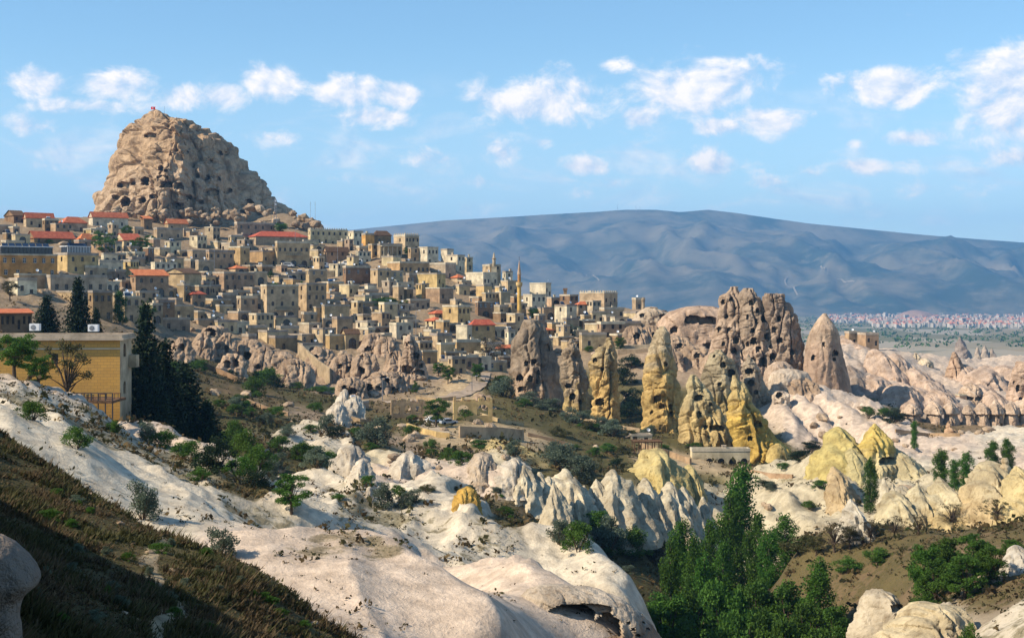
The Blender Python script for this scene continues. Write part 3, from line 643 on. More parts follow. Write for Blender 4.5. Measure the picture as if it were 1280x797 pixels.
chim([(360,929,943),(366,926,945),(372,923,950),(392,923,959),(415,923,970),(437,926,976),(460,927,980),(495,924,984)], 474, 'rounded middle tower of the turreted cave rock riddled with square windows', p=2.0, fold=1.5, nt=140, ns=112,
     holes=[(939,378,5,7),(947,388,4,6),(935,396,4,6),(946,402,4,6),(941,413,5,6),(956,398,8,9),(942,426,8,8),(948,436,6,8),(960,420,8,8),(953,452,7,12),(941,450,5,7),(966,432,7,8),(935,430,4,5),(957,380,4,5),(966,445,6,9)],
     col=((.42,.33,.25),(.50,.38,.29)), seed=26)
chim([(367,958,980),(371,955,982),(376,954,984),(395,956,994),(418,961,1000),(441,965,1003),(467,968,1006),(500,966,1010)], 470, 'dark smooth-shouldered right tower of the turreted cave rock with a flat cap', p=2.0, fold=1.5,
     holes=[(968,412,7,8),(974,398,5,6),(966,446,6,10),(983,457,14,8),(975,425,8,7),(990,440,5,6)], col=((.36,.28,.22),(.44,.34,.26)), seed=28)
chim([(392,1029,1033),(397,1024,1037),(402,1021,1041),(415,1013,1049),(438,1007,1052),(464,1005,1057),(493,1004,1066),(515,1000,1072)], 462, 'tall smooth pink-brown rock cone with small square windows standing alone', p=1.8, amp=.8, fold=.9, foldw=8, crag=.1, crev=.5,
     holes=[(1030,430,4,6),(1044,441,7,6),(1017,447,5,7),(1043,449,4,4),(1037,490,17,9)], col=((.52,.40,.30),(.44,.32,.24)), colh=.7, seed=30)
chim([(440,1191,1195),(450,1186,1201),(465,1181,1207),(479,1178,1211),(500,1172,1218)], 560, 'lone sharp brown rock cone above the mushroom-capped cave row', amp=.7, fold=.6, col=((.50,.36,.26),(.56,.42,.32)), seed=32)
chim([(452,1270,1300),(467,1264,1304),(480,1261,1306),(493,1259,1310),(515,1258,1312)], 500, 'honeycombed pink rock with door holes above the mushroom-capped row', fold=.8, holes=[(1273,485,6,9),(1276,500,5,8),(1268,478,3,4)], col=((.56,.42,.32),(.60,.45,.35)), seed=33)
chim([(441,1143,1147),(446,1140,1151),(455,1136,1156),(470,1132,1160)], 600, 'small pale pointed rock on the far ridge beside the cave slope', amp=.5, fold=.5, col=(CREAM, PINK), seed=34)
chim([(448,1152,1160),(452,1148,1166),(462,1146,1170),(480,1144,1174)], 590, 'low rounded rock in front of the far pale pointed one', amp=.5, fold=.5, col=(CREAM, PINK), seed=35)
chim([(526,1184,1187),(534,1181,1192),(543,1180,1198),(556,1176,1204)], 400, 'little brown pyramid rock below the mushroom-capped cave row', amp=.4, fold=.4, col=((.50,.34,.22),(.58,.42,.3)), seed=36)
chim([(421,1199,1201),(428,1196,1205),(439,1194,1212),(450,1190,1216)], 1750, 'distant grey rock spire standing on the plain', amp=2.5, fold=2, foldw=14, col=((.30,.25,.22),(.36,.3,.26)), nt=60, ns=50, seed=37)
for i, (u, vt, w) in enumerate(((1222,434,5),(1231,432,6),(1240,436,7))):
    outline_rock('distant_spire', [(vt,u-1,u+1),(vt+5,u-w*.5,u+w*.4),(vt+12,u-w,u+w),(vt+20,u-w*1.3,u+w*1.3)], 1700, 'small pale rock spire in a far cluster on the plain', 'rock', 'far cluster of small rock spires', nt=30, ns=24, amp=1.5, fold=1, foldw=8, col=((.45,.37,.3),(.5,.42,.34)), seed=40+i)

# village cone and its cave rocks
chim([(418,510,515),(427,507,521),(436,504,524),(448,502,529),(461,500,534),(475,498,539),(500,495,545)], 448, 'pointed sandy rock cone with a square cave window among village houses', fold=1.2,
     holes=[(520,444,7,7),(508,462,16,12),(523,465,14,6),(512,430,9,6,.5),(526,457,5,5)], col=((.50,.38,.28),(.56,.43,.32)), seed=42)
CR = 'rounded cave rocks among the lower houses'
for i, (u, vt, vb, w, lb, hl) in enumerate((
    (428,440,480,15,'pale rounded cave rock next to the yellow stone barn',[(437,461,9,7),(425,458,6,6)]),
    (454,437,482,13,'tall pale rounded cave rock with a small oval eye',[(452,445,4,3),(452,463,7,8),(459,475,8,8)]),
    (494,435,470,11,'small knobbed cave rock leaning on the pointed village cone',[(490,442,4,4)]),
    (479,462,493,16,'cream cave rock with a wide black mouth by the road',[(479,477,15,14,2),(492,488,9,8)]),
    (466,470,495,14,'low cream cave rock with an open door beneath the oval-eyed rock',[(461,484,9,9),(473,486,7,7)]),
    (497,462,492,9,'slim cream rock pillar beside the wide black cave mouth',[(497,480,4,7)]),
    (467,413,445,13,'slanted banded rock slab below the arched gable house',[(460,436,8,6)]),
    (482,418,448,11,'leaning grey rock rib next to the slanted banded slab',[]),
    (436,470,498,14,'broken cave rock with a dark entrance above the grassy bank',[(441,489,10,9),(430,484,6,6)]),
    (250,410,447,11,'egg-shaped tan rock among the ruined vaults',[]),
    (277,412,452,10,'split pale rock fin among the ruined vaults',[(283,436,5,9)]),
    (308,420,462,16,'tilted cream rock slab with a cave mouth by the ruined vaults',[(309,446,9,13,2)]),
    (324,430,470,13,'rough cream outcrop at the foot of the tilted slab',[(322,458,6,6)]),
    (262,404,440,13,'arched vault rock with a dark open mouth',[(262,416,14,12,2),(263,436,10,8,2)]),
    (288,440,470,14,'low cave rock with twin dark doors below the ruined vaults',[(284,455,7,10),(294,454,8,10)]),
    (222,418,452,12,'rounded reddish outcrop by the dark conifers',[(227,434,6,9)]),
    (346,436,478,17,'long smooth pinkish rock flank sloping beneath the ruined terrace',[]),
    (366,446,486,18,'long pale smooth rock apron beside the grey retaining wall',[]),
    (398,430,468,14,'rough pink outcrop below the flat-roofed houses',[(395,446,6,5)]),
    (852,416,452,15,'pink cave rock under the broad scooped rock face',[(850,432,7,7),(860,440,6,6)]),(874,428,462,14,'cream cave rock with two openings behind the tall golden chimney',[(872,444,8,6),(882,450,5,6)]),(838,430,464,13,'lumpy tan rock at the back of the golden chimneys',[(836,448,6,6)]),
    (796,404,436,13,'pale rock shelf with a dark arch beside the stone terraces',[(796,420,7,8)]),(818,404,432,12,'tan cave rock at the top of the stone terraces',[(818,418,6,6)]),(893,442,474,12,'tan rock rib below the turreted cave rock',[]),
    (668,470,500,12,'low cave rock at the foot of the broad dark chimney',[(668,486,8,7)]),(604,492,512,10,'small tan outcrop above the golden ruined arches',[]),(1010,470,500,14,'rough pink ledge between the fluted dome and lone cone',[]))):
    d = hit(u, vb-2)[0]
    outline_rock('cave_rock', [(vt+(vb-vt)*.12,u-w*.5,u+w*.3),(vt+(vb-vt)*.2,u-w*1.0,u+w*.8),(vt+(vb-vt)*.45,u-w*1.35,u+w*1.3),(vb,u-w*1.6,u+w*1.6),(vb+9,u-w*1.7,u+w*1.7)], d, lb, 'rock', CR, p=2.2, nt=74, ns=50, back=.9,
                 amp=1.5, fold=1.0, foldw=4, crag=.55, cell=4, crev=1.2, holes=hl, col=((.44,.33,.235),(.47,.355,.26)), seed=50+i)

# rocky cliff with cave mouths right of the village terraces
CL = 'cave-pierced rock faces beyond the golden chimneys'
for i, (rows, d, lb, hl, cl) in enumerate((
    ([(383,860,890),(389,836,912),(398,826,930),(415,818,936),(440,812,940),(470,806,946)],545,'broad pink rock face with big scooped caves behind the golden chimneys',[(866,399,18,10,2),(885,400,20,10,2),(843,412,9,8),(858,424,6,6),(885,432,13,6),(876,445,12,7),(900,408,7,7),(850,437,8,6),(868,436,6,6)],PINK),
    ([(384,808,820),(390,796,834),(402,786,846),(418,780,850),(440,776,852)],560,'pale cave cliff with arched openings at the end of the terraces',[(787,396,8,6),(803,394,6,5),(829,395,9,6),(812,421,6,7),(797,404,5,5)],(.54,.44,.33)),
    ([(388,812,832),(393,806,842),(402,802,846),(412,800,848)],590,'dark brown cliff step with a vaulted cave on the skyline',[(829,396,8,7,2)],(.36,.27,.2)),
    ([(461,975,998),(466,964,1008),(476,960,1013),(490,958,1016),(505,956,1020)],448,'smooth cream fluted dome below the turreted cave rock',[],(.66,.56,.45)),
    ([(489,970,980),(494,966,984),(503,965,986),(512,964,988)],432,'small cream rock with a round window under the fluted dome',[(974,494,9,8,1.5,'o'),(972,506,7,5)],(.62,.52,.42)),
    ([(452,968,982),(458,960,990),(468,956,998),(480,954,1002)],456,'rough tan ledge at the foot of the turreted cave rock',[],(.55,.43,.33)))):
    outline_rock('cave_cliff', rows, d, lb, 'rock', CL, p=2.3, nt=116, ns=70, amp=1.2, fold=1.1, foldw=5, crag=.7 if i < 3 else .1, cell=5, holes=hl, col=(cl, cl), seed=80+i, ratio=.6)

def lobe(name, u, vt, vb, w, label, group, colr, d=None, e=.5, seed=1, lean=0.0, fold=.35, amp=.35, holes=(), ratio=1.1, p=1.45, nt=58, ns=40, mat='smooth_tuff', foldw=None, dv=14, overhang=None, back=1.1, fat=1.5):
    if d is None: d = hit(u, vb)[0]
    w = w*fat; H = vb-vt; rows = []
    for t in (0, .03, .09, .2, .38, .6, .82, 1.0):
        h = w*(t**e)+w*.05; cu = u+lean*w*(1-t); rows.append((vt+H*t, cu-h, cu+h))
    rows.append((vb+dv, u-w*1.15, u+w*1.15))
    wm = w/F*d
    return outline_rock(name, rows, d, label, 'rock', group, ratio=ratio, p=p, nt=nt, ns=ns, amp=amp*wm*.5, fold=fold*wm*.34, foldw=foldw or wm*.5, holes=holes, col=colr, mat=mat, seed=seed, sharp=45, overhang=overhang, back=back, ridge=((seed*37) % 11-5)*.07, crag=.05*wm, cell=wm*.8, crev=.13*wm)

k = 0
G1 = 'cream rock lobes of the folded row in the valley'
for (u, vt, vb, w, fat, lb) in ((712,594,650,24,1.5,'widest rounded lobe at the start of the folded cream row'),(698,612,654,13,1.4,'small lobe leaning on the widest one of the cream row'),(724,604,652,13,1.4,'narrow lobe right of the widest one of the cream row'),(688,602,642,12,1.4,'low outer lobe at the grey-dune end of the cream row'),
    (773,597,668,27,1.5,'big hooded lobe in the middle of the folded cream row'),(752,606,656,15,1.4,'rounded lobe on the near side of the big hooded one'),(763,620,674,12,1.35,'pointed front lobe below the big hooded one'),(788,612,674,13,1.35,'slim lobe pressed against the big hooded one'),(800,626,680,12,1.35,'steep lobe beside the dark round bush'),(778,636,686,10,1.3,'small wedge lobe at the foot of the big hooded one'),
    (842,612,676,20,1.5,'broad lobe under the yellow hump'),(868,618,684,15,1.4,'tall pale lobe close to the poplars'),(886,630,686,12,1.35,'last short lobe before the tallest poplar'),(835,642,694,10,1.35,'white wedge lobe just above the grove'),(855,632,684,10,1.35,'narrow lobe between the white wedge and the tall pale one'),
    (655,588,630,16,1.5,'low smooth lobe beside the low white dome'),(673,597,642,13,1.45,'smooth lobe linking the low dome and the folded row'),(816,606,660,14,1.45,'creased lobe below the open pergola'),(735,614,656,9,1.3,'little lobe squeezed between two larger ones of the cream row')):
    k += 1; lobe('tuff_lobe', u, vt, vb, w, lb, G1, ((.70,.63,.47),(.68,.60,.44)), seed=100+k, lean=random.uniform(-.25,.25), e=random.uniform(.6,.75), fold=random.uniform(.7,1.2), amp=.7, fat=fat*1.12, back=.95)
for (u, vt, vb, w, lb) in ((822,567,606,26,'bright yellow smooth hump behind the folded cream row'),(866,588,632,14,'ochre pointed rock beside the tall poplars'),
    (602,570,598,14,'round grey-white boulder-like dome beside the sandy path'),(637,578,606,19,'low white dome at the end of the folded cream row'),(512,569,598,20,'white fluted rock knob under the silvery tree'),
    (448,578,604,12,'white rounded rock spur by the dark bushes'),(432,562,598,20,'smooth white whaleback rock between dark bushes'),
    (582,612,629,12,'little orange rock cone alone on the pale slope'),(459,612,626,5,'tiny pink rock cone on the pale slope'),
    (424,489,512,7,'pale upright rock by the small ruined hut'),(436,498,524,13,'broken white rock mass next to the small ruined hut'),(418,505,530,12,'low pale outcrop below the small ruined hut')):
    k += 1; cl = ((.66,.55,.26),(.66,.53,.22)) if ('yellow' in lb and 'behind' in lb or 'shoulder sloping' in lb or 'ochre' in lb) else (((.62,.40,.1),)*2 if 'orange' in lb else (((.55,.46,.36),)*2 if ('tan' in lb or 'grey' in lb) else ((.68,.62,.52),(.66,.59,.48))))
    lobe('tuff_dome', u, vt, vb, w, lb, None, cl, seed=130+k, lean=random.uniform(-.3,.3), fold=.8, amp=.6)
G3 = 'yellow tent-like rocks'
lobe('yellow_tent_rock', 1097, 531, 590, 32, 'sharp yellow tent-shaped rock with a wide dark shelter opening', G3, ((.68,.53,.17),(.66,.57,.34)), seed=201, e=.85, fold=.6, holes=[(1111,576,24,10,1.5)], nt=110, ns=80, p=1.6, fat=1.15, back=.2)
lobe('yellow_tent_rock', 1056, 540, 588, 26, 'broad yellow streaked rock left of the tent-shaped one, spotted with scrub', G3, ((.64,.54,.22),(.66,.55,.22)), seed=202, e=.6, lean=.2, fold=.9, amp=.6)
lobe('yellow_tent_rock', 1138, 562, 594, 18, 'low pale skirt of rock leaning against the tent-shaped one', G3, ((.66,.58,.36),)*2, seed=203, e=.6, lean=-.5, fold=.4)
lobe('yellow_tent_rock', 1076, 564, 594, 15, 'rounded yellow shoulder under the tent-shaped rock', G3, ((.62,.54,.28),)*2, seed=204, e=.6, fold=.3)
G4 = 'cream and honey rocks around the right-hand poplars'
for (u, vt, vb, w, lb, cl) in ((1256,584,640,28,'honey-coloured camel-backed rock crowned by a small knob',((.64,.55,.36),(.66,.52,.3))),(1290,590,645,20,'honey-coloured rock slope beside the camel-backed one',((.68,.56,.3),)*2),
    (1183,603,652,23,'cream peaked rock between the poplars and bare orchard trees',((.68,.60,.4),(.68,.54,.28))),(1158,611,655,22,'rounded cream rock left of the peaked one by the orchard',((.68,.60,.4),(.66,.52,.28))),(1132,620,658,20,'low cream rock swell behind the bare orchard trees',((.66,.58,.38),)*2),
    (1108,598,635,11,'upright cream tooth of rock behind the slender dark poplar',((.68,.62,.48),)*2),(1121,605,638,9,'shorter cream tooth beside the upright one',((.68,.62,.48),)*2),(1137,612,640,11,'rounded pale rock nub next to the cream teeth',((.66,.6,.46),)*2),
    (1071,626,672,20,'steep white fin of rock beside the orchard slope',((.70,.65,.54),)*2),
    (1058,590,636,14,'ochre-stained rock with a small hollow near the dark poplar',((.64,.5,.3),)*2),
    ):
    k += 1; lobe('cream_rock', u, vt, vb, w, lb, G4, cl, seed=210+k, lean=random.uniform(-.2,.2), e=.85 if ('tooth' in lb or 'fin ' in lb or 'peaked' in lb) else random.uniform(.45,.6), fold=1.1, amp=.7, fat=1.15 if ('tooth' in lb or 'fin ' in lb) else 1.55, back=.3 if ('tooth' in lb or 'fin ' in lb) else .9)
_kd = hit(1256,640)[0]; _kd += .9*56*_kd/F-.8
outline_rock('knobbed_rock', [(572,1253,1259),(576,1251,1261),(580,1253,1260),(584,1249,1263),(602,1244,1270)], _kd, 'small round knob of rock balanced on the camel-backed rock', 'rock', nt=36, ns=30, amp=.1, fold=.1, foldw=2, col=((.58,.48,.32),)*2, seed=299, skirt=False)
G5 = 'mushroom-capped rock row above the dry gully'
for i, (u, w, vt) in enumerate(((1141,15,504),(1168,14,501),(1190,13,503),(1211,10,506),(1228,12,503),(1246,12,500),(1265,12,502),(1284,13,500))):
    lobe('mushroom_rock', u, vt, 529, w, 'pale mushroom-capped rock undercut by dark hollows in a long row', G5, ((.68,.54,.42),(.58,.44,.33)), d=452, e=.55, seed=240+i, fold=.3, overhang=(517, 528, .35), ratio=1.1, dv=8, nt=58, ns=50, back=.15, fat=1.2)
lobe('cave_dome', 1215, 479, 507, 19, 'pale dome rock with a pair of wide dark windows above the mushroom row', None, ((.66,.52,.40),)*2, d=500, e=.5, seed=260, holes=[(1212,498,11,5),(1223,498,8,5)], nt=120, ns=90, back=.2, fat=1.1)
lobe('cave_dome', 1143, 458, 482, 11, 'small dome rock with a round cave mouth on the cave slope', None, ((.62,.47,.36),)*2, d=540, e=.5, seed=261, holes=[(1143,469,8,9,1.5,'o')], nt=90, ns=70, back=.3, fat=1.2)
lobe('dark_dome', 1078, 460, 505, 17, 'grey dome rock behind the lone cone', None, ((.46,.38,.32),)*2, d=485, e=.45, seed=262)
G6 = 'pink rock folds on the far cave slope'
for i, (u, vt, vb, w) in enumerate(((1075,424,452,14),(1092,432,468,16),(1110,438,474,15),(1127,444,478,14),(1158,462,482,13),(1172,476,498,14),(1100,470,490,16),(1130,480,502,16),(1152,486,505,14),(1165,492,510,12),(1186,488,512,14),(1240,482,506,14),(1252,490,508,10),(1060,420,448,10),(1235,462,486,18),(1255,458,480,16),(1220,456,476,14),(1275,458,480,16))):
    lobe('far_rock_fold', u, vt, vb, w, 'rounded pink fold of rock on the far cave slope', G6, ((.64,.50,.40),(.62,.47,.37)), d=hit(u, vb)[0] if vb > 470 else 600-2*(vb-452), e=.5, seed=270+i, fold=.6, fat=1.7, back=.9, lean=random.uniform(-.5,.2))
# foreground
lobe('white_rock', 1165, 760, 802, 58, 'large smooth cream whaleback rock below the broadleaf trees', None, ((.70,.60,.40),(.70,.62,.46)), d=112, e=.45, seed=300, fat=1.1, back=.3, fold=.5, amp=.6, lean=.2, nt=110, ns=70)
lobe('white_rock', 1275, 684, 722, 22, 'white rounded rock at the end of the brown slope', None, ((.72,.68,.6),)*2, d=130, e=.5, seed=301, fat=1.1, back=.3, fold=.3)
lobe('white_rock', 1105, 742, 790, 34, 'cracked cream rock bench behind the whaleback rock', None, ((.66,.58,.44),)*2, d=132, e=.35, seed=302, fat=1.1, back=.3, fold=.5, holes=[(1122,760,14,10,.8)])
lobe('white_rock', 1245, 720, 775, 34, 'grey rock bank under the broadleaf trees', None, ((.5,.42,.32),)*2, d=128, e=.5, seed=303, fat=1.1, back=.3, fold=.4)
# overhanging rock with pigeon holes at the foot of the white dunes
outline_rock('pigeon_house_rock', [(733,672,712),(738,658,742),(750,646,775),(770,634,800),(797,622,822),(830,612,838)], 96, 'white overhanging rock with a shadowed hollow and rows of pigeon holes', 'rock', ratio=.6, p=2.4, nt=180, ns=110,
    amp=.5, fold=.35, foldw=2.2, holes=[(712,778,64,46,.9),(760,784,34,30,1.0),(735,762,60,16,.5)]+[(786+6*i, 778+8*(i % 3), 3.6, 3.6, .8) for i in range(5)], col=((.66,.57,.46),(.42,.30,.21)), colh=.5, crag=.12, cell=1.2, mat='smooth_tuff', seed=310)
outline_rock('mushroom_boulder', [(671,-42,-2),(676,-60,12),(688,-78,28),(705,-90,40),(720,-96,46),(730,-97,47),(737,-92,40),(745,-80,26),(765,-78,22),(800,-80,24),(860,-90,34)], 13.5, 'smooth pale mushroom-shaped boulder at the foot of the dark slope', 'boulder', ratio=.8, p=2.2, nt=90, ns=90,
    amp=.05, fold=.02, foldw=.6, col=((.40,.34,.29),(.30,.23,.16)), colh=.3, mat='smooth_tuff', seed=320, sharp=70)

# tumbled boulders
def boulder_mesh(seed, ccol):
    bm = bmesh.new(); bmesh.ops.create_icosphere(bm, subdivisions=2, radius=1.0)
    for vv in bm.verts:
        c0 = vv.co; n = float(fbm(np.array([c0.x*1.1+seed*3.3+c0.z*.7]), np.array([c0.y*1.1+c0.z*1.3+seed]), 3, seed)[0])
        w_ = float(worley(np.array([c0.x*1.3+c0.z+seed*5]), np.array([c0.y*1.3+c0.z*.6]), seed)[0][0]); n += .3*w_; vv.co = Vector((c0.x*(1+.5*n), c0.y*(1+.5*n), c0.z*.8*(1+.5*n)))
    me = bpy.data.meshes.new('boulder'); bm.to_mesh(me); bm.free()
    set_color(me, 'Col', np.repeat(np.array([ccol]), len(me.vertices), 0)); return me
BM = [boulder_mesh(i, cl) for i, cl in enumerate(((.42,.32,.22),(.36,.27,.19),(.46,.36,.26),(.32,.24,.17)))]
def boulder(u, v, wpx, label, group, d=None, squash=1.0, kk=None):
    if d is None: d, zz = hit(u, v)
    else: zz = CZ+(VH-v)/F*d
    o = link('boulder', BM[random.randrange(4) if kk is None else kk], None); o.data.materials.clear() if False else None
    if not o.data.materials: o.data.materials.append(MATS['tuff'])
    s = wpx/F*d/2; o.location = ((u-640)/F*d, d, zz+s*.25); o.scale = (s, s*random.uniform(.8, 1.2), s*squash*random.uniform(.7, 1.1)); o.rotation_euler = (random.uniform(-.4,.4), random.uniform(-.4,.4), random.uniform(0, 6.3))
    tag(o, label, 'boulder', group); return o
for i in range(95):
    t = random.random(); u = 125+t*285; v = 258+random.random()*24+(t > .75)*8
    if u < 290 and v < 262: v += 8
    v = max(v, float(np.interp(u, [300,343,366,392,410], [240,250,262,274,284]))+6)
    boulder(u, v, random.uniform(5, 17)*(1.0 if u > 280 else .7), 'grey-tan boulder in the rubble at the foot of the castle rock', 'boulders below the castle rock', d=CASTLE_D-78+random.uniform(-8, 10)+max(0, 300-u)*.04)
# ------------------------------------------------------------------ village houses
def stone_mat(key, col, var=.28):
    m, nt, b, out = nodes_of(key); p = world_pos(nt)
    n1 = nz(nt, p, .35, 5, .6); n2 = nz(nt, p, 2.2, 4, .65); st = nz(nt, scale_vec(nt, p, (1.2, 1.2, .15)), .9, 4)
    c1 = mix(nt, mapr(nt, n1, .3, .7), tuple(x*(1-var) for x in col), tuple(min(1, x*(1+var*.6)) for x in col))
    c1 = mix(nt, mapr(nt, n2, .5, .75, 0, .5), c1, mix(nt, 1.0, c1, (.6,.55,.48), 'MULTIPLY'))
    c1 = mix(nt, mapr(nt, st, .56, .75, 0, .45), c1, mix(nt, 1.0, c1, (.5,.45,.4), 'MULTIPLY'))
    c1 = rand_hsv(nt, c1, .16, .012); nt.links.new(c1, b.inputs['Base Color'])
    br = nt.nodes.new('ShaderNodeTexBrick'); br.inputs['Scale'].default_value = 1.0
    br.inputs['Brick Width'].default_value = .7; br.inputs['Row Height'].default_value = .32; br.inputs['Mortar Size'].default_value = .03
    cb = nt.nodes.new('ShaderNodeCombineXYZ'); sp = nt.nodes.new('ShaderNodeSeparateXYZ'); nt.links.new(p, sp.inputs[0])
    ad = nt.nodes.new('ShaderNodeMath'); ad.operation = 'ADD'; nt.links.new(sp.outputs[0], ad.inputs[0]); nt.links.new(sp.outputs[1], ad.inputs[1])
    nt.links.new(ad.outputs[0], cb.inputs[0]); nt.links.new(sp.outputs[2], cb.inputs[1]); nt.links.new(cb.outputs[0], br.inputs['Vector'])
    bump(nt, b, br.outputs['Fac'], -.4, .04)
    MATS[key] = m
TONES = {'cream': (.52,.42,.28), 'tan': (.43,.325,.21), 'grey': (.38,.305,.22), 'white': (.60,.54,.43), 'gold': (.53,.39,.20), 'brown': (.26,.18,.11), 'pale': (.52,.45,.335), 'ochre': (.58,.35,.12), 'pink': (.48,.35,.25)}
for kx, cx_ in TONES.items(): stone_mat('wall_'+kx, (cx_[0]*.95, cx_[1]*.89, cx_[2]*.8), .36)
def tile_mat():
    m, nt, b, out = nodes_of('red_tile'); p = world_pos(nt)
    n1 = nz(nt, p, .8, 5, .65); n2 = nz(nt, p, 5, 3)
    c1 = mix(nt, mapr(nt, n1, .3, .7), (.42,.10,.045), (.60,.19,.09)); c1 = mix(nt, mapr(nt, n2, .5, .7, 0, .5), c1, (.30,.09,.05))
    nt.links.new(rand_hsv(nt, c1, .15, .01), b.inputs['Base Color'])
    w = nt.nodes.new('ShaderNodeTexWave'); w.inputs['Scale'].default_value = 1.1; nt.links.new(p, w.inputs['Vector']); bump(nt, b, w.outputs['Fac'], .5, .08)
    MATS['red_tile'] = m
tile_mat()
stone_mat('roof_flat', (.47,.40,.30)); stone_mat('roof_grey', (.32,.27,.22)); stone_mat('trim', (.55,.46,.33))
mat_plain('glass_dark', (.018,.020,.024), rough=.25, spec=.5, var=.5, scale=.7)
mat_plain('shutter', (.10,.045,.03), var=.4); mat_plain('shutter_green', (.05,.08,.06), var=.3); mat_plain('wood', (.14,.08,.045), var=.4, scale=3)
mat_plain('metal_white', (.72,.73,.74), rough=.4, spec=.5, var=.1); mat_plain('metal_grey', (.25,.26,.28), rough=.5, spec=.4, var=.2, metal=.5); mat_plain('metal_dark', (.05,.05,.055), rough=.5, var=.3)
mat_plain('solar', (.02,.035,.07), rough=.15, spec=.6, var=.3); mat_plain('blue_tank', (.05,.18,.45), rough=.5, var=.2); mat_plain('awning', (.6,.58,.52), var=.1)

def facade(mb, o, xd, W, z0, z1, ops, nin, dep=.32):
    "wall rectangle with real openings and reveals; o origin, xd unit along, nin unit inwards"
    o = Vector(o); xd = Vector(xd); nin = Vector(nin); zu = Vector((0, 0, 1))
    xs = sorted({0.0, W, *[k for q in ops for k in q[:2]]}); zs = sorted({z0, z1, *[k for q in ops for k in q[2:4]]})
    P_ = lambda x, zz, t=0.0: o+xd*x+zu*zz+nin*t
    for i in range(len(xs)-1):
        for j in range(len(zs)-1):
            xm = (xs[i]+xs[i+1])/2; zm = (zs[j]+zs[j+1])/2
            if any(q[0] < xm < q[1] and q[2] < zm < q[3] for q in ops): continue
            mb.poly([P_(xs[i], zs[j]), P_(xs[i+1], zs[j]), P_(xs[i+1], zs[j+1]), P_(xs[i], zs[j+1])])
    for q in ops:
        a, b, c0, e = q[:4]
        mb.poly([P_(a, c0), P_(a, c0, dep), P_(a, e, dep), P_(a, e)]); mb.poly([P_(b, c0), P_(b, e), P_(b, e, dep), P_(b, c0, dep)])
        mb.poly([P_(a, e), P_(a, e, dep), P_(b, e, dep), P_(b, e)]); mb.poly([P_(a, c0), P_(b, c0), P_(b, c0, dep), P_(a, c0, dep)])
        if len(q) > 4 and q[4] == 'a':     # arch: fill the two upper corners
            r = (b-a)/2; h = min(r, (e-c0)*.6); n = 5
            for s in (0, 1):
                cxx = a if s == 0 else b; sg = 1 if s == 0 else -1
                arc = [(a+r-sg*r*math.cos(t*PI/2/n), e-h+h*math.sin(t*PI/2/n)) for t in range(n+1)]
                pts = [P_(cxx, e, .02)]+[P_(x, zz, .02) for x, zz in (arc if s else arc[::-1])]
                mb.poly(pts)
_wc = {}
def window_mesh(w, h, arch, kind):
    k = (round(w, 1), round(h, 1), arch, kind)
    if k not in _wc:
        mb = MB(); t = .07 if w < 1.4 else .1
        mb.box(-w/2, w/2, .0, .05, 0, h)                                    # pane
        for a in (-w/2+t/2, 0, w/2-t/2): mb.box(a-t/2, a+t/2, -.05, -.002, 0, h)
        for zz in (t/2, h*.58, h-t/2): mb.box(-w/2+t, -t/2, -.045, -.002, zz-t/2, zz+t/2); mb.box(t/2, w/2-t, -.045, -.002, zz-t/2, zz+t/2)
        me = mb.mesh('window')
        me.materials.append(MATS['glass_dark']); me.materials.append(MATS[{'d': 'wood', 's': 'shutter', 'g': 'shutter_green', 'w': 'metal_white', 'n': 'glass_dark'}[kind]])
        for i, pl in enumerate(me.polygons): pl.material_index = 0 if i < 6 else 1
        _wc[k] = me
    return _wc[k]
def put_window(parent, x, y, zz, w, h, rz, arch, kind, name='window'):
    o = bpy.data.objects.new(name, window_mesh(w, h, arch, kind)); COL.objects.link(o)
    o.location = (x, y, zz); o.rotation_euler = (0, 0, rz); o.parent = parent; return o

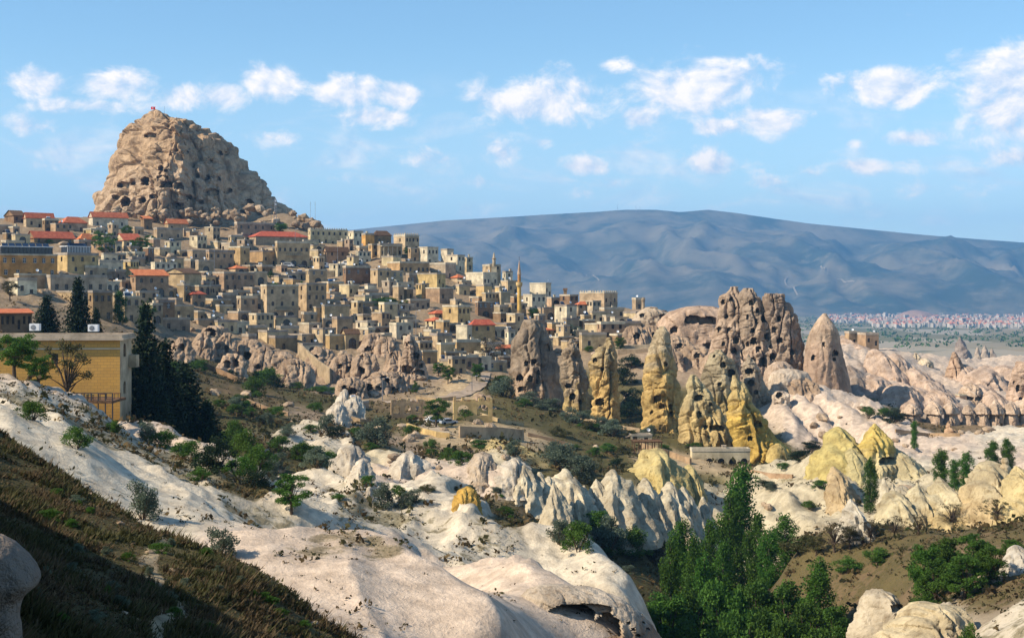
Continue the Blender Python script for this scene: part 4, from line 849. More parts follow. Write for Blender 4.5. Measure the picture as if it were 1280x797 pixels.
RECTS = []          # photo rectangles already built on
HOUSES = []
def house(u0, u1, v0, v1, f=.2, psi=24, st=2, nw=3, tone='tan', roof='flat', arch='', kind='d', label=None, cat='house', side=1, ground_arch=0, d=None, extra='', roofpx=None, name='stone_house', dmin=300):
    um = u0+(u1-u0)*f
    if d is None: d, zg = hit(u0+(u1-u0)*.5, v1, dmin)
    zg = CZ+(VH-v1)/F*d
    m = d/F; be = math.atan((um-640)/F); pr = math.radians(psi); yaw = pr-be
    wpx = u1-u0; Wd = (1-f)*wpx*m/math.cos(pr); Dp = max(f*wpx*m/math.sin(pr), 3.5) if f > 0 else Wd*.8
    Dp = min(Dp, 16.0)
    hr = 0.0
    Ht = (v1-v0)*m
    if roof in ('hip', 'gable', 'shed'): hr = (roofpx or 6)*m; Ht = Ht-hr
    Ht = max(Ht, 2.4)
    root = empty(name, PX(um, v1, d), yaw); cy_, sy_ = math.cos(yaw), math.sin(yaw); bx_, by_ = root.location.x, root.location.y
    zb = min(-1.2, *[float(ground(bx_+a_*cy_-b_*sy_, by_+a_*sy_+b_*cy_))-zg-.6 for a_ in (0, Wd) for b_ in (0, Dp)])
    sh = Ht/st
    def ops_for(Wx, n, top_arch, ga=0):
        ops = []; base = []
        for s in range(st):
            if s == 0 and ga:
                aw = min(Wx/ga*.62, 3.0)
                for i in range(ga):
                    xc = Wx*(i+.5)/ga; ops.append((xc-aw/2, xc+aw/2, .05, min(sh*.82, aw*1.0+.9), 'a', 'n')); continue
                continue
            k = n if s > 0 or st == 1 else max(1, n-1) if n > 1 else n
            if n == 0: continue
            ww = min(1.15, Wx/k*.5); wh = min(1.75, sh*.55)
            for i in range(k):
                xc = Wx*(i+.5)/k+random.uniform(-.12, .12)*Wx/k
                isd = (s == 0 and i == k//2 and not ga)
                zz0 = s*sh+(.02 if isd else sh*.32); zz1 = s*sh+(min(2.1, sh*.78) if isd else sh*.32+wh)
                ops.append((xc-ww/2, xc+ww/2, zz0, min(zz1, s*sh+sh*.93), 'a' if top_arch else '', 'door' if isd else kind))
        return ops
    wall = MB()
    fo = ops_for(Wd, nw, 'a' in arch, ground_arch); so_ = ops_for(Dp, side, 'a' in arch and 's' in arch) if Dp > 2.6 else []
    so_ = [q for q in so_ if q[5] != 'door']
    facade(wall, (0, 0, 0), (1, 0, 0), Wd, zb, Ht, fo, (0, 1, 0)); facade(wall, (0, Dp, 0), (0, -1, 0), Dp, zb, Ht, so_, (1, 0, 0))
    ro = [q for q in ops_for(Dp, side, False) if q[5] != 'door']
    facade(wall, (Wd, 0, 0), (0, 1, 0), Dp, zb, Ht, ro, (-1, 0, 0)); facade(wall, (Wd, Dp, 0), (-1, 0, 0), Wd, zb, Ht, [], (0, -1, 0))
    if roof == 'flat':
        for s in range(1, st):       # string course between storeys
            wall.box(-.06, Wd+.06, -.06, -.001, s*sh-.09, s*sh+.06)
    if roof == 'gable':
        wall.poly([(0, 0, Ht), (0, Dp, Ht), (0, Dp/2, Ht+hr*.96)][::-1]); wall.poly([(Wd, 0, Ht), (Wd, Dp, Ht), (Wd, Dp/2, Ht+hr*.96)])
    wo = wall.build('wall', MATS['wall_'+tone], root)
    for q in fo:
        a, b, c0, e = q[:4]; nm = 'door' if q[5] == 'door' or q[5] == 'n' else 'window'
        put_window(root, (a+b)/2, .27, c0, b-a, e-c0, 0, 'a' in q[4], q[5] if q[5] != 'door' else 'd', nm)
    for q in so_:
        a, b, c0, e = q[:4]; put_window(root, .27, Dp-(a+b)/2, c0, b-a, e-c0, -PI/2, 'a' in q[4], q[5])
    for q in ro:
        a, b, c0, e = q[:4]; put_window(root, Wd-.27, (a+b)/2, c0, b-a, e-c0, PI/2, '', q[5])
    rf = MB()
    if roof == 'flat':
        t = .28; pz = random.choice((.35, .55, .8)); e = .12
        rf.box(-e, Wd+e, -e, Dp+e, Ht-.18, Ht)
        rf.box(-e+.03, Wd+e-.03, -e+.03, t, Ht, Ht+pz); rf.box(-e+.03, Wd+e-.03, Dp-t, Dp+e-.03, Ht, Ht+pz)
        rf.box(-e+.03, t, t, Dp-t, Ht, Ht+pz*.97); rf.box(Wd-t, Wd+e-.03, t, Dp-t, Ht, Ht+pz*.97)
        if 'cren' in extra:
            n = max(3, int(Wd/1.3))
            for i in range(n): rf.box(i*Wd/n+.1, i*Wd/n+.7, 0, .26, Ht+pz, Ht+pz+.7)
            n = max(3, int(Dp/1.3))
            for i in range(n): rf.box(0, .26, i*Dp/n+.4, i*Dp/n+1.0, Ht+pz, Ht+pz+.7)
        r = rf.build('roof', MATS['roof_flat'] if random.random() < .75 else MATS['roof_grey'], root)
        if random.random() < .55:
            cm = MB(); cx0 = random.uniform(.2, .8)*Wd; cy0 = random.uniform(.3, .8)*Dp; cw = random.uniform(.3, .5); ch = random.uniform(.9, 1.7)
            cm.box(cx0-cw, cx0+cw, cy0-cw, cy0+cw, Ht-.05, Ht+ch); cm.box(cx0-cw-.08, cx0+cw+.08, cy0-cw-.08, cy0+cw+.08, Ht+ch, Ht+ch+.14); cm.build('chimney', MATS['trim'], root)
        if random.random() < .11:
            cm = MB(); cx0 = random.uniform(.15, .6)*Wd; cy0 = random.uniform(.3, .7)*Dp
            cm.poly([(cx0, cy0, Ht+.2), (cx0+2, cy0, Ht+.2), (cx0+2, cy0+1.1, Ht+1.3), (cx0, cy0+1.1, Ht+1.3)]); cm.poly([(cx0, cy0+.05, Ht+.15), (cx0, cy0+1.15, Ht+1.25), (cx0+2, cy0+1.15, Ht+1.25), (cx0+2, cy0+.05, Ht+.15)])
            cm.build('solar_panel', MATS['solar'], root)
            cm = MB(); cm.tube((cx0, cy0+1.3, Ht+1.45), (cx0+1.8, cy0+1.3, Ht+1.45), .28, n=8); cm.box(cx0+.1, cx0+.2, cy0+1.2, cy0+1.35, Ht-.02, Ht+1.3); cm.box(cx0+1.6, cx0+1.7, cy0+1.2, cy0+1.35, Ht-.02, Ht+1.3)
            cm.build('water_tank', MATS[random.choice(('metal_white', 'metal_white', 'metal_grey', 'metal_white', 'blue_tank'))], root)
        if random.random() < .28:
            cm = MB(); cx0 = random.uniform(.1, .9)*Wd; cm.lathe([(.02, 0), (.3, .05), (.5, .16), (.48, .19), (.27, .09), (.01, .05)], 10)
            o = cm.build('satellite_dish', MATS['metal_white'], root, (cx0, .5, Ht+1.35)); o.rotation_euler = (math.radians(60), 0, random.uniform(-.6, .3))
            cm = MB(); cm.tube((cx0, .55, Ht-.05), (cx0, .55, Ht+1.4), .04); cm.build('dish_pole', MATS['metal_grey'], root)
    else:
        e = .45; zt = Ht+hr
        if roof == 'hip':
            i = min(Dp, Wd)*.48
            q = [(-e,-e,Ht), (Wd+e,-e,Ht), (Wd+e,Dp+e,Ht), (-e,Dp+e,Ht)]
            t1, t2 = ((i, Dp/2, zt), (Wd-i, Dp/2, zt)) if Wd >= Dp else ((Wd/2, i, zt), (Wd/2, Dp-i, zt))
            if Wd >= Dp: rf.poly([q[0], q[1], t2, t1]); rf.poly([q[1], q[2], t2]); rf.poly([q[2], q[3], t1, t2]); rf.poly([q[3], q[0], t1])
            else: rf.poly([q[0], q[1], t1]); rf.poly([q[1], q[2], t2, t1]); rf.poly([q[2], q[3], t2]); rf.poly([q[3], q[0], t1, t2])
        elif roof == 'gable':
            rf.poly([(-e,-e,Ht-.05), (Wd+e,-e,Ht-.05), (Wd+e,Dp/2,zt), (-e,Dp/2,zt)]); rf.poly([(Wd+e,Dp+e,Ht-.05), (-e,Dp+e,Ht-.05), (-e,Dp/2,zt), (Wd+e,Dp/2,zt)])
        else:
            rf.poly([(-e,-e,Ht), (Wd+e,-e,Ht), (Wd+e,Dp+e,zt), (-e,Dp+e,zt)])
        rf.box(-e, Wd+e, -e, Dp+e, Ht-.22, Ht-.06)
        rf.build('roof', MATS['red_tile'] if 'brownroof' not in extra else MATS['wood'], root)
    if 'balcony' in extra:
        bm_ = MB(); bz = sh*1.02; bm_.box(Wd*.25, Wd*.75, -1.3, -.07, bz-.18, bz); bb = bm_.build('balcony', MATS['trim'], root)
        rl = MB(); rl.box(Wd*.25, Wd*.75, -1.3, -1.24, bz+.9, bz+.97)
        for i in range(9): x = Wd*.25+Wd*.5*i/8; rl.box(x-.03, x+.03, -1.29, -1.25, bz, bz+.9)
        rl.build('railing', MATS['metal_dark'], bb)
    if 'columns' in extra:
        for i in range(5):
            x = Wd*(i+.5)/5; cm = MB(); cm.tube((x, -1.6, -1), (x, -1.6, sh*.9), .16, n=8); cm.build('column', MATS['trim'], root)
        cm = MB(); cm.box(0, Wd, -1.9, -.002, sh*.9, sh*.9+.25); cm.build('porch_roof', MATS['trim'], root)
    RECTS.append((u0, u1, v0, v1))
    HOUSES.append((root, u0, u1, v0, v1, d, tone, st, nw, roof, arch, label, cat, extra, ground_arch))
    return root

H = house
# far left skyline and hotel row
H(6,31,262,279,f=.45,st=1,nw=2,tone='brown',roof='gable',roofpx=7,label='brown gabled stone house on the far edge of the ridge',extra='brownroof')
H(31,66,265,285,f=.05,psi=20,st=1,nw=3,tone='cream',roof='gable',roofpx=7,label='cream cottage with a long red roof and three windows on the ridge')
H(73,108,270,289,f=.2,st=1,nw=2,tone='pink',roof='hip',roofpx=8,label='low house under a broad red hipped roof left of the castle rock')
H(111,159,264,286,f=.1,psi=22,st=1,nw=3,tone='white',roof='gable',roofpx=7,label='white-walled house with a long red roof at the foot of the castle rock')
H(176,190,269,287,f=.3,st=1,nw=1,tone='brown',roof='shed',roofpx=4,label='small brown house with a tiny red roof below the castle rock')
H(206,234,273,290,f=.15,st=1,nw=2,tone='tan',roof='gable',roofpx=6,label='tan house with a low red roof strip below the castle caves')
H(34,92,288,306,f=.15,st=1,nw=4,tone='brown',roof='gable',roofpx=9,label='long red roof between the ridge cottages and the ochre hotel')
H(96,119,291,307,f=.2,st=1,nw=2,tone='tan',roof='hip',roofpx=8,label='small red hipped roof beside the bright green tree')
H(143,177,291,311,f=.35,st=1,nw=2,tone='cream',roof='gable',roofpx=9,label='cream gabled house with a red roof between two green trees')
H(192,228,286,301,f=.12,st=1,nw=3,tone='cream',label='long cream house with three windows below the red roof strip')
H(206,226,302,318,f=.3,st=2,nw=2,tone='pale',label='pale two-storey house beside the rocky garden bank')
H(0,69,318,348,f=.0,psi=14,st=2,nw=6,tone='ochre',kind='w',label='ochre hotel wing with white-framed windows and a dark rooftop gallery',name='hotel',cat='hotel')
H(68,122,318,343,f=.3,psi=30,st=2,nw=3,arch='a',tone='gold',label='golden hotel block topped by a white glazed terrace',name='hotel',cat='hotel')
H(122,153,327,344,f=.08,st=1,nw=3,tone='white',label='white low house with three dark windows right of the golden hotel')
H(105,134,334,348,f=.05,st=1,nw=2,tone='cream',label='cream low annex under the golden hotel')
H(163,210,336,371,f=.14,psi=22,st=2,nw=3,arch='a',tone='tan',roof='shed',roofpx=8,ground_arch=2,label='tan stone mansion with a red lean-to roof and three arched windows')
H(46,132,346,369,f=.2,psi=20,st=1,nw=5,tone='pale',label='long pale flat-roofed building in front of the ochre hotel')
H(12,45,350,370,f=.3,st=1,nw=2,tone='white',label='white flat-roofed house at the end of the long pale building')
H(112,140,365,399,f=.15,st=2,nw=3,tone='brown',label='dark brown shop house behind the tall spruce',kind='s')
H(154,174,371,402,f=.1,st=2,nw=2,tone='grey',label='narrow grey house behind the small cypress')
H(172,198,365,386,f=.1,st=2,nw=2,tone='cream',label='cream house front between the cypress and the tan mansion')
H(196,218,377,401,f=.1,st=2,nw=1,tone='brown',arch='a',kind='w',label='brown house with a single white arched window')
H(216,242,382,401,f=.06,st=1,nw=2,tone='tan',label='square tan house above the ruined vaults')
H(200,237,399,416,f=.05,st=1,nw=2,tone='grey',label='wide grey house base next to the dark conifers')
H(0,38,386,412,f=.0,psi=10,st=1,nw=6,tone='brown',roof='shed',roofpx=5,label='dark timber pavilion with a long flat red roof behind the ochre building',d=300,name='pavilion',cat='pavilion')
# below the castle
H(294,343,279,298,f=.05,st=2,nw=5,tone='grey',label='grey five-windowed house under the castle boulders')
H(311,385,288,310,f=.12,psi=20,st=1,nw=0,tone='grey',roof='hip',roofpx=7,label='long hall under a wide red hipped roof below the castle',ground_arch=0)
H(385,435,287,306,f=.06,psi=20,st=2,nw=7,tone='cream',extra='cren',label='long cream mansion with seven windows and toothed parapet on the skyline')
H(344,387,303,335,f=.06,psi=18,st=2,nw=6,tone='tan',ground_arch=3,extra='balcony',label='tan two-storey house with arched ground floor beside the parked vans')
H(311,346,314,331,f=.5,psi=40,st=1,nw=2,tone='gold',label='golden rubble-stone house with a blank sunlit flank')
H(286,312,309,333,f=.55,psi=45,st=2,nw=1,tone='gold',arch='a',label='tall golden house with a sunlit flank and one arched door')
H(258,292,314,337,f=.1,st=2,nw=4,tone='tan',label='tan house with four narrow windows behind the vaulted arch')
H(232,261,313,326,f=.3,st=1,nw=2,tone='cream',label='small cream house with a terrace below the hall')
H(246,267,326,343,f=.1,st=1,nw=0,tone='grey',ground_arch=1,label='grey barrel-vaulted house with one big arch')
H(266,318,341,365,f=.27,psi=26,st=2,nw=5,tone='tan',label='wide tan house with paired windows and a bright left flank')
H(205,251,335,362,f=.55,psi=46,st=1,nw=0,tone='tan',roof='gable',roofpx=6,extra='brownroof',label='blank tan gabled barn on the slope')
H(311,334,340,357,f=.3,st=1,nw=0,ground_arch=1,tone='cream',label='small cream house with a single arch below the golden rubble house')
H(326,373,357,402,f=.16,psi=22,st=3,nw=3,tone='cream',arch='a',ground_arch=2,extra='balcony',label='tall cream mansion with arched windows, balcony and two ground arches')
H(370,408,355,389,f=.35,psi=30,st=3,nw=3,tone='tan',label='three-storey tan house with many small windows beside the balcony mansion')
H(404,437,382,405,f=.05,psi=18,st=1,nw=2,tone='tan',label='boxy tan house with two square windows above an arched room')
H(415,441,398,421,f=.25,st=1,nw=0,tone='tan',ground_arch=1,label='tan room with a half-round arch under the boxy house')
H(405,436,308,329,f=.1,st=2,nw=2,tone='tan',roof='gable',roofpx=6,extra='brownroof',label='tan gabled house behind the parked cars')
H(276,297,368,385,f=.1,st=1,nw=2,tone='grey',label='grey house with two windows below the wide tan house')
H(296,322,372,396,f=.2,st=2,nw=2,tone='grey',label='grey terrace house left of the balcony mansion')
# middle ridge
H(452,468,293,308,f=.3,st=1,nw=1,tone='ochre',label='small orange house under dark roofs on the skyline')
H(466,489,288,306,f=.1,st=1,nw=2,tone='brown',roof='hip',roofpx=6,extra='brownroof',label='dark brown roofed house on the skyline')
H(434,454,290,306,f=.4,st=2,nw=2,tone='white',label='white house next to the toothed mansion')
H(473,503,306,323,f=.08,st=1,nw=4,tone='tan',extra='columns',label='tan house with a columned porch on the skyline ridge')
H(492,524,295,315,f=.45,psi=40,st=2,nw=4,tone='cream',extra='cren',label='crenellated cream tower house on the skyline')
H(511,524,310,327,f=.2,st=2,nw=1,tone='tan',label='narrow tan house beneath the crenellated tower house')
H(523,548,309,332,f=.45,psi=40,st=2,nw=3,tone='white',label='white sunlit house stepping down the ridge')
H(551,567,312,324,f=.5,psi=40,st=1,nw=1,tone='white',label='small white cube house on the descending ridge')
H(558,581,319,338,f=.6,psi=48,st=2,nw=2,tone='white',label='white double cube house on the descending ridge')
H(580,591,322,337,f=.3,st=2,nw=1,tone='cream',label='slim cream house at the end of the white cubes')
H(484,537,328,344,f=.3,psi=28,st=1,nw=7,kind='s',tone='gold',label='long golden house with a row of red shutters')
H(477,501,321,334,f=.6,psi=50,st=1,nw=1,tone='cream',label='cream blank-walled house behind the red-shuttered one')
H(537,570,330,347,f=.6,psi=48,st=1,nw=1,tone='pale',label='pale rubble-stone house behind the yellow block')
H(521,557,342,360,f=.7,psi=55,st=1,nw=2,tone='gold',kind='s',label='yellow block house with a bright blank flank')
H(463,489,337,359,f=.35,psi=30,st=2,nw=2,tone='tan',ground_arch=1,label='tan house with an arch beside the roofless facade')
H(429,463,334,357,f=.1,st=2,nw=3,kind='w',tone='brown',label='brown roofless facade with pale window gaps')
H(424,449,356,371,f=.5,psi=40,st=1,nw=2,kind='g',tone='cream',label='cream house with a green door below the roofless facade')
H(457,471,356,370,f=.2,st=1,nw=1,arch='a',tone='white',label='small white house with one arched window')
H(491,505,358,375,f=.5,psi=40,st=1,nw=1,tone='tan',label='small tan house by the green trees')
H(532,567,360,379,f=.5,psi=45,st=1,nw=2,tone='tan',label='round-cornered tan rubble house')
H(595,615,357,373,f=.5,psi=42,st=1,nw=1,kind='s',tone='gold',label='golden house with one red window left of the minaret')
H(582,622,342,359,f=.55,psi=44,st=1,nw=4,tone='white',label='long white house left of the minaret')
H(628,641,340,359,f=.3,st=2,nw=1,tone='white',label='white house just left of the minaret top')
H(443,465,370,385,f=.6,psi=50,st=1,nw=1,tone='cream',label='cream blank-walled house above the green shrubs')
H(553,588,383,408,f=.55,psi=45,st=2,nw=3,tone='gold',label='golden-flanked house above the red-roofed pavilion')
H(588,619,399,428,f=.06,psi=18,st=2,nw=2,tone='gold',arch='a',roof='hip',roofpx=7,label='yellow pavilion house under a small red hipped roof')
H(620,638,365,387,f=.35,st=1,nw=1,tone='grey',label='grey rubble-stone house by the minaret')
H(603,626,318+14,345,f=.4,st=2,nw=2,tone='cream',label='cream house carrying the small far minaret',name='stone_house')
H(626,648,351,367,f=.4,st=1,nw=2,tone='cream',label='cream house directly beside the minaret shaft')
H(662,689,354,370,f=.75,psi=58,st=1,nw=2,tone='white',label='bright white block house right of the minaret')
H(654,682,369,391,f=.4,psi=36,st=2,nw=3,tone='white',label='white house with tall windows right of the minaret')
H(672,697,385,402,f=.3,st=1,nw=0,ground_arch=1,tone='cream',label='cream domed house with one arch near the minaret')
H(693,721,382,404,f=.55,psi=44,st=2,nw=1,tone='white',label='white house with a tall dark door near the dark tower')
H(724,772,366,383,f=.65,psi=52,st=1,nw=3,tone='cream',extra='cren',label='long cream house with a toothed parapet on the low ridge')
H(790,806,374,386,f=.3,st=1,nw=1,tone='grey',label='small grey house at the low end of the ridge')
H(731,755,405,421,f=.7,psi=55,st=1,nw=1,tone='cream',label='cream block with a lit flank above the stone farmhouse')
H(724,758,418,438,f=.1,psi=14,st=1,nw=2,tone='tan',label='stone farmhouse behind the ochre rock chimney')
H(684,704,404,425,f=.3,st=1,nw=2,tone='gold',label='yellow house right of the broad dark rock chimney')
H(633,655,393,417,f=.5,psi=40,st=2,nw=1,tone='cream',label='cream house at the foot of the minaret')
H(632,644,414,437,f=.3,st=2,nw=1,kind='g',tone='white',label='slim white house left of the broad dark rock chimney')
H(704,724,399,415,f=.2,st=1,nw=2,tone='grey',label='grey house below the dark tower')
H(570,590,407,425,f=.7,psi=58,st=1,nw=1,tone='white',label='white blank-walled house beside the yellow pavilion')
H(548,569,430,449,f=.15,st=1,nw=1,tone='tan',label='boxy tan house with one door below the yellow pavilion')
H(567,601,427,447,f=.12,psi=18,st=1,nw=2,kind='g',tone='gold',label='yellow house with two green-shuttered windows')
H(563,583,448,468,f=.12,st=2,nw=2,tone='tan',label='tan terrace house above the bending road')
H(581,598,446,464,f=.1,st=1,nw=2,tone='tan',label='low tan house between the terrace house and white kiosk')
H(597,614,448,463,f=.3,st=1,nw=1,tone='white',label='white kiosk-like house near the bending road')
H(537,565,419,437,f=.35,st=1,nw=2,tone='cream',label='cream house behind the pointed village cone')
H(407,432,419,438,f=.2,st=1,nw=1,tone='gold',label='yellow stone barn on the lower slope')
H(430,449,411,436,f=.1,st=1,nw=0,ground_arch=1,tone='tan',roof='gable',roofpx=6,extra='brownroof',label='tan arched gable house on the lower slope')
H(432,461,503,523,f=.55,psi=48,st=1,nw=2,tone='pink',kind='w',label='roofless pink cottage ruin beside the big silvery tree',d=370)
H(369,392,497,516,f=.1,psi=16,st=1,nw=2,tone='tan',roof='shed',roofpx=3,extra='brownroof',label='small ruined hut with a brown flat roof on the bushy bank',d=385)
H(863,937,563,586,f=.03,psi=8,st=1,nw=0,ground_arch=5,tone='pale',label='long low stone restaurant with a row of arches under the yellow chimney',d=348,name='restaurant',cat='restaurant')
H(786,815,544,556,f=.1,psi=12,st=1,nw=2,tone='pale',label='small pale stone hut behind the timber pergola',d=372)
H(1072,1098,418,432,f=.4,st=1,nw=2,tone='tan',label='ruined tan house block on the far cave slope',d=600)
H(1056,1074,416,430,f=.3,st=1,nw=1,tone='tan',label='ruined tan tower house behind the lone cone',d=610)
H(1196,1208,494,505,f=.3,st=1,nw=1,tone='pink',label='tiny rock-cut house front beside the pale dome',d=496)

# more houses where the village is packed between those above
def inside_village(u, v):
    top = np.interp(u, [0,120,250,430,500,560,620,700,780,830], [282,290,296,304,326,340,360,382,396,410])
    bot = np.interp(u, [0,60,130,200,300,400,500,560,640,740,800], [352,372,392,412,432,452,432,474,462,446,424])
    return top < v < bot
def fill_houses():
    rr = random.Random(21); n = 0
    for t in range(5000):
        u = rr.uniform(0, 800); v = rr.uniform(284, 470)
        if not inside_village(u, v): continue
        d = hit(u, v, 380)[0]; m = d/F
        w = rr.uniform(4.5, 11)/m; h = rr.choice((2.8, 3.2, 3.6, 4.2, 5.8, 6.2))/m
        r = (u-w/2, u+w/2, v-h, v)
        bad = False
        for q in RECTS:
            ox = min(r[1], q[1])-max(r[0], q[0]); oy = min(r[3], q[3])-max(r[2], q[2])
            if ox > 0 and oy > 0 and ox*oy > .46*min(w*h, (q[1]-q[0])*(q[3]-q[2])): bad = True; break
        if bad: continue
        st = 2 if h*m > 5 else 1
        tone = rr.choices(('tan','cream','grey','white','gold','brown','pale','pink'), (6,6,3,1.6,1.2,1.2,3,1.2))[0]
        f = rr.choice((.15,.2,.3,.45,.55)); psi = {.15:20,.2:24,.3:28,.45:38,.55:46}[f]+rr.uniform(-4,4)
        roof = 'hip' if rr.random() < .03 else 'flat'; ga = rr.choice((0,0,0,1,2)); nw = rr.choice((1,2,2,3,3,4)) if w*m > 7 else rr.choice((0,1,2))
        if nw == 0 and ga == 0: nw = 1
        H(*r, f=f, psi=psi, st=st, nw=nw, tone=tone, roof=roof, roofpx=4, ground_arch=ga, arch=rr.choice(('','','a')), kind=rr.choice('dddsgw'), side=rr.choice((0,1,1,2)), d=d)
        n += 1
        if n >= 198: break
    print('fill houses', n)
fill_houses()

LAND = [(340,300,'the long red-roofed hall'),(649,362,'the slim minaret'),(605,408,'the yellow pavilion house'),(410,331,'the parked vans'),(60,330,'the ochre hotel'),(350,380,'the balcony mansion'),(510,305,'the crenellated tower house'),
        (410,296,'the toothed-parapet mansion'),(186,350,'the arched tan mansion'),(665,440,'the broad dark rock chimney'),(512,440,'the pointed village cone'),(510,336,'the red-shuttered house'),(446,346,'the roofless facade'),(740,374,'the low-ridge parapet house'),
        (230,348,'the blank gabled barn'),(270,425,'the ruined vaults'),(570,395,'the golden-flanked house'),(130,300,'the bright green tree'),(600,350,'the long white house'),(790,425,'the stone terraces'),(290,320,'the tall golden house'),(707,368,'the dark tower'),(420,410,'the boxy two-window house'),(100,385,'the tall spruce'),(125,350,'the long pale building')]
def label_houses():
    num = {1:'one',2:'two',3:'three',4:'four',5:'five',6:'six',7:'seven'}
    tn = {'cream':'cream','tan':'tan','grey':'grey','white':'whitewashed','gold':'golden','brown':'dark brown','pale':'pale','ochre':'ochre','pink':'pinkish'}
    seen = {}
    for (root,u0,u1,v0,v1,d,tone,st,nw,roof,arch,label,cat,extra,ga) in HOUSES:
        if not label:
            uc, vc = (u0+u1)/2, (v0+v1)/2
            ds = sorted((math.hypot(uc-a, (vc-b)*1.3), a, b, ph) for a, b, ph in LAND)[0]; dz = vc-ds[2]
            rel = 'below' if dz > 14 else 'above' if dz < -14 else 'beside'
            look = f"{tn[tone]} {'two-storey' if st == 2 else 'low'} house"
            ft = (f"with {num[ga]} ground arch{'es' if ga > 1 else ''}" if ga else f"with {num[nw]} window{'s' if nw > 1 else ''}")
            if roof == 'hip': ft = 'under a red hipped roof'
            label = f"{look} {ft} {rel} {ds[3]}"
            tag(root, label, 'house', 'flat-roofed houses packed on the village slope')
        else: tag(root, label, cat, 'flat-roofed houses packed on the village slope' if cat == 'house' else None)
label_houses()
# ------------------------------------------------------------------ vegetation
def leaf_mat(key, c1, c2, trans=.35):
    m, nt, b, out = nodes_of(key); p = world_pos(nt)
    at = nt.nodes.new('ShaderNodeVertexColor'); at.layer_name = 'Tone'
    n = nz(nt, p, .9, 3, .6)
    s = nt.nodes.new('ShaderNodeSeparateColor'); nt.links.new(at.outputs[0], s.inputs[0])
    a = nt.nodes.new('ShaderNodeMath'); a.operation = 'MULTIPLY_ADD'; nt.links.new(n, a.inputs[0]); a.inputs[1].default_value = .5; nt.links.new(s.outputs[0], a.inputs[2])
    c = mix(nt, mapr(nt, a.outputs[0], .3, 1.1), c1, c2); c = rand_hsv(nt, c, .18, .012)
    nt.links.new(c, b.inputs['Base Color']); b.inputs['Roughness'].default_value = .7
    t = nt.nodes.new('ShaderNodeBsdfTranslucent'); nt.links.new(c, t.inputs[0])
    mx = nt.nodes.new('ShaderNodeMixShader'); mx.inputs[0].default_value = trans
    nt.links.new(b.outputs[0], mx.inputs[1]); nt.links.new(t.outputs[0], mx.inputs[2]); nt.links.new(mx.outputs[0], out.inputs[0])
    MATS[key] = m
leaf_mat('leaf_poplar', (.016,.058,.008), (.080,.175,.022)); leaf_mat('leaf_dark', (.006,.016,.007), (.025,.045,.018), .2); leaf_mat('leaf_bright', (.03,.075,.012), (.10,.19,.03))
leaf_mat('leaf_green', (.020,.060,.010), (.085,.165,.024)); leaf_mat('leaf_silver', (.045,.065,.042), (.15,.19,.13)); leaf_mat('leaf_olive', (.03,.035,.012), (.10,.095,.035)); leaf_mat('leaf_dry', (.05,.035,.015), (.17,.12,.05)); leaf_mat('leaf_bare', (.035,.025,.015), (.09,.08,.03))
mat_plain('bark', (.09,.065,.045), var=.4, scale=4); mat_plain('bark_pale', (.22,.19,.15), var=.4, scale=4)

def leaves(centers, sizes, rng, tone=None, aspect=.6, droop=0.0, up=None):
    "small leaf-sized quads; returns verts, faces, tone per vert"
    n = len(centers); c = np.asarray(centers); s = np.asarray(sizes).reshape(-1, 1)
    a = rng.normal(size=(n, 3)); a[:, 2] -= droop
    a /= np.linalg.norm(a, axis=1, keepdims=True)
    b = np.cross(a, rng.normal(size=(n, 3))); b /= np.linalg.norm(b, axis=1, keepdims=True)+1e-9
    v = np.stack([c-a*s, c+b*s*aspect, c+a*s, c-b*s*aspect], 1).reshape(-1, 3)
    f = np.arange(4*n).reshape(n, 4); t = rng.random(n) if tone is None else tone
    return v, f, np.repeat(t, 4)
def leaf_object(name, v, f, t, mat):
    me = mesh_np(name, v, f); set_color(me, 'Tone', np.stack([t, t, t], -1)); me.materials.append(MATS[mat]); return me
def clump_points(rng, blobs, n):
    "points in the outer part of ellipsoid blobs (x,y,z,rx,ry,rz)"
    bl = np.asarray(blobs, float); w = bl[:, 3]*bl[:, 4]*bl[:, 5]; w = w**.75; k = rng.choice(len(bl), n, p=w/w.sum())
    d = rng.normal(size=(n, 3)); d /= np.linalg.norm(d, axis=1, keepdims=True); r = rng.random(n)**.42
    return bl[k, :3]+d*r[:, None]*bl[k, 3:6], r, k
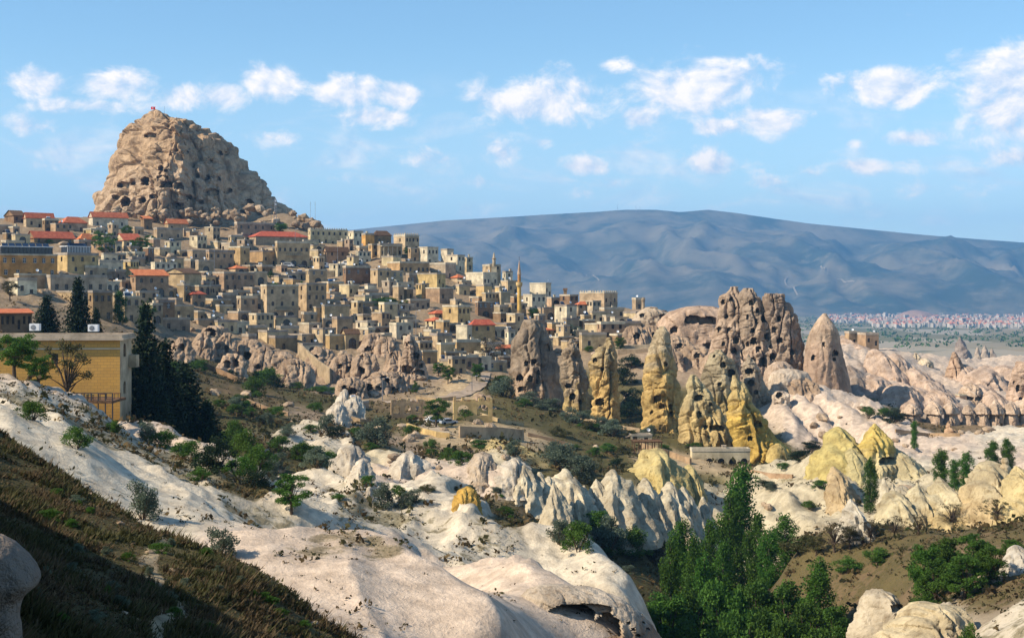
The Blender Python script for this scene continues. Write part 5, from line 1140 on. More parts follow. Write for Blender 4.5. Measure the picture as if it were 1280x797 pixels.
def tree_proto(kind, seed):
    "returns list of (part name, mesh); unit height 1 m, scaled on placing"
    rng = np.random.default_rng(seed); parts = []; rd = random.Random(seed)
    tr = MB()
    if kind == 'poplar':
        tr.tube((0, 0, -.05), (0, 0, .5), .016, .010, 7); tr.tube((0, 0, .5), (.003, 0, .97), .010, .002, 6)
        bl = []
        for i in range(70):
            z = .08+.88*(i/70); R = .105*min(1, (z/.12)**.5)*min(1, ((1-z)/.2)**.6)+.012; a = rd.uniform(0, 2*PI); r = R*rd.uniform(.15, .95)
            bl.append((r*math.cos(a), r*math.sin(a), z, R*.42+.012, R*.42+.012, .06+.03*rd.random()))
            if i % 3 == 0: tr.tube((0, 0, z-.09), (r*math.cos(a), r*math.sin(a), z), .004, .001, 4)
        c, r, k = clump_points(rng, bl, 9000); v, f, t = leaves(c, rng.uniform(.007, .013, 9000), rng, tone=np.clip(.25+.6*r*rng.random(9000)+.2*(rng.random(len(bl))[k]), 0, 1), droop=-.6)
        lm = 'leaf_poplar'
    elif kind == 'conifer':
        tr.tube((0, 0, -.05), (0, 0, 1.0), .018, .002, 7); cc = []; ss = []
        for i in range(52):
            z = .07+.92*(i/52); R = .26*(1-z)**.8+.012; nb = 9 if z < .75 else 6
            for b in range(nb):
                a = 2*PI*(b+rd.random()*.7)/nb+i; L = R*rd.uniform(.7, 1.08); n = int(30*L/.26)+5; q = np.linspace(.1, 1, n)+rng.normal(size=n)*.03
                x = q*L*math.cos(a); y = q*L*math.sin(a); zz = z-.10*q*L/.26+.05*q**3
                cc.append(np.stack([x, y, zz], 1)+rng.normal(size=(n, 3))*np.array([.012, .012, .008])); ss.append(rng.uniform(.010, .019, n))
                if i % 2 == 0: tr.tube((0, 0, z), (L*.8*math.cos(a), L*.8*math.sin(a), z-.07*L/.26), .003, .001, 3)
        c = np.vstack(cc); v, f, t = leaves(c, np.concatenate(ss), rng, droop=.5); lm = 'leaf_dark'
    elif kind in ('broad', 'dense', 'bright', 'olive_tree', 'silver_tree', 'sparse', 'bare'):
        tr.tube((0, 0, -.06), (.01, 0, .32), .030, .020, 8); bl = []
        nb = {'broad': 40, 'dense': 60, 'bright': 36, 'olive_tree': 30, 'silver_tree': 34, 'sparse': 26, 'bare': 44}[kind]
        for i in range(nb):
            a = rd.uniform(0, 2*PI); z = rd.uniform(.26 if kind != 'dense' else .08, .93); R = .36*math.sqrt(max(.05, 1-((z-.55)/.45)**2)) if kind != 'dense' else .34*min(1, (z/.15)**.5)*math.sqrt(max(.05, 1-max(0, (z-.35)/.62)**2)); r = R*rd.uniform(.2, .95); rr = rd.uniform(.055, .115)*(.75 if kind in ('sparse', 'bare') else 1)
            p = (r*math.cos(a), r*math.sin(a), z); bl.append((*p, rr, rr, rr*.75))
            mid = (p[0]*.4, p[1]*.4, .3+(z-.3)*.5)
            if i % 2 == 0 or kind in ('sparse', 'bare'):
                tr.tube((0, 0, .24+.1*rd.random()), mid, .011, .007, 5); tr.tube(mid, p, .007, .002, 4)
                if kind in ('sparse', 'bare'):
                    for q in range(4): tr.tube(p, (p[0]+rd.uniform(-.1, .1), p[1]+rd.uniform(-.1, .1), z+rd.uniform(.0, .1)), .003, .001, 3)
        n = {'broad': 8000, 'dense': 11000, 'bright': 6500, 'olive_tree': 4200, 'silver_tree': 6000, 'sparse': 1500, 'bare': 900}[kind]
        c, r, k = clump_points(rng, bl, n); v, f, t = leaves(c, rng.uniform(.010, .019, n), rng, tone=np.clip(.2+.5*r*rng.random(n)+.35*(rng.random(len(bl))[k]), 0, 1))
        lm = {'broad': 'leaf_green', 'dense': 'leaf_green', 'bright': 'leaf_bright', 'olive_tree': 'leaf_olive', 'silver_tree': 'leaf_silver', 'sparse': 'leaf_olive', 'bare': 'leaf_bare'}[kind]
    else:  # shrubs: wide, low
        for i in range(7):
            a = rd.uniform(0, 2*PI); tr.tube((0, 0, -.06), (.3*math.cos(a), .3*math.sin(a), .5), .02, .006, 4)
        bl = []
        for i in range(26):
            a = rd.uniform(0, 2*PI); r = rd.uniform(.05, .42); z = rd.uniform(.12, .85)*(1-.7*(r/.5)**2); rr = rd.uniform(.10, .2); bl.append((r*math.cos(a), r*math.sin(a), z+.05, rr, rr, rr*.8))
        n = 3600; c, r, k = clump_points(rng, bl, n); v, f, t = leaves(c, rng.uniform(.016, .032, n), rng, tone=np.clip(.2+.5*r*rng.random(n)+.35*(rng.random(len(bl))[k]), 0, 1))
        lm = {'shrub': 'leaf_green', 'shrub_silver': 'leaf_silver', 'shrub_bright': 'leaf_bright', 'shrub_olive': 'leaf_olive', 'shrub_dark': 'leaf_dark'}[kind]
    nm = 'stem' if 'shrub' in kind else 'trunk'
    me = tr.mesh(nm); me.materials.append(MATS['bark' if kind != 'poplar' else 'bark_pale'])
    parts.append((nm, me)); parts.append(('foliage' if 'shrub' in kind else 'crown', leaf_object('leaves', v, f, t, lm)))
    return parts
PROTO = {}
def plant(kind, u, vb, vt, wpx, name, label, cat='tree', group=None, d=None, dmin=12, var=0, sink=0.15):
    if d is None: d, zz = hit(u, vb, dmin)
    else: zz = float(ground((u-640)/F*d, d))
    key = (kind, var)
    if key not in PROTO: PROTO[key] = tree_proto(kind, 900+7*var+sum(map(ord, kind)))
    m = d/F; top = CZ+(VH-vt)*m; h = max(top-zz, .3)
    base_r = {'poplar': .105, 'conifer': .2, }.get(kind, .5 if 'shrub' in kind else .34)
    sx = wpx*m/2/base_r
    o = empty(name, ((u-640)*m, d, zz-sink)); o.scale = (sx, sx, h); o.rotation_euler = (0, 0, random.uniform(0, 6.28))
    for nm, me in PROTO[key]:
        c_ = bpy.data.objects.new(nm, me); COL.objects.link(c_); c_.parent = o
    tag(o, label, cat, group); return o
# poplar grove in the valley
GP = 'poplars of the valley grove'
plant('poplar',927,775,577,38,'poplar_tree','tallest dark green poplar rising alone from the valley grove',group=GP,d=232)
plant('poplar',912,790,612,30,'poplar_tree','poplar hugging the left side of the tallest one',group=GP,d=228,var=1)
for i, (u, vt, w, d) in enumerate(((851,646,28,205),(886,646,26,210),(981,640,27,214),(868,664,24,196),(962,660,24,205),(904,672,26,192),(1024,694,34,165),(838,668,24,190),(946,640,26,218),(1000,676,24,196),(880,690,26,182))):
    lb = ('blunt-topped poplar on the left flank of the grove','shorter poplar between the blunt-topped one and the tallest','slim poplar with a ragged tip right of the tallest one','leafy poplar in the thick of the grove','poplar standing just behind the ragged-tipped one','broad poplar in the dense middle of the grove','pointed lone poplar at the right edge of the grove','short poplar on the outer left of the blunt-topped one','slim poplar tucked behind the tallest one','short poplar between the ragged-tipped and the lone pointed one','short poplar in front of the dense middle of the grove')[i]
    plant('poplar',u,800,vt,w,'poplar_tree',lb,group=GP,d=d,var=i % 3)
GB = 'leafy trees filling the foot of the poplar grove'
for i, (u, vt, w, d) in enumerate(((832,734,78,170),(868,722,76,175),(905,716,80,168),(945,714,80,172),(985,716,78,168),(1010,742,66,158),(1045,748,56,150),(860,762,86,150),(920,752,92,148),(970,752,92,146),(1020,772,86,140))):
    plant('dense',u,830,vt,w,'leafy_tree',('leafy tree at the dune edge of the grove','leafy tree under the blunt-topped poplar','tall leafy tree below the shorter poplar','leafy tree at the foot of the tallest poplar','leafy tree below the ragged-tipped poplar','leafy tree left of the pointed lone poplar','leafy tree right beneath the pointed lone poplar','low round leafy tree beside the dune edge of the grove','low leafy tree in front of the tallest poplar','low leafy tree in front of the ragged-tipped poplar','lowest leafy tree below the pointed lone poplar')[i],group=GB,d=d,var=i % 3)
# right side
GR = 'slender poplars among the cream rocks'
for i, (u, vb, vt, w, lb) in enumerate(((1088,642,569,15,'single slender dark poplar beside the yellow tent rock'),(1177,614,559,18,'dense poplar in front of the dry gully'),(1208,618,563,16,'poplar right of the dense one by the dry gully'),(1193,612,572,13,'shorter poplar between two larger ones'),(1240,597,549,16,'dark poplar behind the camel-backed rock'),(1259,594,546,16,'dark poplar beside another behind the camel-backed rock'),(1143,561,524,8,'tiny thin cypress-like poplar on the pale gully floor'))):
    plant('poplar',u,vb,vt,w,'poplar_tree',lb,group=GR,d=None,dmin=235,var=i % 3)
GT = 'broadleaf trees on the right-hand slope'
for i, (u, vt, w, d, vb) in enumerate(((1156,674,50,134,750),(1186,664,54,136,755),(1218,663,52,132,760),(1240,676,44,128,765),(1170,690,54,129,765),(1206,688,56,127,768))):
    plant('dense',u,vb,vt,w,'broadleaf_tree',('broadleaf tree on the orchard side of the clump above the whaleback rock','tallest broadleaf tree of the clump above the whaleback rock','twin-height broadleaf tree beside the tallest of the clump','outer broadleaf tree of the clump next to the white rounded rock','front broadleaf tree of the clump, low over the cracked bench','front broadleaf tree of the clump, low over the grey bank')[i],group=GT,d=d,var=i % 3)
plant('shrub_bright',1212,800,768,36,'leafy_bush','light green bush against the whaleback rock',cat='bush',d=104)
GO = 'bare twiggy orchard trees'
for i, (u, vb, vt, w, k) in enumerate(((1043,690,648,44,'bare'),(1062,686,655,34,'olive_tree'),(1088,680,646,32,'bare'),(1118,672,642,34,'bare'),(1148,668,640,34,'bare'),(1190,660,626,42,'bare'),(1228,652,630,24,'bare'),(1246,650,618,34,'sparse'),(1276,640,622,22,'sparse'),(1020,694,668,30,'olive_tree'))):
    plant(k,u,vb,vt,w,'orchard_tree','bare twiggy orchard tree on the edge of the brown slope' if k == 'bare' else 'thinly leaved orchard tree on the edge of the brown slope',group=GO,dmin=150,var=i % 2)
# left: conifers and trees round the ochre building
for i, (u, vt, w, d, lb) in enumerate(((182,378,64,212,'tallest dark conifer right beside the ochre building'),(206,425,70,216,'broad dark conifer half hidden by the tallest one'),(232,452,80,222,'dark conifer with a bushy top on the bank'),(258,500,66,220,'low dark conifer at the right end of the row'),(196,470,60,205,'dark conifer filling the foot of the tallest one'))):
    plant('conifer',u,580,vt,w,'conifer_tree',lb,group='dark conifers beside the ochre building',d=d,var=i % 2)
for i, (u, vb, vt, w, d, k, lb) in enumerate(((98,415,347,46,280,'conifer','tall grey-green spruce behind the ochre building'),(58,414,370,44,290,'conifer','wider spruce left of the tall one behind the ochre building'),(120,415,385,30,285,'conifer','small spruce right of the tall one behind the ochre building'),
    (18,500,413,66,150,'broad','dark leafy tree covering the left end of the ochre building'),(84,505,418,66,165,'sparse','thin sparsely leaved tree in front of the ochre wall'),(48,480,440,44,160,'broad','low leafy tree between the dark tree and the ochre wall'))):
    plant(k,u,vb,vt,w,'spruce_tree' if k == 'conifer' else 'garden_tree',lb,d=d,var=i % 2)
for (u, vb, vt, w, k, lb) in ((130,320,288,34,'bright','bright green tree right of the glazed hotel terrace'),(175,318,296,30,'bright','second green tree below the red gabled house'),(160,306,280,16,'broad','dark round tree under the white red-roofed house'),(186,312,292,16,'broad','dark tree behind the second green tree'),
    (150,405,362,15,'poplar','small upright cypress between grey houses'),(22,348,328,28,'broad','dark tree in front of the ochre hotel'),(12,376,350,24,'olive_tree','pale olive tree by the white flat-roofed house'),(180,402,380,30,'broad','dark tree beside the brown arched house'),
    (485,388,370,34,'broad','dense dark green trees in the middle of the village'),(472,384,372,20,'broad','smaller dark tree beside the dense green ones'),(505,386,374,18,'broad','dark green tree on the rocky bank'),(510,322,308,14,'broad','dark tree under the crenellated tower house'),(338,349,338,9,'bright','small bright tree by the single-arch house'),
    (565,412,402,14,'broad','dark bush-like tree below the golden-flanked house'),(716,420,404,26,'silver_tree','grey-green tree right of the yellow house'),(668,398,384,16,'broad','dark tree beside the domed cream house'),(775,440,420,16,'broad','dark tree below the stone terraces'),
    (610,456,420,40,'bare','pale twiggy tree below the yellow pavilion'),(625,450,428,24,'bare','twiggy tree beside the slim white house'),(545,535,495,36,'broad','dark tree beside the ruined arches'),(560,480,455,18,'broad','dark tree above the bending road'),(596,476,452,20,'broad','dark tree beside the white kiosk'),(548,470,452,18,'broad','dark tree by the village cone'),
    (520,492,475,10,'bright','bright green sapling at the foot of the cave rocks'),(350,292,278,22,'broad','dark shrubby tree behind the long hall'),(840,396,388,7,'broad','tiny skyline tree on the cave cliff'),(866,392,385,8,'broad','tiny skyline bush on the cave cliff')):
    plant(k,u,vb,vt,w,'village_tree',lb,group='trees among the village houses',dmin=330,var=1)
# shrubs on the slopes
SH = [(470,558,514,48,'shrub_silver'),(702,588,548,60,'shrub_silver'),(722,600,560,48,'shrub_silver'),(692,570,548,36,'shrub_silver'),(765,545,520,40,'shrub_silver'),(748,538,516,34,'shrub_silver'),(630,495,466,40,'shrub_silver'),(660,506,486,40,'shrub_silver'),(690,514,494,44,'shrub_silver'),(718,528,506,40,'shrub_silver'),(735,522,510,30,'shrub_silver'),
    (645,570,545,26,'shrub_silver'),(812,545,528,22,'shrub_silver'),(395,585,552,46,'shrub_silver'),(412,540,512,30,'shrub_silver'),(378,575,545,32,'shrub'),(480,634,596,36,'shrub_silver'),(520,628,606,32,'shrub_silver'),(505,634,612,26,'shrub_silver'),(497,622,602,24,'shrub'),(305,575,528,44,'shrub_bright'),(322,588,548,46,'shrub_bright'),(292,560,520,36,'shrub_bright'),
    (335,480,455,40,'shrub_bright'),(318,492,466,36,'shrub_bright'),(350,565,540,32,'shrub'),(382,572,548,36,'shrub'),(408,580,558,40,'shrub'),(300,600,565,44,'shrub'),(320,610,580,40,'shrub_dark'),(268,590,540,60,'shrub_dark'),(340,600,570,34,'shrub_silver'),(350,590,560,34,'shrub_silver'),(178,648,590,52,'shrub_silver'),(364,642,588,52,'broad'),(270,696,650,52,'shrub_silver'),
    (40,525,492,44,'shrub'),(95,560,528,44,'shrub_bright'),(143,540,520,20,'shrub_bright'),(205,560,530,40,'shrub'),(235,575,545,46,'shrub'),(180,550,520,30,'shrub_silver'),(722,688,640,50,'shrub'),(760,690,638,60,'shrub_silver'),(700,680,642,40,'shrub_silver'),(790,694,650,56,'shrub'),(745,672,632,44,'shrub'),(815,700,662,40,'shrub_olive'),
    (575,580,558,34,'shrub'),(560,575,556,26,'shrub_bright'),(598,558,545,24,'shrub'),(845,648,625,20,'shrub_dark'),(1085,522,505,24,'shrub'),(1118,528,510,34,'shrub_dark'),(1105,520,506,24,'shrub'),(965,612,598,20,'shrub_silver'),(1000,690,660,50,'shrub_olive'),(1025,610,596,26,'shrub'),(1265,690,670,36,'shrub'),(1100,700,680,40,'shrub_bright'),(1060,715,690,40,'shrub_bright'),
    (440,492,482,40,'shrub_bright'),(400,490,480,44,'shrub_bright'),(370,484,474,40,'shrub'),(395,515,500,24,'shrub'),(420,545,528,30,'shrub_dark'),(445,545,530,26,'shrub'),(460,608,590,24,'shrub'),(700,545,530,30,'shrub_olive'),(790,460,440,40,'shrub_dark'),(780,480,455,40,'shrub_dark'),(790,505,480,36,'shrub_dark'),(785,520,500,36,'shrub_dark'),(900,560,548,30,'shrub_olive'),(830,565,552,24,'shrub_bright'),(870,560,550,24,'shrub'),  # dark shrubs right of the ochre chimney added to stand for valley shade
    (1000,575,560,34,'shrub_dark'),(1015,560,548,30,'shrub_dark'),(980,585,575,20,'shrub'),(640,600,585,16,'shrub_olive'),(540,560,545,22,'shrub_bright'),(250,600,578,30,'shrub_bright'),(215,470,456,20,'shrub_bright'),(300,505,488,24,'shrub'),(332,530,512,30,'shrub_silver'),(345,520,505,30,'shrub'),(310,520,505,24,'shrub'),(360,545,525,28,'shrub_silver')]
kn = {'shrub_silver': ('silvery shrub', 'silver-leaved shrubs'), 'shrub': ('green shrub', 'green shrubs'), 'shrub_bright': ('bright green shrub', 'bright green shrubs'), 'shrub_olive': ('olive-brown shrub', 'olive-brown shrubs'), 'shrub_dark': ('dark green shrub', 'dark shrubs'), 'broad': ('round leafy bush-like tree', None)}
SPOTS = [(470,540,'the roofless cottage'),(705,575,'the yellow hump'),(755,530,'the stone farmhouse chimneys'),(660,495,'the broad dark rock chimney'),(390,570,'the white rock tongue'),(500,620,'the little orange cone'),(310,560,'the dark conifers'),(330,475,'the ruined vaults'),(180,620,'the ochre building spur'),(364,615,'the pink dune'),
         (40,510,'the ochre building terrace'),(750,660,'the grey dune'),(580,565,'the sandy retaining wall'),(1100,515,'the lone rock cone'),(1010,600,'the pitted cream wall'),(1060,700,'the orchard slope'),(420,488,'the grey retaining wall'),(785,480,'the golden double-stepped chimney'),(880,558,'the stone restaurant'),(1005,565,'the yellow tent rocks'),(420,535,'the small ruined hut'),(620,590,'the round grey-white dome'),(1265,680,'the white rounded rock')]
for i, (u, vb, vt, w, k) in enumerate(SH):
    ph = min(SPOTS, key=lambda q: math.hypot(q[0]-u, q[1]-(vb+vt)/2))[2]; size = 'big' if w >= 46 else 'small' if w <= 26 else 'mid-sized'
    nm, gr = kn[k]; plant(k,u,vb,vt,w,'leafy_shrub' if 'shrub' in k else 'leafy_tree',f'{size} {nm} growing near {ph}','shrub' if 'shrub' in k else 'tree',group=gr,var=i % 3 if 'shrub' in k else 0,dmin=62)

def more_shrubs():
    rr = random.Random(77); n = 0; t = 0
    while n < 105 and t < 8000:
        t += 1; u = rr.uniform(190, 1275); v = rr.uniform(455, 720); d, zz = hit(u, v, 100)
        if d < 150 or d > 460: continue
        i = int(np.clip(np.searchsorted(DR, d)-1, 0, NR-2)); j = int(np.clip(np.searchsorted(UC, u)-1, 0, NC-2))
        if rr.random() > max(.03, ZV[i, j]*1.2-.12): continue
        if 790 < u < 1060 and v > 690: continue
        w = rr.uniform(9, 30); k = rr.choice(('shrub', 'shrub_silver', 'shrub_olive', 'shrub_dark', 'shrub', 'shrub_bright'))
        ph = min(SPOTS, key=lambda q: math.hypot(q[0]-u, q[1]-v))[2]; size = 'big' if w >= 46 else 'small' if w <= 18 else 'low spreading'
        plant(k, u, v, v-w*rr.uniform(.4, .7), w, 'leafy_shrub', f'{size} {kn[k][0]} growing near {ph}', 'shrub', group=kn[k][1], var=n % 3, d=d); n += 1
more_shrubs()
# ground cover: tufts on the pale slopes, dry grass on the near slope (nobody could count them)
def tuft_field():
    rng = np.random.default_rng(5); cand = 140000
    j = rng.integers(60, NC-60, cand); i = rng.integers(int(np.searchsorted(DR, 60)), int(np.searchsorted(DR, 475)), cand)
    x = GX[i, j]+rng.normal(size=cand)*.3; y = GY[i, j]*(1+rng.normal(size=cand)*.003); vg = ZV[i, j]
    patch = fbm(x/14, y/14, 3, 60)
    keep = (rng.random(cand) < np.clip(vg*1.15+patch*.55-.12, 0.012, .75)*np.where(GD[i, j] < 130, 1.0, .75)*.62) & (GD[i, j] > 62) & (GD[i, j] < 470)
    x, y = x[keep], y[keep]; zz = ground(x, y); n = len(x); s = rng.uniform(.14, .5, n)*(1+1.4*(rng.random(n) < .12))*np.clip(y/190, .38, 1.4)
    per = 8; c = np.repeat(np.stack([x, y, zz], 1), per, 0); ss = np.repeat(s, per)
    c = c+rng.normal(size=c.shape)*ss[:, None]*np.array([.55, .55, .28])+np.stack([0*ss, 0*ss, ss*.42], 1)
    v, f, t = leaves(c, ss*rng.uniform(.25, .55, len(ss)), rng, tone=np.repeat(rng.random(n), per)*.7+rng.random(n*per)*.3)
    half = rng.random(n) < .5; fm = np.repeat(half, per)
    for nm, sel, mt in (('scrub_tufts', fm, 'leaf_olive'), ('dry_scrub', ~fm, 'leaf_dry')):
        ff = f[sel]; idx = ff.ravel(); vv = v[idx]; tt = t[idx]
        o = link(nm, leaf_object(nm, vv, np.arange(len(vv)).reshape(-1, 4), tt, mt)); stuff(o, 'low scrub and grass tufts scattered over the slopes', 'scrub')
    print('tufts', n)
tuft_field()
def grass_field():
    rng = np.random.default_rng(8); n = 74000
    u = rng.uniform(-60, 470, n); d = np.exp(rng.uniform(math.log(12.5), math.log(64), n))
    x = (u-640)/F*d; y = d; zz = ground(x, y)
    patch = fbm(x/2.2, y/2.2, 3, 90); path = np.abs((u-(216-(d-24)*1.2))/F*d+.3*np.sin(d*.55))
    thick = patch > -.05+.25*perlin(x/7, y/7, 92); keep = (thick | (rng.random(n) < .5)) & (path > .16)
    crest = np.interp(u, [0,45,97,153,208,250,300,350,440,470],[60,58,53,50,47,45,43,42,40,39]); keep &= d < crest+7
    x, y, zz, d, patch, thick = x[keep], y[keep], zz[keep], d[keep], patch[keep], thick[keep]; n = len(x); per = 5
    h = rng.uniform(.06, .2, n)*(1+1.6*np.clip(patch, 0, 1))*(.6+.8*rng.random(n)**2)*np.where(thick, 1.0, .42); b = np.repeat(np.stack([x, y, zz-.02], 1), per, 0)+rng.normal(size=(n*per, 3))*np.array([.07, .07, 0])
    hh = np.repeat(h, per)*rng.uniform(.5, 1.15, n*per); a = rng.uniform(0, 2*PI, n*per); lean = rng.uniform(.25, 1.3, n*per)
    tip = b+np.stack([np.cos(a)*lean*hh+.25*hh, np.sin(a)*lean*hh, hh], 1); wd = (.012+.0006*np.repeat(d, per))
    side = np.stack([-np.sin(a), np.cos(a), 0*a], 1)*wd[:, None]
    v = np.stack([b-side, b+side, tip], 1).reshape(-1, 3); f = np.arange(len(v)).reshape(-1, 3)
    g = fbm(x/3.5, y/3.5, 2, 95)+.25*rng.normal(size=n); kind = np.repeat(np.where(g > .02, 1, 0), per); tone = np.repeat(rng.random(n*per), 3)
    for nm, kk, mt in (('dry_grass', 0, 'leaf_drygrass'), ('green_grass', 1, 'leaf_olive')):
        sel = f[kind == kk]; idx = sel.ravel(); vv = v[idx]; me = mesh_np(nm, vv, np.arange(len(vv)).reshape(-1, 3)); tt = tone[idx]; set_color(me, 'Tone', np.stack([tt]*3, -1)); me.materials.append(MATS[mt])
        o = link(nm, me); stuff(o, 'matted grass covering the dark near slope', 'grass')
leaf_mat('leaf_drygrass', (.045,.033,.017), (.16,.115,.058))
grass_field()
GN = 'leafy weeds on the dark near slope'
for i, (u, v, w) in enumerate(((62,650,34),(95,630,26),(30,640,24),(200,690,30),(212,752,26),(228,745,20),(160,700,20),(140,740,26),(270,765,30),(330,750,26),(90,715,24),(250,720,22),(350,770,24),(300,730,20),(185,715,16),(380,785,22),(120,780,30),(15,620,30))+tuple((random.Random(q).uniform(5, 400), random.Random(q+500).uniform(600, 795), random.Random(q+900).uniform(9, 24)) for q in range(46))):
    d, zz = hit(u, v)
    if d > 62: continue
    plant(('shrub','shrub_silver','shrub_olive')[i % 3],u,v,v-w*.55,w,'weed_clump',('green leafy weed','silvery leafy weed','brownish weed clump')[i % 3]+' on the dark near slope','weed',group=GN,d=d,var=i % 3,sink=.02)
# ------------------------------------------------------------------ ochre building beside the conifers
def ochre_building():
    d = 200.0; m = d/F; yaw = math.radians(-11)-math.atan((150-640)/F)
    root = empty('ochre_building', PX(150, 537, d), yaw)
    L = 27.0; D = 8.6; Hf = (537-425)*m
    w = MB(); fo = [(-9.5+L, -8.6+L, Hf-3.4, Hf-1.9, '', 'd')]
    facade(w, (-L, 0, 0), (1, 0, 0), L, -2.5, Hf, fo, (0, 1, 0)); facade(w, (-L, D, 0), (0, -1, 0), D, -2.5, Hf, [], (1, 0, 0)); facade(w, (0, D, 0), (-1, 0, 0), L, -2.5, Hf, [], (0, -1, 0))
    mt, nt, b, out = nodes_of('ochre_brick'); p = obj_pos(nt)
    br = nt.nodes.new('ShaderNodeTexBrick'); br.inputs['Scale'].default_value = 1.0; br.inputs['Brick Width'].default_value = .9; br.inputs['Row Height'].default_value = .42; br.inputs['Mortar Size'].default_value = .02
    br.inputs['Color1'].default_value = (.70,.38,.09,1); br.inputs['Color2'].default_value = (.62,.33,.08,1); br.inputs['Mortar'].default_value = (.36,.21,.08,1)
    cb = nt.nodes.new('ShaderNodeCombineXYZ'); sp = nt.nodes.new('ShaderNodeSeparateXYZ'); nt.links.new(p, sp.inputs[0]); nt.links.new(sp.outputs[0], cb.inputs[0]); nt.links.new(sp.outputs[2], cb.inputs[1]); nt.links.new(cb.outputs[0], br.inputs['Vector'])
    nt.links.new(mix(nt, mapr(nt, nz(nt, p, .4, 5, .6), .3, .7, 0, .35), br.outputs['Color'], (.42,.25,.09)), b.inputs['Base Color']); bump(nt, b, br.outputs['Fac'], -.5, .03)
    w.build('front_wall', mt, root)
    e = MB(); zs = [(v, h) for v, h in ((447,17),(494,16))]; ops = [(D*.30, D*.52, (537-v)*m, (537-v)*m+h*m, 'a', 'd') for v, h in zs]+[(D*.50, D*.62, .3, 1.9, 'a', 'd'), (D*.75, D*.87, .5, 2.1, 'a', 'd')]
    facade(e, (.003, 0, 0), (0, 1, 0), D, -2.5, Hf, ops, (-1, 0, 0)); e.build('end_wall', MATS['wall_pale'], root)
    for q in ops: put_window(root, -.27, (q[0]+q[1])/2, q[2], q[1]-q[0], q[3]-q[2], PI/2, 'a', 'd')
    put_window(root, -9.05, .27, Hf-3.4, .9, 1.5, 0, '', 'd')
    r = MB(); r.box(-L-.5, .6, -.7, D+.5, Hf, Hf+.35); r.box(-L-.3, .4, -.5, -.2, Hf+.35, Hf+.85); r.box(.1, .4, -.2, D+.3, Hf+.35, Hf+.8); r.box(-L-.3, .1, D, D+.3, Hf+.35, Hf+.8); r.build('roof', MATS['trim'], root)
    c_ = MB(); c_.box(-L, -.02, -.12, -.004, Hf-1.3, Hf-1.1); c_.build('cornice', MATS['trim'], root)
    bb = MB(); bb.box(.05, 1.1, D-2.2, D+.1, Hf-4.2, Hf-2.4); bb.build('bay_window', MATS['wall_pale'], root)
    tag(root, 'ochre brick building with a flat pale roof and narrow end wall beside dark conifers', 'building')
    for i, (u, v) in enumerate(((44,413),(117,414))):
        mb = MB(); mb.box(-.7, .7, -.45, .45, 0, 1.0); a = empty('air_conditioner', PX(u, v, d+3)); mb.build('casing', MATS['metal_white'], a)
        f = MB(); f.lathe([(.36, 0), (.36, .03), (.3, .05)], 14); fo_ = f.build('fan_grille', MATS['metal_grey'], a, (-.15, -.46, .5)); fo_.rotation_euler = (PI/2, 0, 0)
        tag(a, ('white air-conditioning unit on the left of the ochre roof', 'white air-conditioning unit near the corner of the ochre roof')[i], 'air conditioner', 'units on the ochre roof')
    # terrace with railing below the front wall
    t = empty('cafe_terrace', PX(70, 500, 192)); mb = MB()
    x0, x1 = (20-640)*192/F-t.location.x, (146-640)*193/F-t.location.x
    mb.box(x0, x1, -1.2, 5.6, -.35, 0); mb.build('deck', MATS['wood'], t)
    n = 15
    for i in range(n):
        x = x0+(x1-x0)*i/(n-1); q = MB(); q.box(x-.07, x+.07, -1.15, -1.01, -3.2 if x > (x0+x1)/2 else -1.5, 1.0); q.build('post', MATS['metal_dark'], t)
    q = MB(); q.box(x0, x1, -1.14, -1.02, 1.0, 1.1); q.build('rail', MATS['metal_dark'], t); q = MB(); q.box(x0, x1, -1.13, -1.03, .5, .56); q.build('rail', MATS['metal_dark'], t)
    tag(t, 'dark timber cafe terrace with a railing in front of the ochre wall', 'terrace')
    for i in range(9):
        a = empty('cafe_table', (t.location.x+x0+1.2+i*1.45, t.location.y+.6+(i % 3)*1.3, t.location.z), random.uniform(0, 1.5)); q = MB(); q.box(-.5, .5, -.5, .5, .70, .75); q.build('table_top', MATS['shutter' if i % 3 else 'shutter_green'], a)
        for sx in (-.42, .42):
            for sy in (-.42, .42): q = MB(); q.box(sx-.03, sx+.03, sy-.03, sy+.03, 0, .70); q.build('leg', MATS['metal_dark'], a)
        tag(a, 'small dark cafe table on the timber terrace', 'table', 'tables on the cafe terrace')
    # boxy white cooler on the terrace
    q = MB(); q.box(-.9, .9, -.5, .5, 0, .95); q.box(-.95, .95, -.55, .55, .95, 1.02); a = q.build('drinks_cooler', MATS['metal_white'], None, (t.location.x+x0+4.5, t.location.y-.4, t.location.z)); tag(a, 'white chest cooler standing on the timber terrace', 'cooler')
ochre_building()
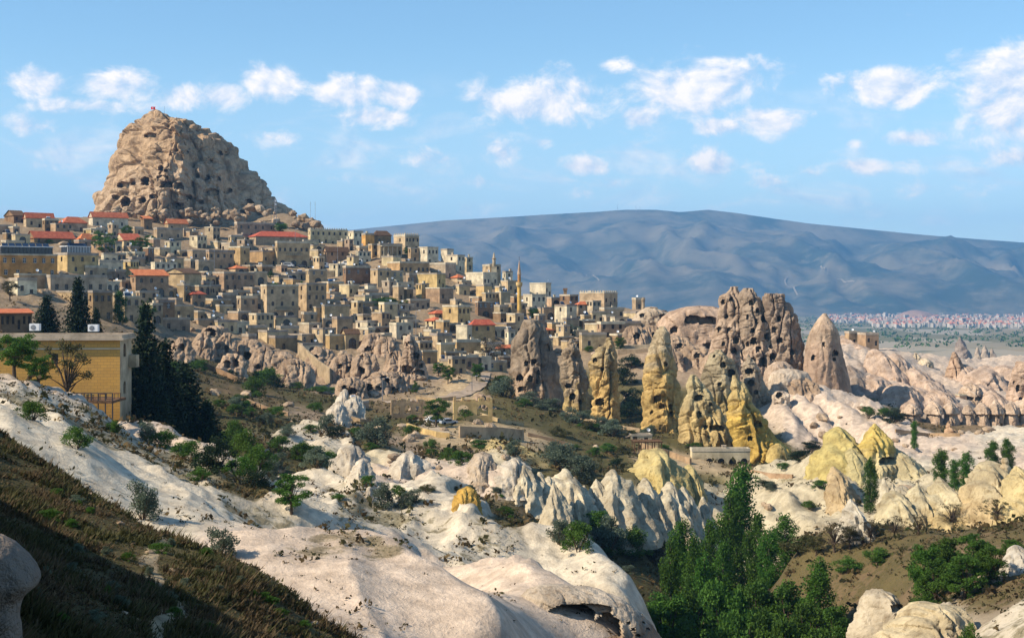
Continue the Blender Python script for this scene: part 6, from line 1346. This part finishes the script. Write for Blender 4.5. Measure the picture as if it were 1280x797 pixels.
# glazed storeys of the ochre hotel
def hotel_tops():
    r1 = [h for h in HOUSES if h[11] and h[11].startswith('ochre hotel')][0]; r2 = [h for h in HOUSES if h[11] and h[11].startswith('golden hotel')][0]
    for (root, u0, u1, v0, v1, d, *_), (ha, wide, mt) in ((r1, (2.7, .95, 'metal_dark')), (r2, (3.0, .8, 'metal_white'))):
        W_ = (u1-u0)*d/F*(1.0 if mt == 'metal_dark' else .75); Ht = (v1-v0)*d/F
        g = MB(); g.box(.6, W_*wide, .8, 5.5, Ht+.02, Ht+ha); g.build('glazed_gallery', MATS['glass_dark'], root)
        n = 14
        for i in range(n+1):
            x = .6+(W_*wide-.6)*i/n; q = MB(); q.box(x-.08, x+.08, .68, .80, Ht, Ht+ha); q.build('mullion', MATS[mt], root)
        q = MB(); q.box(.2, W_*wide+.4, .3, 6, Ht+ha, Ht+ha+.25); q.build('gallery_roof', MATS['metal_white'], root)
        for i in range(7):
            x = 1+i*(W_*wide-4)/6; s = MB(); s.poly([(x, 1, Ht+ha+.3), (x+2, 1, Ht+ha+.3), (x+2, 2.4, Ht+ha+1.4), (x, 2.4, Ht+ha+1.4)]); s.poly([(x, 1.04, Ht+ha+.26), (x, 2.44, Ht+ha+1.36), (x+2, 2.44, Ht+ha+1.36), (x+2, 1.04, Ht+ha+.26)]); s.build('solar_panel', MATS['solar'], root)
hotel_tops()

# ------------------------------------------------------------------ minarets, towers, masts, poles
def minaret():
    d = hit(649, 402, 400)[0]; m = d/F; root = empty('minaret', PX(649, 402, d)); r = 2.5*m; z = lambda v: (402-v)*m
    b = MB(); b.lathe([(r*1.35, -1), (r*1.35, z(392)), (r*1.05, z(388))], 8); b.build('base', MATS['wall_gold'], root)
    s = MB(); s.lathe([(r, z(388)-.05), (r*.94, z(358))], 14); s.build('shaft', MATS['wall_ochre'], root)
    k = MB(); k.lathe([(r*.95, z(359)), (r*1.55, z(356.5)), (r*1.62, z(356)), (r*1.62, z(352.5)), (r*1.5, z(352.5)), (r*1.5, z(355.5)), (r*.8, z(355.4))], 16); k.build('balcony', MATS['wall_gold'], root)
    u_ = MB(); u_.lathe([(r*.82, z(356)), (r*.8, z(343))], 14); u_.build('upper_shaft', MATS['wall_ochre'], root)
    c_ = MB(); c_.lathe([(r*1.0, z(343.2)), (r*.95, z(342)), (r*.06, z(325))], 14); c_.build('cone_cap', MATS['wall_pink'], root)
    f = MB(); f.lathe([(.09, z(325.2)), (.09, z(321)), (.02, z(320))], 6); f.build('finial', MATS['metal_dark'], root)
    tag(root, 'slim orange-brick minaret with a ringed balcony and pointed cap', 'minaret')
    d = hit(617, 345, 400)[0]; m = d/F; root = empty('minaret', PX(617.5, 337, d)); r = 2.1*m; z = lambda v: (337-v)*m
    b = MB(); b.box(-r*1.6, r*1.6, -r*1.6, r*1.6, -4, z(333)); b.build('base', MATS['wall_pale'], root); s = MB(); s.lathe([(r, z(333.1)), (r*.9, z(324))], 12); s.build('shaft', MATS['wall_pale'], root)
    k = MB(); k.lathe([(r*.9, z(324.3)), (r*1.25, z(323.5)), (r*1.25, z(322.5)), (r*.8, z(322.4))], 12); k.build('balcony', MATS['wall_cream'], root); c_ = MB(); c_.lathe([(r*.75, z(322.6)), (r*.62, z(319)), (r*.05, z(315))], 12); c_.build('cone_cap', MATS['wall_pale'], root)
    tag(root, 'small squat pale minaret rising from a cream house roof', 'minaret')
    d = hit(706, 378, 400)[0]; m = d/F; root = empty('stone_tower', PX(706.5, 378, d)); q = MB(); q.box(-2*m, 2*m, -2*m, 2*m, -2, 15*m); q.build('shaft', MATS['wall_brown'], root); q = MB(); q.box(-2.7*m, 2.7*m, -2.7*m, 2.7*m, 15*m, 18*m); q.build('cap', MATS['wall_brown'], root); tag(root, 'dark square chimney-like tower on the low ridge', 'tower')
    d = hit(805, 388, 400)[0]; m = d/F; root = empty('stone_tower', PX(804, 388, d)); q = MB(); q.lathe([(2.2*m, -2), (2.0*m, 12*m)], 10); q.build('shaft', MATS['wall_grey'], root); q = MB(); q.lathe([(2.5*m, 12*m), (2.5*m, 14*m), (1.2*m, 16*m)], 10); q.build('cap', MATS['wall_grey'], root); tag(root, 'small round grey tower at the low end of the ridge', 'tower')
minaret()
def mast(u, vb, vt, d, lattice, label, w=.9):
    m = d/F; h = (vb-vt)*m; root = empty('radio_mast' if lattice else 'antenna_mast', PX(u, vb, d))
    if lattice:
        n = 12; q = MB()
        for sx in (-1, 1):
            for sy in (-1, 1): q.tube((sx*w, sy*w, -2), (sx*w*.35, sy*w*.35, h), .09, .06, 4)
        q.build('frame', MATS['metal_grey'], root); q = MB()
        for i in range(n):
            a0 = w*(1-.65*i/n); a1 = w*(1-.65*(i+1)/n); z0 = h*i/n; z1 = h*(i+1)/n
            for (p1, p2) in (((-a0,-a0),(a1,-a1)),((a0,-a0),(-a1,-a1)),((-a0,-a0),(-a1,a1)),((a0,-a0),(a1,a1))): q.tube((*p1, z0), (*p2, z1), .05, .05, 3)
        q.build('bracing', MATS['metal_grey'], root)
        for zz in (.82, .92): q = MB(); q.lathe([(.05, 0), (.55, .12), (.5, .2)], 10); o = q.build('dish', MATS['metal_white'], root, (.4, -.6, h*zz)); o.rotation_euler = (PI/2, 0, .5)
    else:
        q = MB(); q.tube((0, 0, -1.5), (0, 0, h), .11, .06, 6); q.build('pole', MATS['metal_grey'], root)
        q = MB(); q.tube((-.6, 0, h*.93), (.6, 0, h*.93), .05, .05, 4); q.tube((-.4, 0, h*.86), (.4, 0, h*.86), .05, .05, 4); q.build('crossbar', MATS['metal_grey'], root)
    tag(root, label, 'mast', 'masts on the castle shoulder')
mast(344,290,248,765,True,'grey lattice radio mast with white dishes beside the castle shoulder')
mast(339,290,251,768,False,'thin antenna pole right next to the lattice mast')
mast(388,280,252,775,False,'tall thin antenna on the right castle shoulder'); mast(394,281,252,775,False,'thin antenna paired with another beyond the castle shoulder')
def castle_flag():
    for i, (u, lb) in enumerate(((194, 'flagpole with a small red crescent-and-star flag on the castle summit'), (205.5, 'bare thin pole beside the flag on the castle summit'))):
        d = CASTLE_D-2; root = empty('flagpole', PX(u, 145 if i == 0 else 150, d)); h = 5.6 if i == 0 else 8.2
        q = MB(); q.tube((0, 0, -2), (0, 0, h), .10, .07, 6); q.build('pole', MATS['metal_grey'], root)
        if i == 0:
            mat_plain('flag_red', (.65,.015,.02), var=.1); n = 8; q = MB(); A = lambda k: (-.05-2.5*k/n, .16*math.sin(k*1.1))
            for k_ in range(n): (xa, ya), (xb, yb) = A(k_), A(k_+1); q.poly([(xa, ya, h-1.75), (xb, yb, h-1.75), (xb, yb, h-.1), (xa, ya, h-.1)])
            for k_ in range(n): (xa, ya), (xb, yb) = A(k_), A(k_+1); q.poly([(xa, ya+.03, h-.1), (xb, yb+.03, h-.1), (xb, yb+.03, h-1.75), (xa, ya+.03, h-1.75)])
            fl = q.build('flag', MATS['flag_red'], root); c_ = MB()
            oc = [(-.95+.45*math.cos(a), h-.92+.45*math.sin(a)) for a in np.linspace(.6, 2*PI-.6, 14)]; ic = [(-.84+.36*math.cos(a), h-.92+.36*math.sin(a)) for a in np.linspace(2*PI-.75, .75, 14)]
            c_.poly([(x, -.26, zz) for x, zz in oc+ic]); c_.build('crescent', MATS['metal_white'], fl)
            s_ = MB(); s_.poly([(-1.6+(.24 if k_ % 2 == 0 else .1)*math.cos(k_*PI/5), -.26, h-.92+(.24 if k_ % 2 == 0 else .1)*math.sin(k_*PI/5)) for k_ in range(10)]); s_.build('star', MATS['metal_white'], fl)
        tag(root, lb, 'flagpole')
castle_flag()
for i, (u, vb, vt) in enumerate(((520,424,388),(700,415,388),(422,332,308),(268,345,310),(369,312,286),(478,500,472),(612,462,440),(590,490,470),(730,420,400),(590,348,336),(212,352,325))):
    d = hit(u, vb, 330)[0]; h = (vb-vt)*d/F; root = empty('street_lamp', PX(u, vb, d), random.uniform(-.5, .5)); q = MB(); q.tube((0, 0, -1), (0, 0, h), .13, .08, 6); q.build('pole', MATS['metal_grey'], root)
    q = MB(); q.tube((0, 0, h-.1), (1.3, 0, h+.1), .06, .05, 4); q.build('arm', MATS['metal_grey'], root); q = MB(); q.box(1.0, 1.8, -.15, .15, h+.02, h+.16); q.build('lamp_head', MATS['metal_white'], root)
    ph = min(LAND, key=lambda q: math.hypot(q[0]-u, q[1]-vb))[2]; tag(root, f'tall grey street lamp pole near {ph}', 'street lamp', 'lamp poles in the village')

# ------------------------------------------------------------------ vehicles by the arched house
def vehicles():
    for nm, cl in (('car_white', (.75,.76,.77)), ('car_silver', (.42,.44,.47)), ('car_dark', (.05,.055,.065)), ('car_blue', (.05,.12,.3))): mat_plain(nm, cl, rough=.3, spec=.5, var=.06)
    mat_plain('rubber', (.02,.02,.02), var=.2)
    def make(kind, col):
        L, Wd, H_, hood = {'van': (5.4, 2.0, 2.35, .8), 'minibus': (6.6, 2.1, 2.7, .5), 'car': (4.3, 1.75, 1.45, 1.1)}[kind]
        prof = [(-L/2, .35), (-L/2, H_*.55), (-L/2+.15, H_*.93), (-L/2+.5, H_), (L/2-hood-.6, H_), (L/2-hood, H_*.6), (L/2-.1, H_*.5), (L/2, .4)]
        if kind == 'car': prof = [(-L/2, .35), (-L/2, .85), (-L/2+.5, .92), (-L/2+1.0, H_), (L/2-1.9, H_), (L/2-1.15, .92), (L/2-.1, .78), (L/2, .4)]
        q = MB(); a = [(x, -Wd/2, zz) for x, zz in prof]; b = [(x, Wd/2, zz) for x, zz in prof]; q.poly(a); q.poly(b[::-1])
        for i in range(len(prof)): j = (i+1) % len(prof); q.poly([a[j], a[i], b[i], b[j]])
        parts = [('body', q.mesh(), col)]
        g = MB(); g.box(-L/2+(1.0 if kind == 'car' else .5), L/2-hood-(.75 if kind != 'car' else .6), -Wd/2-.02, -Wd/2-.001, H_*.60, H_*.88); g.box(-L/2+(1.0 if kind == 'car' else .5), L/2-hood-(.75 if kind != 'car' else .6), Wd/2+.001, Wd/2+.02, H_*.60, H_*.88)
        parts.append(('side_window', g.mesh(), 'glass_dark'))
        for sx in (-L*.31, L*.31):
            for sy in (-Wd/2+.08, Wd/2-.08): w_ = MB(); w_.tube((sx, sy-.1, .34), (sx, sy+.1, .34), .34, .34, 12); parts.append(('wheel', w_.mesh(), 'rubber'))
        h_ = MB(); h_.box(L/2-.12, L/2+.02, -Wd/2+.15, -Wd/2+.5, H_*.38, H_*.46); parts.append(('headlight', h_.mesh(), 'metal_white')); h_ = MB(); h_.box(L/2-.12, L/2+.02, Wd/2-.5, Wd/2-.15, H_*.38, H_*.46); parts.append(('headlight', h_.mesh(), 'metal_white'))
        return parts
    lst = [(361,334,'van','car_silver','silver van parked before the arched house'),(377,334,'car','car_dark','dark car parked beside the silver van'),(389,335,'car','car_dark','dark car parked left of the big white van'),(402,335,'minibus','car_white','big white minibus at the parking edge'),(415,335,'car','car_blue','blue car parked behind the white minibus'),(425,333,'car','car_silver','silver car in the parking row'),(433,332,'van','car_white','white van in the middle of the parking row'),(445,331,'minibus','car_white','white minibus at the right end of the parking row'),(456,333,'car','car_dark','dark car past the right-hand minibus')]
    for (u, v, kd, cl, lb) in lst:
        d = hit(u, v, 400)[0]-1.0; p = PX(u, v, d); root = empty('parked_'+kd, (p.x, p.y, p.z+.05), random.uniform(-.35, .15)+(PI if random.random() < .4 else 0))
        for nm, me, mt in make(kd, cl):
            me.materials.append(MATS[mt]); o = link(nm, me, None, root)
        tag(root, lb, kd, 'vehicles on the village parking')
    lots = [(350,336),(375,337),(400,337.5),(425,336),(450,334.5),(470,334)]
    q = MB(); pr = None
    for (u, v) in lots:
        d = hit(u, v, 400)[0]-3.5; p = PX(u, v, d)
        if pr is not None: q.poly([pr+Vector((0,0,.0)), p, p+Vector((0,7,.1)), pr+Vector((0,7,.1))]); q.poly([pr+Vector((0,0,-4)), p+Vector((0,0,-4)), p, pr])
        pr = p
    stone_mat('asphalt', (.10,.095,.09)); structure(q.build('parking_road', MATS['wall_grey'], None))
    for (u, v, kd, cl, lb) in ((543,528,'car','car_white','white car by the sandy path below the ruined arches'),(561,530,'car','car_silver','silver car beside the sandy retaining wall')):
        d = hit(u, v)[0]; p = PX(u, v, d); root = empty('parked_'+kd, (p.x, p.y, p.z), .4)
        for nm, me, mt in make(kd, cl): me.materials.append(MATS[mt]); link(nm, me, None, root)
        tag(root, lb, kd, 'cars near the ruined arches')
vehicles()

# ------------------------------------------------------------------ walls, ruins, terraces, pergola, road
def drape_wall(pts, h, t, mat, label, name='retaining_wall', dmin=150):
    q = MB(); P_ = []
    for (u, v) in pts: d, zz = hit(u, v, dmin); P_.append(PX(u, v, d))
    o0 = P_[0].copy()
    for a, b in zip(P_[:-1], P_[1:]):
        a = a-o0; b = b-o0; n = Vector((-(b-a).y, (b-a).x, 0)); n = n.normalized()*t if n.length > 0 else Vector((0, t, 0))
        lo = Vector((0, 0, -2)); up = Vector((0, 0, h))
        c8 = [a+lo, b+lo, b+lo+n, a+lo+n, a+up, b+up, b+up+n, a+up+n]; bi = len(q.v); q.v += [tuple(x) for x in c8]; q.f += [tuple(bi+i for i in f) for f in ((0,3,2,1),(4,5,6,7),(0,1,5,4),(1,2,6,5),(2,3,7,6),(3,0,4,7))]
    o = q.build(name, MATS[mat], None, o0); tag(o, label, 'wall', 'stone walls on the slopes'); return o
drape_wall([(575,547),(600,548),(628,548),(655,551)],2.6,.5,'wall_cream','long pale retaining wall beside the sandy path')
drape_wall([(508,535),(525,541),(545,546),(562,548)],1.2,.5,'wall_gold','ochre retaining wall at the bend of the sandy path')
drape_wall([(372,446),(385,458),(398,470),(412,480)],5.0,.6,'wall_grey','tall grey sloping retaining wall under the lower houses')
drape_wall([(225,446),(245,455),(270,466),(296,478)],1.5,.5,'wall_brown','long brown boundary wall running down the grassy bank')
drape_wall([(520,500),(545,503),(570,500)],1.2,.4,'wall_tan','low stone wall along the road below the village cone')
drape_wall([(700,516),(730,525),(765,534),(800,540)],1.0,.4,'wall_cream','low pale path wall under the ochre rock chimney')
drape_wall([(800,560),(830,568),(862,580)],1.4,.5,'wall_tan','tan garden wall between the pergola and the restaurant')
drape_wall([(440,388),(462,392),(480,398)],2.4,.5,'wall_cream','cream terrace wall below the green village trees')
drape_wall([(385,346),(400,347),(418,346)],3.0,.5,'wall_grey','dark wall under the parking with vans')
drape_wall([(640,470),(660,476),(684,480)],1.4,.4,'wall_tan','rough stone wall under the broad dark rock chimney')
def ruin(u0, u1, v0, v1, narch, tone, label, d=None):
    if d is None: d = hit((u0+u1)/2, v1)[0]
    m = d/F; W_ = (u1-u0)*m; Hh = (v1-v0)*m; root = empty('ruined_arches', PX(u0, v1, d), -math.atan((u0-640)/F)+.1)
    q = MB(); ops = []
    for i in range(narch):
        xc = W_*(i+.5)/narch; aw = W_/narch*.6; ops.append((xc-aw/2, xc+aw/2, Hh*.28, Hh*.84, 'a', 'n'))
    facade(q, (0, 0, 0), (1, 0, 0), W_, -2, Hh, ops, (0, 1, 0), dep=.9); facade(q, (W_, 1.6, 0), (-1, 0, 0), W_, -2, Hh, [(W_-b, W_-a, c0, e) for a, b, c0, e, *_ in ops], (0, -1, 0), dep=.7)
    q.poly([(0, 0, Hh), (W_, 0, Hh), (W_, 1.6, Hh), (0, 1.6, Hh)]); q.poly([(0, 0, -2), (0, 0, Hh), (0, 1.6, Hh), (0, 1.6, -2)]); q.poly([(W_, 0, -2), (W_, 1.6, -2), (W_, 1.6, Hh), (W_, 0, Hh)])
    q.build('wall', MATS['wall_'+tone], root)
    for i in range(14):     # broken crown of the wall
        x = W_*i/14; s = MB(); hh = random.uniform(.1, 1.1); s.box(x+.02, x+W_/14-.05, .1, 1.5, Hh-.02, Hh+hh); s.build('coping_stone', MATS['wall_'+tone], root)
    tag(root, label, 'ruin', 'ruined arched walls')
ruin(567,616,502,527,2,'gold','golden ruined wall with two tall arches above the sandy path')
ruin(489,531,503,523,3,'tan','low broken row of arches left of the dark tree')
ruin(244,276,424,440,2,'tan','broken vault front among the village ruins')
def terraces():
    root = empty('stone_terraces', PX(800, 442, hit(800, 442)[0]))
    for i in range(6):
        v = 441-i*5.2; d = hit(800, v)[0]; a = PX(772-i*1.5, v, d)-root.location; b = PX(833-i*2, v-2, d)-root.location; q = MB(); h = 1.2
        for lo, up in ((-2, h),): q.v += [tuple(a+Vector((0, 0, lo))), tuple(b+Vector((0, 0, lo))), tuple(b+Vector((0, 3.5, lo))), tuple(a+Vector((0, 3.5, lo))), tuple(a+Vector((0, 0, up))), tuple(b+Vector((0, 0, up))), tuple(b+Vector((0, 3.5, up))), tuple(a+Vector((0, 3.5, up)))]; q.f += [(0,3,2,1),(4,5,6,7),(0,1,5,4),(1,2,6,5),(2,3,7,6),(3,0,4,7)]
        q.build('step', MATS['wall_pale' if i % 2 else 'wall_grey'], root)
    tag(root, 'broad pale stone terraces stepping up beside the cave cliff', 'terraces')
terraces()
def pergola():
    d = hit(810, 568)[0]; m = d/F; root = empty('timber_pergola', PX(793, 568, d), .05); L = 34*m; D = 4.0; h = 15*m
    for i in range(5):
        for y in (0, D): q = MB(); q.box(L*i/4-.12, L*i/4+.12, y-.12, y+.12, -2, h); q.build('post', MATS['wood'], root)
    for y in (0, D): q = MB(); q.box(-.4, L+.4, y-.1, y+.1, h, h+.25); q.build('beam', MATS['wood'], root)
    for i in range(16): q = MB(); x = L*i/15; q.box(x-.07, x+.07, -.6, D+.6, h+.25, h+.4); q.build('slat', MATS['wood'], root)
    tag(root, 'open timber pergola on posts above the yellow hump', 'pergola')
pergola()
def roads():
    def strip(name, pts, w, mat, lift, fn, kw={}):
        P_ = []
        for (u, v) in pts: d, zz = fn(u, v); P_.append(Vector(((u-640)/F*d, d, zz)))
        R = []
        for a, b in zip(P_[:-1], P_[1:]):
            n = max(2, int((b-a).length/(w*.8)))
            R += [a.lerp(b, i/n) for i in range(n)]
        R.append(P_[-1]); q = MB(); pr = None
        for i, p in enumerate(R):
            t = (R[min(i+1, len(R)-1)]-R[max(i-1, 0)]); s = Vector((t.y, -t.x, 0)).normalized()*w/2
            l, r = p-s, p+s
            for x in (l, r): x.z = (float(ground(x.x, x.y)) if fn is hit else mountain_height(np.array([x.x/x.y*F+640]), np.array([x.y]))[0])+lift
            if pr: q.poly([pr[0], pr[1], r, l])
            pr = (l, r)
        structure(q.build(name, mat))
    stone_mat('road_dust', (.46,.37,.26)); stone_mat('track', (.24,.20,.15))
    strip('road', [(604,466),(601,474),(597,482),(586,490),(566,496),(545,499),(515,501),(480,503)], 5.0, MATS['road_dust'], .25, hit)
    strip('path', [(536,520),(528,528),(540,536),(556,543)], 4.5, MATS['road_dust'], .2, hit)
    for pts in ([(985,347),(981,353),(992,360),(997,370)],[(1026,333),(1032,342),(1052,350),(1068,353)],[(733,344),(742,346),(749,352)]): strip('mountain_track', pts, 9, MATS['track'], 5, mtn_hit)
roads()
# small pale outcrops on the slope between village and valley, stones on the near slope
rr = random.Random(14); nb = 0
while nb < 70:
    u = rr.uniform(240, 1260); v = rr.uniform(470, 640); d, zz = hit(u, v, 150)
    if d < 200 or d > 450 or (620 < u < 900 and v > 585): continue
    ph = min(SPOTS, key=lambda q: math.hypot(q[0]-u, q[1]-v))[2]
    boulder(u, v, rr.uniform(5, 17), f'small pale rock outcrop on the slope near {ph}', 'small outcrops on the slopes', d=d, squash=rr.uniform(.5, 1.1), kk=2); nb += 1
for i in range(26):
    u = rr.uniform(20, 400); v = rr.uniform(610, 792); d, zz = hit(u, v)
    if d < 60: boulder(u, v, rr.uniform(4, 11), 'small grey stone lying in the grass of the dark near slope', 'stones on the dark near slope', d=d, squash=.7)
for i, (pts, lb) in enumerate((([(600,520),(625,528),(655,532)],'low field wall below the broad dark rock chimney'),([(420,520),(450,528),(480,530)],'low field wall beside the roofless cottage'),([(660,545),(690,552),(720,560)],'low field wall above the silvery shrubs'),([(300,500),(330,512),(360,520)],'low rubble wall on the bushy bank'),([(930,590),(960,596),(990,598)],'low rubble wall right of the stone restaurant'),([(1120,540),(1160,545),(1200,545)],'low wall across the dry gully'))):
    drape_wall(pts, .9, .4, 'wall_tan', lb)
# loose stones and outcrops between the houses
rr = random.Random(3); nb = 0
while nb < 130:
    u = rr.uniform(0, 800); v = rr.uniform(284, 480)
    if not inside_village(u, v-rr.uniform(0, 22)): continue
    ph = min(LAND, key=lambda q: math.hypot(q[0]-u, (q[1]-v)*1.3))[2]
    d = hit(u, v, 380)[0]; boulder(u, v, rr.uniform(6, 16), f'rough tan rock outcrop between houses near {ph}', 'outcrops between the village houses', d=d, squash=rr.uniform(.5, 1.0)); nb += 1
rr = random.Random(9); nb = 0
while nb < 60:
    u = rr.uniform(20, 790); v = rr.uniform(292, 460)
    if not inside_village(u, v): continue
    d = hit(u, v, 380)[0]; ph = min(LAND, key=lambda q: math.hypot(q[0]-u, (q[1]-v)*1.3))[2]; w = rr.uniform(7, 15)
    k = rr.choice(('shrub', 'shrub_dark', 'shrub_olive', 'shrub', 'shrub_bright')); plant(k, u, v, v-w*.6, w, 'garden_shrub', f"{kn[k][0]} between houses near {ph}", 'shrub', group='shrubs between the village houses', d=d, var=nb % 3); nb += 1

# ------------------------------------------------------------------ far town
def town():
    rng = np.random.default_rng(31); n = 1500; V = []; Fc = []; Mi = []
    mat_plain('far_wall', (.46,.41,.35), var=.15, scale=.02); mat_plain('far_roof', (.52,.17,.09), var=.25, scale=.02)
    def bld(x, y, z, w, dd, h, rh, a):
        ca, sa = math.cos(a), math.sin(a); T = lambda p: (x+p[0]*ca-p[1]*sa, y+p[0]*sa+p[1]*ca, z+p[2]); b = len(V)
        for p in ((-w,-dd,-3),(w,-dd,-3),(w,dd,-3),(-w,dd,-3),(-w,-dd,h),(w,-dd,h),(w,dd,h),(-w,dd,h),(-w*.98,0,h+rh),(w*.98,0,h+rh)): V.append(T(p))
        for f in ((0,1,5,4),(1,2,6,5),(2,3,7,6),(3,0,4,7)): Fc.append(tuple(b+i for i in f)); Mi.append(0)
        for f in ((4,5,9,8),(6,7,8,9)): Fc.append(tuple(b+i for i in f)); Mi.append(1)
        for f in ((5,6,9),(7,4,8)): Fc.append(tuple(b+i for i in f)); Mi.append(0)
    cnt = 0
    while cnt < n:
        u = rng.uniform(1035, 1420); d = rng.uniform(5000, 8600); dens = fbm(np.array([u/60.]), np.array([d/500.]), 2, 3)[0]
        if dens+rng.uniform(-.5, .5) < (.05 if d > 7300 else -.22) or (u < 1090 and d < 6100): continue
        x = (u-640)/F*d; s = rng.uniform(4, 8.5); bld(x, d, plain_z(x, d)+3, s, s*.8, rng.uniform(6, 13), rng.uniform(2, 4) if rng.random() < .65 else .2, rng.uniform(0, 3)); cnt += 1
    me = bpy.data.meshes.new('town_houses'); me.from_pydata(V, [], Fc); me.update(); me.materials.append(MATS['far_wall']); me.materials.append(MATS['far_roof']); me.polygons.foreach_set('material_index', Mi)
    o = link('town_houses', me); stuff(o, 'far town of white walls and red roofs spread over the plain', 'town')
    ap = MB(); ap.box(-9, 9, -7, 7, -3, 17); ap.box(-9.4, 9.4, -7.4, 7.4, 17, 18); am = ap.mesh('wall'); am.materials.append(MATS['far_wall']); wb = MB()
    for i in range(4): wb.box(-8, 8, -7.2, -7.01, 2+i*3.8, 3.6+i*3.8)
    wm = wb.mesh('window_band'); wm.materials.append(MATS['glass_dark'])
    for i in range(46):
        u = rng.uniform(1040, 1290); d = rng.uniform(5600, 8400); x = (u-640)/F*d; root = empty('apartment_block', (x, d, plain_z(x, d)+2), rng.uniform(-.8, .8)); s = rng.uniform(.8, 1.3); root.scale = (s, s, s*rng.uniform(.7, 1.2))
        for nm, me_ in (('wall', am), ('window_band', wm)): c_ = bpy.data.objects.new(nm, me_); COL.objects.link(c_); c_.parent = root
        tag(root, 'pale apartment block in the far town on the plain', 'building', 'apartment blocks of the far town')
    # trees of the plain as dark dots
    tr = np.random.default_rng(2); C_ = []
    for i in range(2600):
        u = tr.uniform(980, 1420); d = tr.uniform(2600, 8300); x = (u-640)/F*d
        if fbm(np.array([u/35.]), np.array([d/300.]), 2, 8)[0] < -.02: continue
        C_.append((x, d, plain_z(x, d)+3))
    C_ = np.repeat(np.array(C_), 5, 0)+tr.normal(size=(len(C_)*5, 3))*np.array([4, 4, 2]); v, f, t = leaves(C_, tr.uniform(2.5, 5, len(C_)), tr)
    stuff(link('plain_trees', leaf_object('plain_trees', v, f, t, 'leaf_green')), 'dark scattered trees between fields and far town', 'trees')
    structure(outline_rock('hill', [(388,1138,1150),(390,1130,1160),(394,1122,1172),(400,1112,1186),(404,1104,1196)], 7700, None, ratio=.7, nt=60, ns=40, amp=8, fold=6, foldw=60, col=((.42,.27,.2),(.40,.27,.19)), seed=71))
town()
for i, (u, vt) in enumerate(((772,255),(795,253),(800,256))):
    d = 11450; zt = mountain_height(np.array([float(u)]), np.array([d]))[0]; root = empty('hilltop_mast', ((u-640)/F*d, d, zt)); q = MB(); q.tube((0, 0, -10), (0, 0, 62-9*i), 1.7, .9, 6); q.build('pole', MATS['metal_grey'], root); q = MB(); q.lathe([(3, 20), (3, 24)], 8); q.build('antenna_drum', MATS['metal_white'], root)
    tag(root, 'thin radio mast on the crest of the blue mountain', 'mast', 'masts on the mountain crest')
# ------------------------------------------------------------------ air
def build_haze():
    mb = MB(); mb.box(-12500, 12500, -60, 14800, -152, 790)
    m = bpy.data.materials.new('haze_air'); m.use_nodes = True; nt = m.node_tree
    for n in list(nt.nodes): nt.nodes.remove(n)
    out = nt.nodes.new('ShaderNodeOutputMaterial'); pv = nt.nodes.new('ShaderNodeVolumePrincipled')
    pv.inputs['Color'].default_value = (.22, .54, 1.0, 1); pv.inputs['Density'].default_value = HAZE
    pv.inputs['Anisotropy'].default_value = 0.0
    nt.links.new(pv.outputs[0], out.inputs['Volume'])
    o = mb.build('haze', m); stuff(o)
HAZE = 7.0e-5
build_haze()
